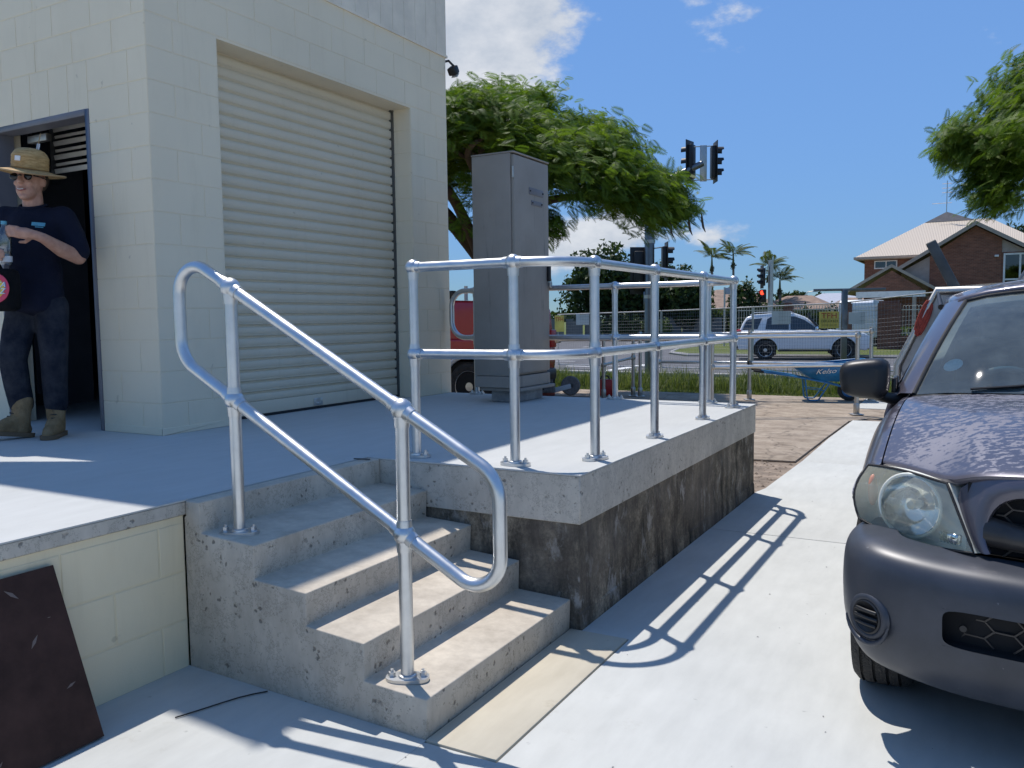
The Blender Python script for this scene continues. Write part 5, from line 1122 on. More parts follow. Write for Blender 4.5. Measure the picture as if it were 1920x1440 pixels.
bushtree('far_tree', 'far trees behind the tiled bungalow roofs', 'tree', (-45, 190, g0), [(-52, 190, 2.8, 5, 3, 2.8), (-45, 190, 3.2, 5, 3, 2.4)], 2600, 0.9, 'leaf_dark', 41, [(-45, 190, g0, -45, 190, 3, .4)])
bushtree('house_tree', 'small dark tree behind the gable at the right edge', 'tree', (2.9, 66, g0), [(2.6, 66, 6.0, 1.5, 1.5, 1.4), (3.8, 66, 5.4, 1.5, 1.5, 1.7)], 3200, 0.26, 'leaf_dark', 42, [(2.9, 66, g0, 2.9, 66, 5.6, .18)])
bushtree('house_tree', 'garden shrub inside the picket fence beside the brick pillar', 'shrub', (-2.6, 43.6, g0), [(-2.7, 43.6, 0.3, .6, .5, .55), (-2.0, 43.8, .25, .5, .4, .4)], 1200, 0.15, 'leaf_mid', 43)
# a wood far off closes the horizon
rng = np.random.default_rng(50); bl_ = []
for k in range(90):
    x = -420+k*9.5+rng.uniform(-3, 3); bl_.append((x, 330+rng.uniform(-12, 12), 1.2+rng.uniform(-.5, .8), 7.5, 5, rng.uniform(2.2, 3.6)))
V, Q, tt = leafcloud(bl_, 16000, 1.7, rng); o = link('far_wood', bulk_mesh('far_wood', V, Q, 'leaf_dark', tt)); o['kind'] = 'stuff'; o['label'] = 'far line of trees along the horizon'; o['category'] = 'wood'
# palms
def palm_template(n=17, L_=1.0):
    V = []; Q = []
    for i in range(n):
        t = 0.18+0.82*i/(n-1); x = t*L_*(1-0.12*t); z = 0.26*t-0.62*t*t; l = 0.34*math.sin(math.pi*(0.2+0.72*t))
        for s_ in (-1, 1):
            b = np.array([x, 0, z]); d = np.array([0.55, s_*0.75, -0.62]); d /= np.linalg.norm(d); n_ = np.array([1, 0, -.4])*0.026; o = len(V)
            V += [b-n_, b+d*l*.5-n_*.9, b+d*l, b+d*l*.5+n_*.9]; Q.append((o, o+1, o+2, o+3))
    for i in range(6):
        a, b = 0.0+i/6, (i+1)/6; o = len(V); f = lambda t: np.array([t*(1-.12*t), 0, .26*t-.62*t*t]); V += [f(a)+[0, -.016, 0], f(a)+[0, .016, 0], f(b)+[0, .012, 0], f(b)+[0, -.012, 0]]; Q.append((o, o+1, o+2, o+3))
    return np.array(V), np.array(Q)
PT, PQ = palm_template()
def palm(label, x, y, ztop, seed, L_=2.4, n=15, wind=(1, 0.3)):
    rng = np.random.default_rng(seed); t = thing('palm_tree', label, 'palm', (x, y, g0), 0, 'palms on the skyline')
    m = MB(); limb(m, [(x, y, g0), (x+.05, y, ztop*.5), (x, y, ztop-0.9)], 0.17, 0.11, 8); part('trunk', m, 'palm_trunk', t, 60)
    part('crownshaft', MB().cyl((x, y, ztop-1.0), (x, y, ztop), 0.13, 0.07, 8), 'leaf_plain', t, 60)
    a = np.linspace(0, 2*np.pi, n, endpoint=False)+rng.normal(0, .12, n); el = rng.uniform(0.15, 1.15, n); d = np.stack([np.cos(a)*np.cos(el)+0.18*wind[0], np.sin(a)*np.cos(el)+0.18*wind[1], np.sin(el)], 1)
    R = basis(d, np.tile([[0, 0, 1.0]], (n, 1))+rng.normal(0, .15, (n, 3))); V, Q, tt = scatter(PT, PQ, np.tile([[x, y, ztop]], (n, 1)), R, L_*rng.uniform(.8, 1.1, n), rng.uniform(.2, .9, n))
    link('fronds', bulk_mesh('fronds', V-np.array([x, y, g0]), Q, 'leaf_palm', tt), t)
    V, Q, tt = leafcloud([(x, y, ztop-1.25, .22, .22, .42)], 160, 0.2, rng); link('seed_head', bulk_mesh('seed_head', V-np.array([x, y, g0]), Q, 'leaf_grey', tt), t)
pm('leaf_plain', (0.10, 0.13, 0.05), 0.6)
palm('slim palm on the skyline, leftmost of the pair above the far dock post', -25.37, 89.86, 7.7, 1); palm('slim palm on the skyline, right of the pair above the far dock post', -23.37, 91.0, 8.0, 2)
palm('palm directly behind the far pedestrian signal pole', -18.86, 87.58, 6.3, 3, 2.3); palm('lower palm leaning out right of the far signal pole', -17.9, 88.2, 5.0, 4, 2.3)
# rough grass along the verge
def grass(name, label, x0, x1, y0, y1, n, h0, h1, seed, zf):
    rng = np.random.default_rng(seed); x = rng.uniform(x0, x1, n); y = y0+(y1-y0)*rng.beta(1.3, 1.6, n); cl = 0.55+0.45*np.sin(x*3.1+np.sin(y*2.7)*2)*np.sin(y*3.3+x); h = (h0+(h1-h0)*rng.uniform(0, 1, n)**1.6)*np.clip(cl+0.25, .35, 1.2)
    a = rng.uniform(0, 2*np.pi, n); lean = rng.uniform(.1, .7, n)*h; wd = rng.uniform(.004, .010, n); dx, dy = np.cos(a), np.sin(a); px, py = -dy*wd, dx*wd; z = np.array([zf(t) for t in y])
    b = np.stack([x, y, z], 1); p = np.stack([px, py, 0*px], 1); m1 = b+np.stack([dx*lean*.35, dy*lean*.35, h*.6], 1); tp = b+np.stack([dx*lean, dy*lean, h*(1-.25*lean/h)], 1)
    V = np.stack([b-p, b+p, m1+p*.8, m1-p*.8, tp+p*.15, tp-p*.15], 1).reshape(-1, 3); k = np.arange(n)*6; Q = np.concatenate([np.stack([k, k+1, k+2, k+3], 1), np.stack([k+3, k+2, k+4, k+5], 1)])
    o = link(name, bulk_mesh(name, V, Q, 'grass_blade', np.repeat(np.clip(rng.normal(.45, .25, n), 0, 1), 6))); o['kind'] = 'stuff'; o['label'] = label; o['category'] = 'grass'
grass('tall_grass', 'rough tall grass on the verge behind the yard pad', -15, 3.5, 16.1, 19.5, 26000, 0.14, 0.50, 61, tz)
grass('short_grass', 'mown grass fringe along the far edge of the yard pad', -15, 5, 15.3, 16.6, 14000, 0.03, 0.09, 62, tz)

# ================================================================== STREET
pm('signal_black', (0.012, 0.012, 0.013), 0.5, bump=0)
pm('brick_red', (0.20, 0.085, 0.055), 0.85, bump=0.3)
def brickmat(name, c1, c2, mortar, scale=1.0):
    m, t, b = newmat(name); g = N('ShaderNodeNewGeometry', t); sp = N('ShaderNodeSeparateXYZ', t); t.links.new(g.outputs['Position'], sp.inputs[0])
    cb_ = N('ShaderNodeCombineXYZ', t); t.links.new(math_(t, 'ADD', sp.outputs['X'], sp.outputs['Y']), cb_.inputs[0]); t.links.new(sp.outputs['Z'], cb_.inputs[1])
    br = N('ShaderNodeTexBrick', t); br.inputs['Scale'].default_value = scale; br.inputs['Color1'].default_value = (*c1, 1); br.inputs['Color2'].default_value = (*c2, 1); br.inputs['Mortar'].default_value = (*mortar, 1)
    br.inputs['Brick Width'].default_value = 0.24; br.inputs['Row Height'].default_value = 0.086; br.inputs['Mortar Size'].default_value = 0.008; br.inputs['Bias'].default_value = -0.1
    t.links.new(cb_.outputs[0], br.inputs['Vector']); c = mixc(t, 0.55, br.outputs['Color'], ramp(t, noise(t, 3.5, 5, 0.7, sc3=(0.6, 0.6, 2.2)), [(0.3, tuple(x*.45 for x in c1)), (0.7, tuple(x*1.5 for x in c2))]))
    t.links.new(c, b.inputs['Base Color']); b.inputs['Roughness'].default_value = 0.9
brickmat('brick_house', (0.165, 0.060, 0.035), (0.235, 0.095, 0.055), (0.26, 0.21, 0.17)); brickmat('brick_pillar', (0.15, 0.055, 0.035), (0.20, 0.085, 0.055), (0.16, 0.13, 0.11))
pm('roof_cream', (0.62, 0.50, 0.40), 0.5, var=0.05, bump=0); pm('trim_tan', (0.36, 0.30, 0.24), 0.6, bump=0); pm('trim_white', (0.72, 0.71, 0.68), 0.5, bump=0)
pm('render_tan', (0.36, 0.30, 0.26), 0.8, bump=0.1); pm('tile_brown', (0.24, 0.165, 0.12), 0.85, var=0.3, vs=2.5, bump=0.6, bs=9); pm('tile_red', (0.42, 0.13, 0.07), 0.85); pm('fence_grey', (0.13, 0.135, 0.13), 0.7, var=0.15, bump=0)
pm('picket_cream', (0.60, 0.55, 0.45), 0.5, bump=0); pm('sign_grey', (0.60, 0.61, 0.62), 0.6, var=0.08); pm('sign_yellow', (0.80, 0.62, 0.14), 0.6, var=0.2, vs=3); pm('sign_red', (0.55, 0.04, 0.03), 0.6); pm('sign_ink', (0.03, 0.05, 0.03), 0.6); pm('far_roof_grey', (0.35, 0.37, 0.42), 0.7)
m, t, b = newmat('lamp_red'); b.inputs['Base Color'].default_value = (0.6, 0.02, 0.01, 1); setin(b, 'Emission Color', (1, 0.05, 0.02, 1)); setin(b, 'Emission Strength', 2.5)
RX = Vector((0.873, 0.4876, 0)); RYv = Vector((-0.4876, 0.873, 0))
def signal(parent, c, face, h=0.98, lit=None, n=3, board=True, visor=0.2):
    """vertical signal head: housing, backing board, hooded lenses"""
    f = Vector(face).normalized(); s_ = Vector((-f.y, f.x, 0)); c = Vector(c); rot = Matrix((s_, f, Vector((0, 0, 1)))).transposed()
    hd = part('signal_head', MB().cbox(c, (0.30, 0.14, h), rot, 0.04), 'signal_black', parent)
    if board: part('backing_board', MB().cbox(c-f*0.0+f*0.06, (0.50, 0.02, h+0.24), rot, 0.09), 'signal_black', hd)
    for k in range(n):
        z = c.z+h*(0.5-(k+0.5)/n); o_ = Vector((c.x, c.y, z))+f*0.075
        rows = [[o_+f*d*(1.0 if a < math.pi else 0.55)+s_*math.cos(a)*0.125+Vector((0, 0, math.sin(a)*0.125)) for a in [(-0.35+math.pi*1.22*j/12) for j in range(13)]] for d in (0.0, visor)]
        vz = part('visor', MB().loft(rows, closed=False), 'signal_black', hd, 60); 
        part('lens', MB().lathe([(0.0, 0.025), (0.06, 0.018), (0.105, 0.0)], o_+f*0.004, f, 16), 'lamp_red' if lit == k else 'black_plastic', hd)
    return hd
ms = thing('traffic_mast', 'tall grey traffic light mast with curved overhead arm behind the poinciana tree', 'traffic light', (-8.26, 22.9, -0.3))
p0 = Vector((-8.26, 22.9, -0.3))
def mp_(r, z): q = p0+RX*r; return (q.x, q.y, z)
part('pole', MB().tube(fillet([mp_(0, -0.3), mp_(0, 5.05), mp_(1.5, 5.72)], 0.9, 12), [0.14]*2+[0.125-0.003*k for k in range(13)], 14), 'steel_dark', ms, 60)
for z in (2.0, 3.55): part('clamp', MB().lathe([(0.16, -0.05), (0.16, 0.05)], mp_(0, z), (0, 0, 1), 14), 'galv_old', ms)
signal(ms, Vector(mp_(-0.28, 2.75))+RYv*0.1, RYv+RX*-.15, 1.1); signal(ms, mp_(0.42, 2.98), RX, 0.88)
part('bracket', MB().tube([mp_(0, 3.35), mp_(0.4, 3.4)], 0.02, 6).tube([mp_(0, 2.55), mp_(0.4, 2.6)], 0.02, 6), 'galv_old', ms)['kind'] = 'stuff'
part('arm_plate', MB().cbox(mp_(1.52, 5.72), (0.19, 0.05, 1.0), Matrix.Rotation(math.atan2(RX.y, RX.x), 3, 'Z'), 0.01), 'galv_old', ms)
signal(ms, Vector(mp_(1.20, 5.78))+RYv*0.05, RYv-RX*1.3, 0.95); signal(ms, mp_(1.80, 5.75), RX, 0.90)
part('bracket', MB().tube([mp_(1.15, 6.18), mp_(1.85, 6.2)], 0.015, 6).tube([mp_(1.15, 5.25), mp_(1.85, 5.27)], 0.015, 6), 'galv_old', ms)['kind'] = 'stuff'
part('control_box', MB().cbox(mp_(0.02, 1.9), (0.34, 0.2, 0.5), None, 0.02), 'steel_dark', ms)
p0 = Vector((-8.77, 41.13, -0.2))
pd = thing('pedestrian_signal', 'far grey signal pole with red pedestrian lamp lit', 'traffic light', p0)
part('pole', MB().cyl(p0, p0+Vector((0, 0, 4.25)), 0.13, 0.12, 12), 'galv_old', pd); signal(pd, mp_(-0.36, 3.25), -RX, 0.85, board=True)
hd = signal(pd, mp_(-0.36, 2.35), Vector((-0.35, -0.94, 0)), 0.62, 0, 2, False, 0.12); part('bracket', MB().tube([mp_(0, 3.5), mp_(-.3, 3.5)], .02, 6), 'galv_old', pd)
sp_ = thing('street_sign', 'thin signpost with small blank plate beyond the dock railing', 'sign', (-11.98, 44.9, -0.2)); part('post', MB().cyl((-11.98, 44.9, -.2), (-11.98, 44.9, 2.95), .05, n=8), 'galv_old', sp_); part('plate', MB().cbox((-11.75, 44.9, 2.75), (.5, .03, .35), None, .01), 'far_roof_grey', sp_)
sl = thing('street_lamp', 'tiny far street lamp on the skyline left of the brick house', 'street lamp', (-22.0, 125.8, g0)); part('pole', MB().tube([(-22, 125.8, g0), (-22, 125.8, 4.2), (-21.6, 125.9, 4.7), (-20.9, 126, 4.75)], .07, 6), 'galv_old', sl); part('lamp_head', MB().cbox((-20.7, 126, 4.72), (.7, .3, .14), None, .03), 'sign_grey', sl)
# temporary mesh fence: separate hired panels with signs wired on
FP = [Vector(v) for v in [(-12.791, 26.184, 1.543), (-8.485, 24.573, 1.602), (-5.456, 23.397, 1.655), (-2.951, 21.929, 1.706), (-0.818, 20.84, 1.898)]]
lab = ['leftmost temporary mesh fence panel, behind the dock posts', 'temporary mesh fence panel in front of the far dark car', 'temporary mesh fence panel in front of the white four-wheel drive', 'temporary mesh fence panel ending behind the ute mirror']
for k in range(4):
    a, b = FP[k].copy(), FP[k+1].copy(); d = (b-a); H = 1.72; zb = lambda t_: lerp(a.z, b.z, t_)-H
    a2 = a+d*0.006; b2 = b-d*0.006; f = thing('temporary_fence', lab[k], 'fence', ((a+b)/2-Vector((0, 0, H))), 0, 'temporary fence panels')
    part('frame', MB().tube([a2-Vector((0, 0, H)), a2, b2, b2-Vector((0, 0, H))], 0.019, 8, closed=True), 'galv_old', f, 40)
    m = MB(); n_ = int(d.xy.length/0.085)
    for i in range(1, n_): q = a2.lerp(b2, i/n_); m.cyl(q, q-Vector((0, 0, H)), 0.0022, n=3, caps=False)
    for i in range(1, 18): m.cyl(a2-Vector((0, 0, H*i/18)), b2-Vector((0, 0, H*i/18)), 0.0022, n=3, caps=False)
    part('mesh_infill', m, 'steel_dark', f, None, fix=False)['kind'] = 'stuff'
fpst = FP[3]; fk = thing('fence_post', 'dark steel post joining two temporary fence panels beside the yellow hire sign', 'post', (fpst.x+.05, fpst.y-.05, fpst.z-2.0)); part('post', MB().cbox((fpst.x+.05, fpst.y-.06, fpst.z-0.72), (.13, .13, 2.1), Matrix.Rotation(R_(20), 3, 'Z'), .01), 'steel_dark', fk); part('top_bar', MB().cbox((fpst.x+.15, fpst.y-.0, fpst.z+.32), (1.7, .06, .06), Matrix.Rotation(R_(24), 3, 'Z'), .01), 'steel_dark', fk)
def sign(label, a, b, mat, cat='sign', name='fence_sign'):
    a, b = Vector(a), Vector(b); c = (a+b)/2; ex = Vector((b.x-a.x, b.y-a.y, 0)); wd = ex.length; ex.normalize(); ht = abs(a.z-b.z); n = ex.cross(Vector((0, 0, 1))); c += n*0.05
    o = thing(name, label, cat, c); part('plate', MB().cbox(c, (wd, 0.006, ht), Matrix((ex, n, Vector((0, 0, 1)))).transposed(), 0.002), mat, o, None); return o, ex, n, c, wd, ht
sign('plain grey site sign wired to the fence over the white car window', (-4.867, 22.926, 1.535), (-4.415, 23.153, 1.183), 'sign_grey')
o, ex, n, c, wd, ht = sign('yellow fence hire sign with red letters and phone number', (-3.558, 22.26, 1.501), (-3.116, 22.465, 1.083), 'sign_yellow')
def lett(o, txt, size, mat, du, dz, xs=1.0): text_part('lettering', txt, size, mat, o, frame_m(Vector((0, 0, dz))+ex*du-(-n)*0.006, ex, (0, 0, 1)), 0.001, xscale=xs)
lett(o, 'TFH', 0.19, 'sign_red', 0, 0.10, 1.15); lett(o, '1300 634 634', 0.085, 'sign_ink', 0, -0.03, 0.9); lett(o, 'TEMPORARY FENCE HIRE', 0.035, 'sign_ink', 0, -0.13, 0.95)
sign('pale blank site sign on the fence in front of the picket fence', (-2.789, 21.66, 1.476), (-2.44, 21.823, 1.19), 'sign_grey')
sign('pale blank site sign on the fence left of the middle dock post', (-11.893, 25.776, 1.557), (-11.507, 25.965, 1.19), 'sign_grey')
o, ex, n, c, wd, ht = sign('yellow and red fence sign half hidden by the cabinet edge', (-12.8, 26.0, 1.513), (-12.508, 26.125, 0.955), 'sign_yellow'); lett(o, 'TFH', 0.20, 'sign_red', 0, 0.14, 0.8)

# ------------------------------------------------------------------ generic cars (local x forward, y left, z up)
def arch(cx, r, z0, cz, n=9):
    a0 = math.asin(max(-1, min(1, (z0-cz)/r))); return [(cx+r*math.cos(t), cz+r*math.sin(t)) for t in [a0+(math.pi-2*a0)*k/n for k in range(n+1)]]
def simple_car(name, label, loc, rot, paint, prof, house, wins, wb, wr, hw, spokes=6, group=None, extras=None, taper=0.30, belt=1.08):
    t = thing(name, label, 'car', loc, rot, group); P = lambda nm, mb, mt, par=None, sm=40: part(nm, mb, mt, par or t, sm, world=False)
    b = MB().prism(prof, -hw, hw, 'y'); b.bevel(0.055, 3, 50); P('body', b, paint, None, 50)
    hh = MB(); ring = lambda s_: [Vector((x, s_*(hw-0.03-max(0, (z-belt))*taper), z)) for (x, z) in house]
    hh.loft([ring(-1), ring(1)], closed=True, caps=True); hh.bevel(0.05, 3, 30); cab = P('cabin', hh, paint, None, 50)
    for (nm, poly) in wins:
        for s_ in (-1, 1):
            v = [Vector((x, s_*(hw-0.03-max(0, (z-belt))*taper+0.006), z)) for (x, z) in poly]; P(nm, MB().add(v, [tuple(range(len(v)))]), 'glass_dark', cab, None)
    for x in (0, wb):
        for s_ in (-1, 1):
            wheel_y(t, (x, s_*(hw-0.11), wr), s_, wr, 0.24, spokes)
        P('wheel_well', MB().box((x-wr*1.05, -hw+0.02, 0.2), (x+wr*1.05, hw-0.02, wr*2.02)), 'dark_void', None, None)
    if extras: extras(t, P)
    return t
def wheel_y(parent, c, s_, r, wd, spokes):
    # reuse the ute wheel builder, turned so that its axle lies along y
    e = bpy.data.objects.new('wheel_tmp', None); COL.objects.link(e); w_ = wheel(e, (0, 0, 0), s_, r, wd, 'alloy', spokes, False); w_.parent = parent; w_.location = c; w_.rotation_euler = (0, 0, R_(90)); bpy.data.objects.remove(e)
wr = 0.385
suvprof = [(-1.03, .44), (-0.98, .40), (-0.47, .40)]+list(reversed(arch(0, .46, .40, .40)))[1:-1]+[(0.47, .40), (2.38, .40)]+list(reversed(arch(2.85, .46, .40, .40)))[1:-1]+[(3.32, .40), (3.62, .36), (3.76, .46), (3.80, .70), (3.74, .92), (3.55, 1.02), (3.0, 1.10), (2.15, 1.16), (-0.95, 1.14), (-1.04, 1.0), (-1.08, .72)]
suvhouse = [(-0.98, 1.08), (-0.86, 1.40), (-0.70, 1.66), (-0.40, 1.76), (0.6, 1.82), (1.10, 1.79), (1.45, 1.66), (2.22, 1.08)]
suvw = [('window', [(-0.86, 1.17), (-0.72, 1.52), (-0.62, 1.58), (-0.12, 1.62), (-0.30, 1.20)]), ('window', [(0.0, 1.19), (0.06, 1.58), (0.20, 1.66), (0.86, 1.68), (0.86, 1.17)]), ('window', [(0.92, 1.17), (0.92, 1.68), (1.10, 1.67), (1.42, 1.54), (1.98, 1.14)])]
pm('tail_red', (0.45, 0.02, 0.02), 0.3, bump=0)
def suvx(t, P):
    hw = 0.92
    for s_ in (-1, 1):
        P('tail_lamp', MB().cbox((-1.0, s_*0.80, 1.08), (0.22, 0.26, 0.16), Matrix.Rotation(R_(-12), 3, 'Y'), 0.03), 'tail_red'); P('head_lamp', MB().cbox((3.62, s_*0.70, .93), (0.34, 0.38, 0.16), Matrix.Rotation(R_(12), 3, 'Y'), 0.04), 'glass_clear')
        mo = P('door_mirror', MB().cbox((1.86, s_*1.02, 1.20), (0.12, 0.24, 0.17), None, 0.05), 'chrome'); P('side_step', MB().cbox((1.42, s_*0.90, .36), (1.9, .14, .06), None, .02), 'black_plastic')
        P('roof_rail', MB().tube([(-.55, s_*.66, 1.74), (-.4, s_*.66, 1.84), (.9, s_*.66, 1.87), (1.05, s_*.66, 1.80)], .018, 6), 'white_paint')
        for x in (.62, 1.62): P('door_handle', MB().cbox((x, s_*0.935, 1.04), (.16, .03, .03), None, .008), 'chrome')
        for x in (0, 2.85): P('arch_flare', MB().tube([(x+.475*math.cos(a), s_*.925, .40+.475*math.sin(a)) for a in [math.pi*k/14 for k in range(15)]], .028, 6), 'white_paint')
    P('front_bumper', MB().cbox((3.70, 0, .55), (.22, 1.78, .30), None, .06), 'black_plastic'); P('nudge_bar', MB().tube(fillet([(3.86, -.62, .46), (3.90, -.62, .98), (3.90, .62, .98), (3.86, .62, .46)], .12, 6), .035, 8), 'alloy'); P('grille', MB().cbox((3.77, 0, .80), (.06, .9, .2), None, .02), 'black_plastic')
    P('rear_bumper', MB().cbox((-1.02, 0, .50), (.18, 1.8, .2), None, .05), 'black_plastic'); P('windscreen', MB().add([(1.55, -.66, 1.62), (1.55, .66, 1.62), (2.20, .80, 1.14), (2.20, -.80, 1.14)], [(0, 1, 2, 3)]), 'glass_dark', None, None); P('snorkel', MB().tube([(2.35, -.93, 1.08), (1.95, -.92, 1.22), (1.60, -.78, 1.62), (1.58, -.77, 1.80)], .045, 8), 'black_plastic')
simple_car('four_wheel_drive', 'white four-wheel drive wagon crossing the street behind the mesh fence', (-7.45, 33.95, -0.30), R_(14), 'white_paint', suvprof, suvhouse, suvw, 2.85, wr, 0.92, 6, extras=suvx, taper=0.32, belt=1.12)
carprof = [(-.85, .35), (-.44, .28)]+list(reversed(arch(0, .38, .28, .33)))[1:-1]+[(.39, .28), (2.2, .28)]+list(reversed(arch(2.6, .38, .28, .33)))[1:-1]+[(2.99, .28), (3.3, .32), (3.38, .55), (3.25, .75), (2.2, .92), (-.7, .98), (-.9, .85)]
carhouse = [(-.75, .92), (-.45, 1.35), (.2, 1.47), (1.0, 1.47), (1.9, .92)]; carw = [('window', [(-.45, .99), (-.28, 1.30), (.5, 1.38), (.5, .99)]), ('window', [(.56, .99), (.56, 1.38), (1.0, 1.38), (1.62, .99)])]
pm('paint_navy', (0.02, 0.022, 0.03), 0.25, coat=0.5, bump=0)
simple_car('dark_hatchback', 'dark hatchback on the side street seen between the far dock posts', (-20.7, 69.0, -0.30), R_(-62), 'paint_navy', carprof, carhouse, carw, 2.6, .32, .86, 5, taper=.34, belt=.92)
vanprof = [(-.9, .45), (-.5, .4)]+list(reversed(arch(0, .42, .4, .38)))[1:-1]+[(.45, .4), (2.6, .4)]+list(reversed(arch(3.05, .42, .4, .38)))[1:-1]+[(3.5, .4), (3.85, .5), (3.9, .95), (3.4, 1.2), (-.95, 1.2)]; vanhouse = [(-.95, 1.15), (-.9, 2.2), (-.7, 2.35), (2.2, 2.35), (2.5, 2.2), (3.3, 1.15)]; vanw = [('window', [(1.6, 1.35), (1.6, 1.95), (2.35, 1.95), (2.9, 1.35)])]
simple_car('white_van', 'white van parked in the yard behind the picket fence', (-5.45, 46.5, -0.2), R_(86), 'white_paint', vanprof, vanhouse, vanw, 3.05, .36, .95, 0, taper=.1, belt=1.2)

# ------------------------------------------------------------------ brick house across the street
hs = thing('brick_house', 'two-storey brown brick house with cream metal roof and gables', 'house', (-2.5, 58, -0.2))
GY, MY, PY = 57.5, 60.5, 52.0
part('main_wall', MB().box((-6.82, MY, -0.2), (3.5, 70, 5.05)), 'brick_house', hs, None)
def hip(x0, x1, y0, y1, z, rx0, rx1, ry, rz):
    return MB().add([(x0, y0, z), (x1, y0, z), (x1, y1, z), (x0, y1, z), (rx0, ry, rz), (rx1, ry, rz)], [(0, 1, 5, 4), (1, 2, 5), (2, 3, 4, 5), (3, 0, 4), (3, 2, 1, 0)])
def sheet_mat():
    m, t, b = newmat('roof_sheet'); g = N('ShaderNodeNewGeometry', t); wv = N('ShaderNodeTexWave', t); wv.wave_type = 'BANDS'; wv.bands_direction = 'X'; wv.inputs['Scale'].default_value = 3.2; t.links.new(g.outputs['Position'], wv.inputs['Vector'])
    t.links.new(ramp(t, wv.outputs[0], [(0.0, (0.47, 0.39, 0.30)), (0.5, (0.52, 0.435, 0.335)), (1, (0.53, 0.445, 0.345))]), b.inputs['Base Color']); b.inputs['Roughness'].default_value = 0.5; bumpn(t, b, wv.outputs[0], 0.5, 0.03)
sheet_mat()
rf = part('roof', hip(-7.38, 4.0, 59.9, 71, 5.15, -3.4, 0.4, 65.4, 7.75), 'roof_sheet', hs, None)
part('gable_vent', MB().add([(-3.5, 65.2, 7.68), (-0.5, 65.2, 7.68), (-2.2, 65.4, 8.35), (-2.2, 67.0, 8.0), (-3.4, 66, 7.7), (-.6, 66, 7.7)], [(0, 1, 2), (1, 5, 3, 2), (4, 0, 2, 3)]), 'render_tan', rf, None)
part('gutter', MB().box((-7.42, 59.80, 5.02), (-3.2, 59.93, 5.17)), 'trim_tan', rf, None); part('gutter', MB().box((-7.42, 59.93, 5.02), (-7.30, 71, 5.17)), 'trim_tan', rf, None); part('soffit', MB().box((-7.30, 59.95, 4.98), (-3.0, 60.5, 5.03)), 'trim_tan', rf, None)
def win(x0, x1, z0, z1, y, mulx=(), mulz=(), fw=0.07):
    f = MB().box((x0, y-0.05, z0), (x1, y+0.02, z0+fw)).box((x0, y-0.05, z1-fw), (x1, y+0.02, z1)).box((x0, y-0.05, z0+fw), (x0+fw, y+0.02, z1-fw)).box((x1-fw, y-0.05, z0+fw), (x1, y+0.02, z1-fw))
    wo_ = part('window', f, 'trim_white', hs, None); wo_['kind'] = 'stuff'; xs_ = [x0+fw]+list(mulx)+[x1-fw]; zs_ = [z0+fw]+list(mulz)+[z1-fw]
    for x in mulx: part('mullion', MB().box((x-fw/2, y-.052, z0+fw), (x+fw/2, y+.01, z1-fw)), 'trim_white', wo_, None)
    for z in mulz: part('transom', MB().box((x0+fw, y-.054, z-fw/2), (x1-fw, y+.008, z+fw/2)), 'trim_white', wo_, None)
    for i in range(len(xs_)-1):
        for j in range(len(zs_)-1): part('pane', MB().add([(xs_[i], y-.03, zs_[j]), (xs_[i+1], y-.03, zs_[j]), (xs_[i+1], y-.03, zs_[j+1]), (xs_[i], y-.03, zs_[j+1])], [(0, 1, 2, 3)]), 'glass_dark', wo_, None)
    part('dark_room', MB().box((x0+.02, y-.012, z0+.02), (x1-.02, y-.006, z1-.02)), 'interior_dark', wo_, None)
win(-6.22, -4.83, 4.38, 4.92, MY, (-5.5,))
# front gable wing
part('gable_wall', MB().prism([(-2.78, -0.2), (1.0, -0.2), (1.0, 5.75), (-0.37, 6.55), (-2.78, 4.92)], GY, GY+0.24, 'y'), 'brick_house', hs, None)
part('render_panel', MB().prism([(-4.35, -0.2), (-2.785, -0.2), (-2.785, 4.90), (-4.35, 4.02)], GY+0.05, GY+0.22, 'y'), 'render_tan', hs, None)
part('render_panel', MB().prism([(1.005, 4.95), (3.2, 4.95), (3.2, 4.5), (1.005, 5.72)], GY+0.05, GY+0.22, 'y'), 'render_tan', hs, None); part('side_wall', MB().box((1.005, GY+.02, -.2), (3.6, GY+.2, 4.95)), 'brick_house', hs, None)
def rake(name, a, b, th, y0, y1, mat, parent=hs): 
    (x0, z0), (x1, z1) = a, b; return part(name, MB().prism([(x0, z0), (x1, z1), (x1, z1+th), (x0, z0+th)], y0, y1, 'y'), mat, parent, None)
rake('fascia', (-4.7, 3.93), (-0.37, 6.60), 0.24, GY-0.45, GY-0.38, 'trim_tan'); rake('fascia', (-0.37, 6.60), (3.6, 4.28), 0.24, GY-0.45, GY-0.38, 'trim_tan')
rake('gable_roof', (-4.7, 4.02), (-0.37, 6.69), 0.13, GY-0.379, 66, 'roof_cream'); rake('gable_roof', (-0.37, 6.69), (3.6, 4.37), 0.13, GY-0.379, 66, 'roof_cream')
win(1.10, 3.3, 1.6, 4.88, GY, (1.95, 2.65), (3.35,), 0.10)
part('wall_lamp', MB().cbox((0.75, GY-.08, 4.75), (.22, .12, .12), None, .02), 'trim_white', hs)
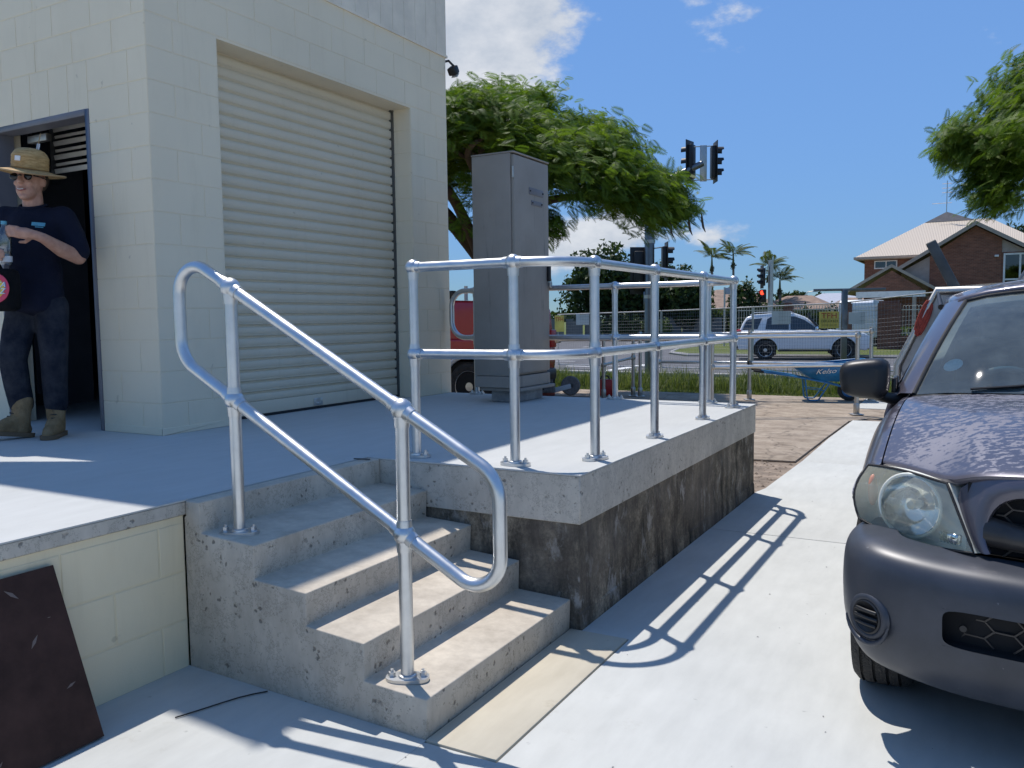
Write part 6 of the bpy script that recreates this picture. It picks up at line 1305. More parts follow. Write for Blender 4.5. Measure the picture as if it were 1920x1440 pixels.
# porch
part('porch_gable', MB().prism([(-6.2, 2.72), (-2.75, 2.72), (-4.44, 3.86)], PY+0.12, PY+0.3, 'y'), 'brick_house', hs, None)
rake('fascia', (-7.0, 2.52), (-4.44, 4.04), 0.18, PY, PY+.06, 'trim_tan'); rake('fascia', (-4.44, 4.04), (-2.15, 2.66), 0.18, PY, PY+.06, 'trim_tan'); rake('porch_roof', (-7.0, 2.58), (-4.44, 4.10), .11, PY+.061, 60.4, 'trim_tan'); rake('porch_roof', (-4.44, 4.10), (-2.15, 2.72), .11, PY+.061, 60.4, 'trim_tan')
part('beam', MB().box((-6.3, PY+.1, 2.36), (-2.7, PY+.34, 2.70)), 'trim_white', hs, None); part('garage_recess', MB().box((-6.2, 56, -.2), (-2.8, 56.2, 2.4)), 'brick_house', hs, None)
for x in (-6.2, -3.35, -2.6): part('column', MB().box((x, PY+.1, -.2), (x+(.2 if x < -3 else .34), PY+.34, 2.36)), 'trim_tan' if x < -3 else 'brick_house', hs, None)
part('garage_door', MB().box((-5.9, 55.94, -.15), (-4.3, 55.99, 2.1)), 'trim_white', hs, None)
ant = MB().tube([(-2.2, 65, 8.2), (-2.2, 65, 10.4)], .03, 6)
for k, z in enumerate((8.9, 9.6, 9.9, 10.2)): ant.tube([(-3.1 if k == 0 else -2.5, 65, z), (-1.9, 65, z)], .02, 5)
part('aerial', ant, 'galv_old', rf)['kind'] = 'stuff'
# brick and picket front fence
def bricks(parent, x0, x1, y, z0, z1, mat='brick_pillar'):
    part('brickwork', MB().box((x0, y, z0), (x1, y+0.45, z1)), mat, parent, None)
for (lbl, x0, x1) in (('tall brown brick fence pillar right of the white four-wheel drive', -4.14, -3.2), ('brown brick fence pillar partly behind the yellow hire sign', -5.72, -5.28), ('brown brick fence pillar seen above the white four-wheel drive roof', -8.35, -7.95)):
    p_ = thing('fence_pillar', lbl, 'pillar', ((x0+x1)/2, 42, -0.2), 0, 'brick fence pillars'); part('shaft', MB().box((x0, 42, -.2), (x1, 42.5, 1.92)), 'brick_pillar', p_, None); part('cap', MB().box((x0+.05, 42.05, 1.92), (x1-.05, 42.45, 2.02)), 'brick_pillar', p_, None)
single('garden_wall', MB().box((-3.19, 42.05, -.2), (4, 42.4, .42)), 'brick_pillar', 'low brown brick garden wall running right from the pillar', 'wall', (-1, 42.2, -.2), None)
def picket(label, x0, x1, z0, z1):
    f = thing('picket_fence', label, 'fence', ((x0+x1)/2, 42.2, z0), 0, 'looped steel picket fences'); n_ = int((x1-x0)/0.125); me = None
    for z in (z0+.12, z1-.12): part('rail', MB().cbox(((x0+x1)/2, 42.2, z), (x1-x0, .03, .04), None, 0), 'picket_cream', f, None)
    for i in range(n_):
        x = x0+(i+.5)*(x1-x0)/n_
        if me is None:
            pk = MB().cyl((0, 0, 0), (0, 0, z1-z0), .011, n=6).tube([(0, 0, z1-z0), (0.012, 0, z1-z0+.06), (.06, 0, z1-z0+.085), (.108, 0, z1-z0+.06), (.12, 0, z1-z0)], .011, 5); me = pk.mesh('picket', 'picket_cream', None)
        link('picket', me, f, Vector((x, 42.2, z0))-f.location)
picket('cream looped picket fence between the pillars beside the white van', -5.25, -4.16, -0.1, 1.72); picket('cream looped picket fence on the low brick wall right of the pillar', -3.15, 0.2, 0.42, 1.72); picket('cream looped picket fence tops above the white four-wheel drive', -10.6, -5.75, -0.1, 1.80)
# far bungalows and grey fence
def bungalow(label, x0, x1, y, zw, zr, mat, ridge=None):
    h = thing('bungalow', label, 'house', ((x0+x1)/2, y, g0)); part('wall', MB().box((x0, y, g0), (x1, y+8, zw)), 'render_tan', h, None); w_ = x1-x0; part('roof', hip(x0-.6, x1+.6, y-.6, y+8.6, zw, x0+w_*.3, x1-w_*.3, y+4, zr), mat, h, None)
    part('window', MB().box((x0+w_*.25, y-.04, g0+1.0), (x0+w_*.45, y-.01, g0+2.1)), 'glass_dark', h, None); part('window', MB().box((x0+w_*.6, y-.04, g0+1.0), (x0+w_*.8, y-.01, g0+2.1)), 'glass_dark', h, None)
bungalow('far bungalow with brown tiled hip roof between the dock posts', -25.5, -18.0, 80, 2.15, 4.05, 'tile_brown'); bungalow('far low bungalow roof left of the pedestrian signal', -19.4, -13.2, 86, 2.0, 3.4, 'tile_brown'); bungalow('far bungalow with pale grey roof behind the pedestrian signal pole', -18.5, -11.0, 100, 2.3, 3.9, 'far_roof_grey'); bungalow('far bungalow with brown roof above the white four-wheel drive', -14.5, -8.0, 92, 1.8, 3.2, 'tile_brown')
gf = thing('sheet_fence', 'long grey sheet-metal fence along the far street', 'fence', (-23, 61, g0)); 
for k in range(9): part('fence_sheet', MB().box((-29.5+k*1.45, 58.6+k*.32, g0), (-28.09+k*1.45, 58.64+k*.32, 1.35)), 'fence_grey', gf, None)

# ================================================================== YARD THINGS
def tuberail(name, label, posts_, rails, loc):
    """older tube-and-clamp handrail: posts_ (x,y,top), rails (list of points)"""
    t = thing(name, label, 'railing', loc)
    for (x, y, zt) in posts_:
        po = part('post', MB().cyl((x, y, 0.01), (x, y, zt), 0.030, n=14), 'galv_old', t)
        part('collar', MB().lathe([(0.034, 0.0), (0.042, 0.01), (0.042, 0.14), (0.034, 0.16)], (x, y, 0.012), (0, 0, 1), 14), 'galv_old', po, 50)
        part('foot', MB().cbox((x, y, 0.012), (0.16, 0.16, 0.012), Matrix.Rotation(R_(30), 3, 'Z'), 0.003), 'galv_old', po)
    for r in rails:
        part('rail', MB().tube(r, 0.0235, 12), 'galv_new', t, 60)
        for q in (r[0], r[-1]): part('clamp', MB().sphere(q, 0.048, 12, 8).cbox(Vector(q)+Vector((0, 0, .0)), (.05, .11, .09), None, .015), 'galv_old', t)
    return t
galv('galv_new', (0.74, 0.73, 0.68), 0.34)
tuberail('ramp_handrail', 'nearer tube-and-clamp handrail along the ramp beyond the dock', [(-1.50, 12.70, 1.19), (-3.30, 11.72, 1.16)], [[(-1.50, 12.70, 1.135), (-3.30, 11.72, 1.13), (-5.20, 10.66, 1.12)], [(-1.50, 12.70, .715), (-3.30, 11.72, .705)]], (-2.4, 12.2, 0))
tuberail('ramp_handrail', 'farther tube-and-clamp handrail in front of the wheelbarrow and grass', [(-3.384, 14.30, 1.19), (-1.545, 14.84, 1.22), (-5.29, 14.18, 1.16)], [[(-1.545, 14.84, 1.15), (-3.384, 14.30, 1.13), (-5.29, 14.18, 1.12)], [(-1.545, 14.84, .60), (-3.384, 14.30, .635)], [(-3.384, 14.30, .635), (-4.92, 14.10, .635)]], (-3.4, 14.4, 0))
tuberail('ramp_handrail', 'short low handrail with leaning rail beside the red fuel can', [(-5.75, 13.60, 1.10), (-5.45, 14.25, 1.08)], [[(-5.75, 13.60, .60), (-5.45, 14.25, .70)]], (-5.6, 13.9, 0))
# blue steel wheelbarrow
pm('barrow_blue', (0.02, 0.16, 0.34), 0.4, var=0.25, vs=6, bump=0.1); pm('barrow_grime', (0.10, 0.12, 0.10), 0.8, var=0.4, vs=8)
wbw = thing('wheelbarrow', 'blue steel wheelbarrow with black tyre standing on the yard pad edge', 'wheelbarrow', (-2.45, 14.62, 0.0), R_(17)); wbw.scale = (0.92, 0.92, 0.90)
W = lambda nm, mb, mt, par=None, sm=45: part(nm, mb, mt, par or wbw, sm, world=False)
topr = [(-.28, -.30, .64), (.30, -.34, .70), (.86, -.26, .76), (.92, 0, .77), (.86, .26, .76), (.30, .34, .70), (-.28, .30, .64), (-.32, 0, .63)]
botr = [(.02, -.17, .40), (.25, -.18, .37), (.46, -.15, .36), (.50, 0, .36), (.46, .15, .36), (.25, .18, .37), (.02, .17, .40), (.0, 0, .40)]
tray = W('tray', MB().loft([[Vector(p) for p in topr], [Vector(p).lerp(Vector(q), .5)+Vector((0, 0, -.02)) for p, q in zip(topr, botr)], [Vector(q) for q in botr], [Vector((x*.5+.12, y*.4, z+.0)) for (x, y, z) in botr]], closed=True), 'barrow_blue', None, 60)
solid(tray, 0.004); W('rim', MB().tube([Vector(p) for p in topr], .012, 8, closed=True), 'barrow_blue', tray)
for s_ in (-1, 1):
    W('handle', MB().tube([(-.95, s_*.28, .56), (-.35, s_*.24, .47), (.25, s_*.17, .345), (.70, s_*.08, .215)], .018, 8), 'barrow_blue'); W('grip', MB().tube([(-1.02, s_*.285, .57), (-.84, s_*.275, .545)], .022, 8), 'black_rubber')
    W('leg', MB().tube(fillet([(-.12, s_*.21, .42), (-.08, s_*.25, .02), (.10, s_*.25, .02), (.30, s_*.17, .33)], .06, 5), .014, 8), 'barrow_blue'); W('leg_brace', MB().tube([(-.10, s_*.225, .24), (.20, s_*.20, .20)], .008, 6), 'barrow_blue')
wheel_ = wheel(wbw, (0, 0, 0), 1, 0.195, 0.10, 'barrow_blue', 0, False); wheel_.location = (.66, 0, .195); wheel_.rotation_euler = (0, 0, R_(90))
text_part('lettering', 'Kelso', 0.15, 'white_matt', tray, frame_m((.22, -.285, .555), (1, -0.03, 0.07), (0, -.52, .85)), 0.001, 0.35)
# petrol cut-off saw and red fuel can
pm('saw_grey', (0.22, 0.20, 0.19), 0.75, var=0.3, vs=20, bump=0.3); pm('saw_orange', (0.30, 0.055, 0.03), 0.7, var=0.3, vs=20); pm('can_red', (0.42, 0.012, 0.012), 0.4, var=0.15, bump=0.1)
cs_ = thing('cut_off_saw', 'dusty petrol cut-off saw lying behind the dock edge beside the cabinet', 'saw', (-6.75, 13.75, 0.0), R_(29))
K = lambda nm, mb, mt, par=None, sm=45: part(nm, mb, mt, par or cs_, sm, world=False)
K('engine_body', MB().cbox((-.16, 0, .16), (.28, .22, .20), None, .04).cbox((-.16, 0, .29), (.20, .16, .10), None, .03), 'saw_grey'); K('base', MB().cbox((-.18, 0, .05), (.30, .2, .07), None, .02), 'saw_orange'); K('fuel_tank', MB().cbox((-.30, 0, .12), (.10, .2, .14), None, .03), 'saw_orange')
K('blade_guard', MB().lathe([(.05, -.03), (.16, -.035), (.18, 0), (.16, .035), (.05, .03)], (.26, 0, .19), (0, 1, 0), 28), 'saw_grey'); K('blade', MB().lathe([(0, -.002), (.165, -.002), (.165, .002), (0, .002)], (.27, .05, .175), (0, 1, 0), 28), 'steel_dark'); K('drive_arm', MB().cbox((.07, -.05, .14), (.40, .03, .09), Matrix.Rotation(R_(-14), 3, 'Y'), .02), 'sign_grey'); K('front_handle', MB().tube(fillet([(-.05, -.12, .20), (-.03, -.12, .40), (-.03, .12, .40), (-.05, .12, .20)], .06, 5), .013, 8), 'black_plastic'); K('rear_handle', MB().tube(fillet([(-.30, 0, .30), (-.46, 0, .30), (-.44, 0, .14), (-.32, 0, .12)], .05, 5), .018, 8), 'black_plastic')
jc = thing('fuel_can', 'red plastic fuel can on the pad behind the dock railing', 'fuel can', (-5.95, 14.2, 0.0), R_(25)); J = lambda nm, mb, mt, par=None, sm=45: part(nm, mb, mt, par or jc, sm, world=False)
J('body', MB().prism([(-.15, 0), (.15, 0), (.15, .24), (.09, .30), (-.15, .30)], -.09, .09, 'y').bevel(.025, 3), 'can_red'); J('handle', MB().tube(fillet([(-.11, 0, .29), (-.09, 0, .36), (.03, 0, .36), (.06, 0, .30)], .03, 4), .014, 8), 'black_plastic'); J('cap', MB().cyl((.11, 0, .27), (.135, 0, .31), .028, n=12), 'black_plastic')
# red wagon parked behind the warehouse corner
pm('paint_red', (0.36, 0.012, 0.025), 0.25, coat=0.6, var=0.08, bump=0)
def redx(t, P):
    for s_ in (-1, 1):
        P('arch_flare', MB().tube([(.475*math.cos(a), s_*.93, .40+.475*math.sin(a)) for a in [math.pi*k/14 for k in range(15)]], .04, 6), 'sign_grey'); P('tail_lamp', MB().cbox((-.61, s_*.80, 1.1), (.1, .2, .3), None, .02), 'tail_red')
    P('roof_camera', MB().cbox((.48, .62, 1.84), (.16, .16, .14), None, .04).cyl((.48, .62, 1.74), (.48, .62, 1.84), .03), 'black_plastic'); P('roof_post', MB().cyl((.25, .55, 1.75), (.25, .55, 1.98), .03, n=8), 'sign_grey'); P('rear_bumper', MB().cbox((-.60, 0, .50), (.14, 1.8, .2), None, .05), 'black_plastic')
rwin = [('window', [(.55, 1.15), (.60, 1.50), (.72, 1.62), (1.35, 1.64), (1.35, 1.13)]), ('window', [(1.42, 1.13), (1.42, 1.64), (1.5, 1.6), (2.0, 1.13)])]
redprof = [(-.60, .44), (-0.56, .40), (-0.47, .40)]+suvprof[3:-3]+[(-0.60, 1.14), (-.63, 1.0), (-.64, .72)]
redhouse = [(-.62, 1.08), (-.60, 1.60), (-.48, 1.72), (.6, 1.76), (1.2, 1.74), (1.5, 1.64), (2.22, 1.08)]
simple_car('red_wagon', 'red wagon glimpsed between the warehouse corner and the cabinet', (-7.0, 12.05, -0.02), R_(180), 'paint_red', redprof, redhouse, rwin, 2.85, .385, .92, 6, extras=redx, taper=.16, belt=1.12)

# ================================================================== WORKER IN THE DOORWAY
def skinmat():
    m, t, b = newmat('skin'); t.links.new(ramp(t, noise(t, 30, 4, .6), [(.3, (.40, .20, .135)), (.7, (.52, .29, .205))]), b.inputs['Base Color']); b.inputs['Roughness'].default_value = .5
    setin(b, 'Subsurface Weight', .08); setin(b, 'Subsurface Radius', (.01, .004, .002))
skinmat()
def clothmat(name, a, b_, sc_=6):
    m, t, b = newmat(name); t.links.new(ramp(t, noise(t, sc_, 6, .65), [(.35, a), (.68, b_)]), b.inputs['Base Color']); b.inputs['Roughness'].default_value = .92; setin(b, 'Specular IOR Level', .15)
    bumpn(t, b, math_(t, 'ADD', noise(t, 9, 4, .6, sc3=(1, 1, .6)), math_(t, 'MULTIPLY', noise(t, 300, 2, .5), .15)), .8, .03)
clothmat('navy_cotton', (.008, .010, .022), (.013, .016, .032)); clothmat('work_trouser', (.012, .016, .028), (.045, .048, .058), 9); clothmat('boot_suede', (.20, .135, .07), (.33, .235, .13), 14); clothmat('bag_black', (.006, .006, .007), (.012, .012, .013))
pm('boot_sole', (.16, .11, .065), .85, bump=.2); pm('boot_lace', (.06, .05, .04), .9); pm('lip', (.30, .09, .075), .45, bump=0); pm('teeth', (.7, .68, .62), .3, bump=0); pm('hair', (.05, .03, .018), .7, var=.3, vs=60); pm('eyewear', (.004, .004, .005), .08, bump=0)
def strawmat():
    m, t, b = newmat('straw'); g = N('ShaderNodeNewGeometry', t); c = ramp(t, noise(t, 55, 4, .7, sc3=(.35, .35, 2.2)), [(.3, (.30, .17, .055)), (.55, (.50, .32, .13)), (.75, (.62, .43, .20))])
    t.links.new(c, b.inputs['Base Color']); b.inputs['Roughness'].default_value = .75; bumpn(t, b, noise(t, 90, 3, .7, sc3=(.4, .4, 2.5)), .7, .006)
strawmat(); pm('straw_trim', (.36, .24, .12), .8); pm('logo_blue', (.10, .32, .42), .7, var=.2, vs=60); pm('patch_pink', (.62, .06, .12), .7); pm('patch_yellow', (.70, .55, .06), .7); pm('patch_blue', (.10, .25, .45), .7)
PO = Vector((-5.172, 3.168, S)); PA_ = Vector((0.873, 0.4876, 0)); PB_ = Vector((0.4876, -0.873, 0))
def pp(a, b, z):
    if 0.7 < z < 1.35: a = a+0.075*max(0.0, min(1.0, (b-0.1)/0.15))      # hands, bottle and bag carried a little across the body
    return PO+PA_*a+PB_*b+Vector((0, 0, z))
PROT = Matrix((PA_, PB_*-1, Vector((0, 0, 1)))).transposed()     # local x -> image right, y -> away, z up
def caps_chain(mb, pts, n=14):
    """pts: (a,b,z,r) chain of tapered capsules"""
    for (p, q) in zip(pts, pts[1:]):
        P0, P1 = pp(*p[:3]), pp(*q[:3]); mb.cyl(P0, P1, p[3], q[3], n)
    for p in pts: mb.sphere(pp(*p[:3]), p[3], n, 10)
def ell(mb, a, b, z, ra, rb, rz, tilt=0.0, n=18): mb.sphere(pp(a, b, z), 1.0, n, 12, (ra, rb, rz), PROT @ Matrix.Rotation(tilt, 3, 'Y'))
def fused(name, mb, mat, parent, voxel, smooth_it=6, label=None):
    """voxel-fuse overlapping volumes into one continuous skin"""
    me = mb.mesh('tmp', mat, None); o = bpy.data.objects.new('tmp', me); COL.objects.link(o)
    r = o.modifiers.new('r', 'REMESH'); r.mode = 'VOXEL'; r.voxel_size = voxel; s_ = o.modifiers.new('s', 'SMOOTH'); s_.iterations = smooth_it; s_.factor = .5
    dg = bpy.context.evaluated_depsgraph_get(); dg.update(); m2 = bpy.data.meshes.new_from_object(o.evaluated_get(dg)); bpy.data.objects.remove(o)
    m2.name = name; m2.materials.clear(); m2.materials.append(MATS[mat]); m2.polygons.foreach_set('use_smooth', [True]*len(m2.polygons))
    l = base_of(parent).location; m2.transform(Matrix.Translation(-l)); q = link(name, m2, parent)
    if label: q['label'] = label
    return q
per = thing('person', 'worker in straw hat, navy shirt and tan boots stepping out of the doorway', 'person', PO)
sk = MB()
# head, neck
HZ = 1.60
ell(sk, .000, .02, HZ, .074, .092, .112); ell(sk, .000, .055, HZ-.065, .058, .058, .062); ell(sk, .0, .085, HZ-.108, .030, .028, .022); ell(sk, .0, -.03, HZ+.02, .078, .085, .095)
caps_chain(sk, [(.0, .0, HZ-.06, .058), (.0, -.012, 1.43, .060), (0, -.02, 1.38, .075)])
caps_chain(sk, [(.0, .112, HZ+.012, .010), (.0, .130, HZ-.022, .015)], 10); ell(sk, .0, .118, HZ-.026, .020, .014, .011)
for s_ in (-1, 1): ell(sk, s_*.078, -.002, HZ-.008, .011, .024, .034); ell(sk, s_*.036, .088, HZ-.028, .022, .016, .018); ell(sk, s_*.03, .098, HZ+.038, .03, .012, .010)
ell(sk, 0, .108, HZ-.062, .026, .012, .007); ell(sk, 0, .104, HZ-.078, .022, .012, .008)
# torso and legs under the clothes
caps_chain(sk, [(0, -.02, 1.34, .085), (0, -.01, 1.15, .095), (0, -.01, .92, .095)]); caps_chain(sk, [(-.15, -.02, 1.385, .055), (.16, -.02, 1.375, .055)])
caps_chain(sk, [(.075, -.01, .90, .08), (.09, .02, .50, .055), (.075, -.01, .12, .045)]); caps_chain(sk, [(-.085, .0, .90, .08), (-.125, .08, .50, .055), (-.12, .03, .14, .045)])
# arm on the right of the picture: elbow out, forearm across to the bottle
caps_chain(sk, [(.185, -.02, 1.375, .058), (.232, -.03, 1.25, .050), (.265, -.01, 1.125, .044)]); caps_chain(sk, [(.265, -.01, 1.125, .045), (.222, .10, 1.165, .046), (.12, .23, 1.222, .031), (.085, .26, 1.236, .029)])
# its hand: palm then four fingers over the bottle, thumb below
caps_chain(sk, [(.085, .26, 1.236, .028), (.035, .285, 1.252, .030), (.0, .295, 1.258, .026)]); caps_chain(sk, [(.045, .285, 1.235, .024), (.005, .295, 1.238, .022)])
for k, (dz, ln_) in enumerate(((.030, .9), (.012, 1.0), (-.006, .95), (-.022, .78))):
    caps_chain(sk, [(.0, .305, 1.250+dz, .0105), (-.040*ln_, .318, 1.256+dz, .0100), (-.072*ln_, .300, 1.254+dz, .0092), (-.090*ln_, .275, 1.250+dz, .008)], 10)
caps_chain(sk, [(.055, .265, 1.225, .014), (.015, .255, 1.200, .0115), (-.02, .25, 1.200, .0095)], 10)
# arm at the picture edge: hand round the bottle foot and bag strap
caps_chain(sk, [(-.185, -.02, 1.38, .058), (-.27, -.03, 1.26, .052), (-.33, .0, 1.13, .045)]); caps_chain(sk, [(-.33, .0, 1.13, .046), (-.29, .12, 1.11, .045), (-.235, .22, 1.115, .031), (-.215, .245, 1.118, .028)])
caps_chain(sk, [(-.215, .245, 1.118, .028), (-.175, .275, 1.125, .028), (-.165, .28, 1.115, .025)])
for k, (dz, ln_) in enumerate(((.028, .9), (.010, 1.0), (-.008, .95), (-.026, .8))):
    caps_chain(sk, [(-.175, .295, 1.128+dz, .0105), (-.140, .330*1.0, 1.128+dz, .010), (-.140+.045*ln_, .345, 1.122+dz, .0092), (-.140+.072*ln_, .335, 1.116+dz, .008)], 10)
caps_chain(sk, [(-.19, .26, 1.145, .014), (-.155, .25, 1.165, .011), (-.12, .245, 1.17, .0095)], 10)
body = fused('body', sk, 'skin', per, .0062, 3)
# shirt
sh = MB(); ell(sh, 0, -.02, 1.33, .185, .118, .125); caps_chain(sh, [(-.155, -.02, 1.372, .075), (.165, -.02, 1.362, .075)]); ell(sh, 0, .0, 1.20, .168, .124, .20); ell(sh, .0, .0, 1.02, .160, .124, .20); ell(sh, .0, .0, .90, .162, .128, .16); ell(sh, 0, .0, .83, .165, .132, .075); ell(sh, 0, .0, .80, .163, .131, .03)
caps_chain(sh, [(.175, -.02, 1.365, .082), (.225, -.03, 1.26, .074), (.258, -.018, 1.165, .072)]); caps_chain(sh, [(-.175, -.02, 1.37, .082), (-.25, -.03, 1.27, .074), (-.30, -.01, 1.17, .072)]); caps_chain(sh, [(.0, -.02, 1.41, .068), (0, -.02, 1.36, .09)])
shirt = fused('shirt', sh, 'navy_cotton', per, .011, 8)
part('collar', MB().tube([pp(.076*math.cos(a), -.012+.070*math.sin(a), 1.452-.028*max(0, math.sin(a))) for a in [2*math.pi*k/28 for k in range(28)]], .0085, 8, closed=True), 'navy_cotton', shirt, 60)
lg_ = part('chest_logo', MB().cbox(pp(.088, .128, 1.318), (.082, .004, .022), PROT @ Matrix.Rotation(R_(5), 3, 'Y') @ Matrix.Rotation(R_(-14), 3, 'X'), .001), 'logo_blue', shirt, None); part('chest_logo', MB().cbox(pp(.092, .131, 1.300), (.05, .003, .006), PROT @ Matrix.Rotation(R_(5), 3, 'Y'), .0005), 'logo_blue', shirt, None)
# trousers
tr_ = MB(); ell(tr_, 0, -.0, .86, .155, .122, .10); caps_chain(tr_, [(.082, -.005, .82, .100), (.094, .02, .66, .092), (.10, .03, .50, .080), (.085, .01, .34, .074), (.078, -.005, .205, .070)]); caps_chain(tr_, [(-.085, .0, .82, .100), (-.105, .05, .66, .092), (-.125, .09, .50, .080), (-.125, .06, .34, .076), (-.122, .03, .215, .072)])
fused('trousers', tr_, 'work_trouser', per, .011, 6)
# boots
def boot(a, b, z, yaw, pit, sgn):
    d = PROT @ Matrix.Rotation(yaw, 3, 'Z') @ Matrix.Rotation(pit, 3, 'X'); o_ = pp(a, b, z); X = lambda x, y, zz: o_+d @ Vector((x, y, zz))
    m = MB(); 
    def chain(pts):
        for (p, q) in zip(pts, pts[1:]): m.cyl(X(*p[:3]), X(*q[:3]), p[3], q[3], 14)
        for p in pts: m.sphere(X(*p[:3]), p[3], 14, 10)
    chain([(0, 0, .22, .060), (0, 0, .12, .054), (0, .015, .06, .048)]); chain([(0, .03, .045, .043), (0, -.06, .050, .046), (0, -.13, .043, .044), (0, -.165, .036, .036)]); chain([(0, -.02, .10, .045), (0, -.08, .065, .046)])
    bt = fused('boot', m, 'boot_suede', per, .0075, 3); pr = [(.046*math.cos(t), .055-.0+.035*math.sin(t)) for t in [math.pi*k/8 for k in range(9)]]+[(-.044, -.08), (-.050, -.14)]+[(.05*math.cos(t), -.15+.062*math.sin(t)) for t in [math.pi+math.pi*k/8 for k in range(1, 8)]]+[(.050, -.14), (.044, -.08)]
    n_ = len(pr); part('sole', MB().add([X(x, y, .0) for x, y in pr]+[X(x*1.02, y*1.01, .026) for x, y in pr], [tuple(range(n_-1, -1, -1)), tuple(range(n_, 2*n_))]+[(i, (i+1) % n_, (i+1) % n_+n_, i+n_) for i in range(n_)]), 'boot_sole', bt, 50)
    for k in range(5): part('lace', MB().tube([X(-.028, -.045-.010*(4-k)*.6+.02, .095+.022*k), X(0, -.062-.012*(4-k)+.02, .10+.022*k), X(.028, -.045-.010*(4-k)*.6+.02, .095+.022*k)], .0045, 6), 'boot_lace', bt)
boot(.075, .0, .002, R_(12), 0, 1); boot(-.125, .075, .012, R_(-38), R_(-9), -1)
# straw hat, tilted a little down to the right of the picture
ht_ = thing('straw_hat', 'wide-brimmed woven straw hat with small white badge on the worker', 'hat', pp(0, .02, HZ+.03)); HM = PROT @ Matrix.Rotation(R_(7), 3, 'Y') @ Matrix.Rotation(R_(3), 3, 'X')
def hat_ring(prof, n=48, wav=0.0):
    rows = []
    for (r, h) in prof: rows.append([pp(0.004, .012, HZ+.060)+HM @ Vector((r*math.cos(2*math.pi*k/n)*1.0, r*math.sin(2*math.pi*k/n)*1.10, h+wav*r*r*math.sin(4*math.pi*k/n+.6))) for k in range(n)])
    return MB().loft(rows, closed=True)
cr = [(.100+.0018*(k % 2), .004+.011*k) for k in range(8)]+[(.094, .095), (.086, .109), (.074, .121), (.055, .130), (.03, .135), (.004, .136)]
solid(part('crown', hat_ring(cr), 'straw', ht_, 80), .003); solid(part('brim', hat_ring([(.100, .004), (.122, -.003), (.142, -.009), (.162, -.013), (.180, -.017), (.192, -.019)], 56, .22), 'straw', ht_, 80), .004)
part('brim_edge', MB().tube([pp(0.004, .012, HZ+.060)+HM @ Vector((.192*math.cos(2*math.pi*k/56), .192*1.10*math.sin(2*math.pi*k/56), -.019+.22*.192**2*math.sin(4*math.pi*k/56+.6))) for k in range(56)], .0055, 8, closed=True), 'straw_trim', ht_, 60)
part('badge', MB().cbox(pp(.004, .012, HZ+.060)+HM @ Vector((-.012, -.114, .060)), (.034, .004, .030), HM @ Matrix.Rotation(R_(-4), 3, 'X'), .004), 'white_matt', ht_)
part('tag', MB().cbox(pp(.056, .0, HZ+.205), (.020, .004, .042), PROT @ Matrix.Rotation(R_(14), 3, 'Y'), .002), 'sign_grey', ht_); part('cord', MB().tube([pp(.05, .0, HZ+.175), pp(.062, .0, HZ+.24), pp(.072, -.01, HZ+.29)], .003, 6), 'straw_trim', ht_)
# sunglasses
sg = thing('sunglasses', 'black wraparound sunglasses on the worker', 'sunglasses', pp(0, .1, HZ+.012))
for s_ in (-1, 1):
    part('lens', MB().sphere(pp(s_*.036, .100, HZ+.010), 1, 16, 10, (.034, .014, .023), PROT @ Matrix.Rotation(-s_*.3, 3, 'Z')), 'eyewear', sg, 60); part('temple', MB().tube([pp(s_*.066, .085, HZ+.016), pp(s_*.083, .03, HZ+.014), pp(s_*.086, -.02, HZ+.006)], .004, 6), 'eyewear', sg)
part('bridge', MB().tube([pp(-.012, .118, HZ+.014), pp(0, .124, HZ+.017), pp(.012, .118, HZ+.014)], .005, 6), 'eyewear', sg)
part('mouth', MB().tube([pp(-.030, .110, HZ-.066), pp(-.012, .121, HZ-.073), pp(.012, .121, HZ-.073), pp(.030, .110, HZ-.066)], [.003, .0055, .0055, .003], 8), 'lip', per, 60); part('teeth', MB().tube([pp(-.018, .1215, HZ-.067), pp(0, .125, HZ-.0695), pp(.018, .1215, HZ-.067)], .0028, 6), 'teeth', per, 60)
hr = MB(); ell(hr, 0, -.040, HZ+.012, .081, .078, .085); part('hair', hr, 'hair', per, 60)
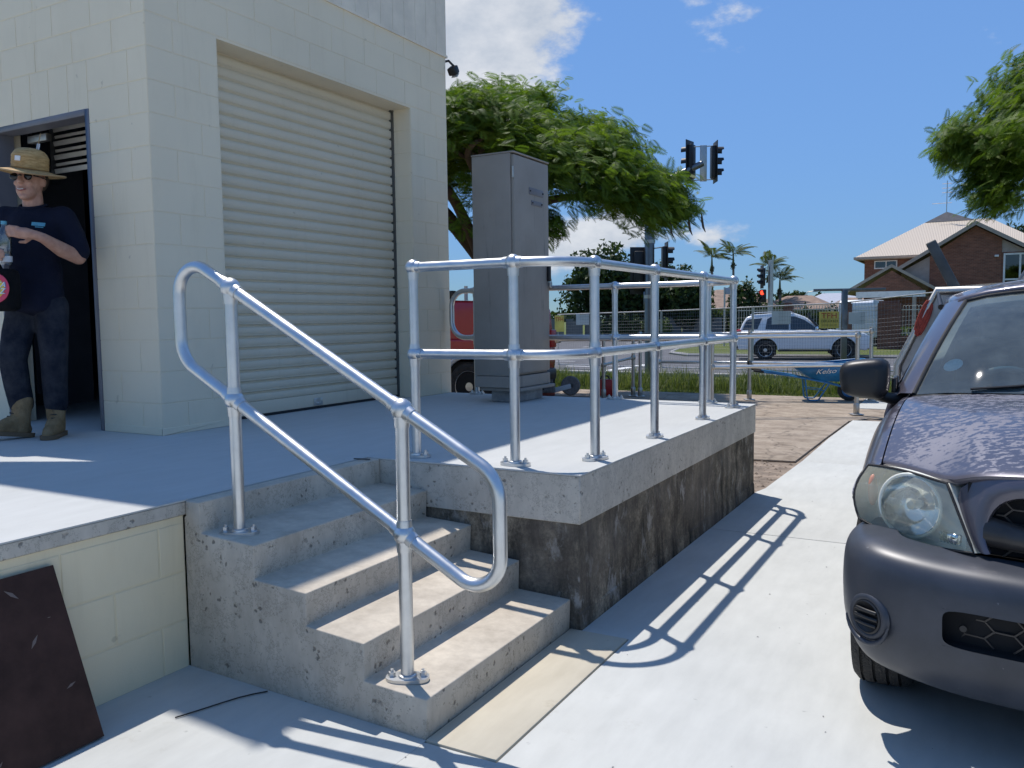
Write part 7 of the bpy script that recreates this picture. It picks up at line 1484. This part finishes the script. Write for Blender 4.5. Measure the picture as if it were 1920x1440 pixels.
# drink bottle and bag
glassmat('bottle_plastic', (.72, .80, .84), .10, .12)
bo_ = thing('water_bottle', 'clear plastic water bottle held in the worker\'s hands', 'bottle', pp(-.105, .285, 1.06)); bc = pp(-.098, .285, 1.062)
part('shell', MB().lathe([(.0, 0), (.036, .002), (.040, .012), (.040, .06), (.037, .075), (.040, .09), (.040, .165), (.034, .195), (.020, .215), (.014, .225), (.014, .24)], bc, (0.06, 0, 1), 24), 'bottle_plastic', bo_, 60); part('cap', MB().lathe([(.016, .238), (.016, .258), (0, .259)], bc, (0.06, 0, 1), 16), 'logo_blue', bo_); part('label', MB().lathe([(.0405, .02), (.0405, .055)], bc, (0.06, 0, 1), 24), 'sign_grey', bo_)
bg_ = thing('lunch_bag', 'black carry bag with round pink and yellow patch hanging from the worker\'s hand', 'bag', pp(-.20, .30, .80)); m = MB().cbox(pp(-.175, .30, .915), (.30, .13, .25), PROT, .035)
part('pouch', m, 'bag_black', bg_, 60); part('strap', MB().tube([pp(-.30, .30, 1.02), pp(-.24, .31, 1.10), pp(-.17, .315, 1.135), (pp(-.13, .31, 1.09)), pp(-.10, .305, 1.02)], .010, 8), 'bag_black', bg_, 60)
pc = pp(-.118, .368, .925); nB = PB_
pt_ = part('patch', MB().lathe([(0, .003), (.084, .003), (.088, 0)], pc, nB, 40), 'patch_pink', bg_, None); part('patch_centre', MB().lathe([(0, .0048), (.060, .0048), (.061, .003)], pc, nB, 36), 'patch_yellow', pt_, None)
bl2 = base_of(bg_).location
for (tx, dz, sz) in (('SANTA', .018, .046), ('CRUZ', -.020, .050)):
    text_part('lettering', tx, sz, 'patch_blue', pt_, frame_m(pc+nB*.0056+Vector((0, 0, dz))-bl2, PA_, (0, 0, 1)), .0008, .3); text_part('lettering', tx, sz*.93, 'white_matt', pt_, frame_m(pc+nB*.0068+Vector((0, 0, dz))-bl2, PA_, (0, 0, 1)), .0008, .3)
# grit and leaf crumbs on the paving
gm = MB(); rr = random.Random(12)
for i in range(300):
    x, y, z = (rr.uniform(-1.3, 1.2), rr.uniform(0.8, 11.5), 0.0015) if i % 3 else (rr.uniform(-2.8, -0.2), rr.uniform(1.2, 2.2), 0.0015)
    s_ = rr.choice([.002, .003, .003, .004, .006]); a = rr.uniform(0, 6.28); c_, d_ = math.cos(a)*s_, math.sin(a)*s_
    gm.add([(x+c_, y+d_, z), (x-d_*.5, y+c_*.5, z), (x-c_, y-d_, z), (x+d_*.5, y-c_*.5, z), (x, y, z+s_*.5)], [(0, 1, 4), (1, 2, 4), (2, 3, 4), (3, 0, 4)])
o = link('grit', gm.mesh('grit', 'plinth_concrete', None)); o['kind'] = 'stuff'; o['label'] = 'scattered grit and leaf crumbs on the pale paving'; o['category'] = 'grit'
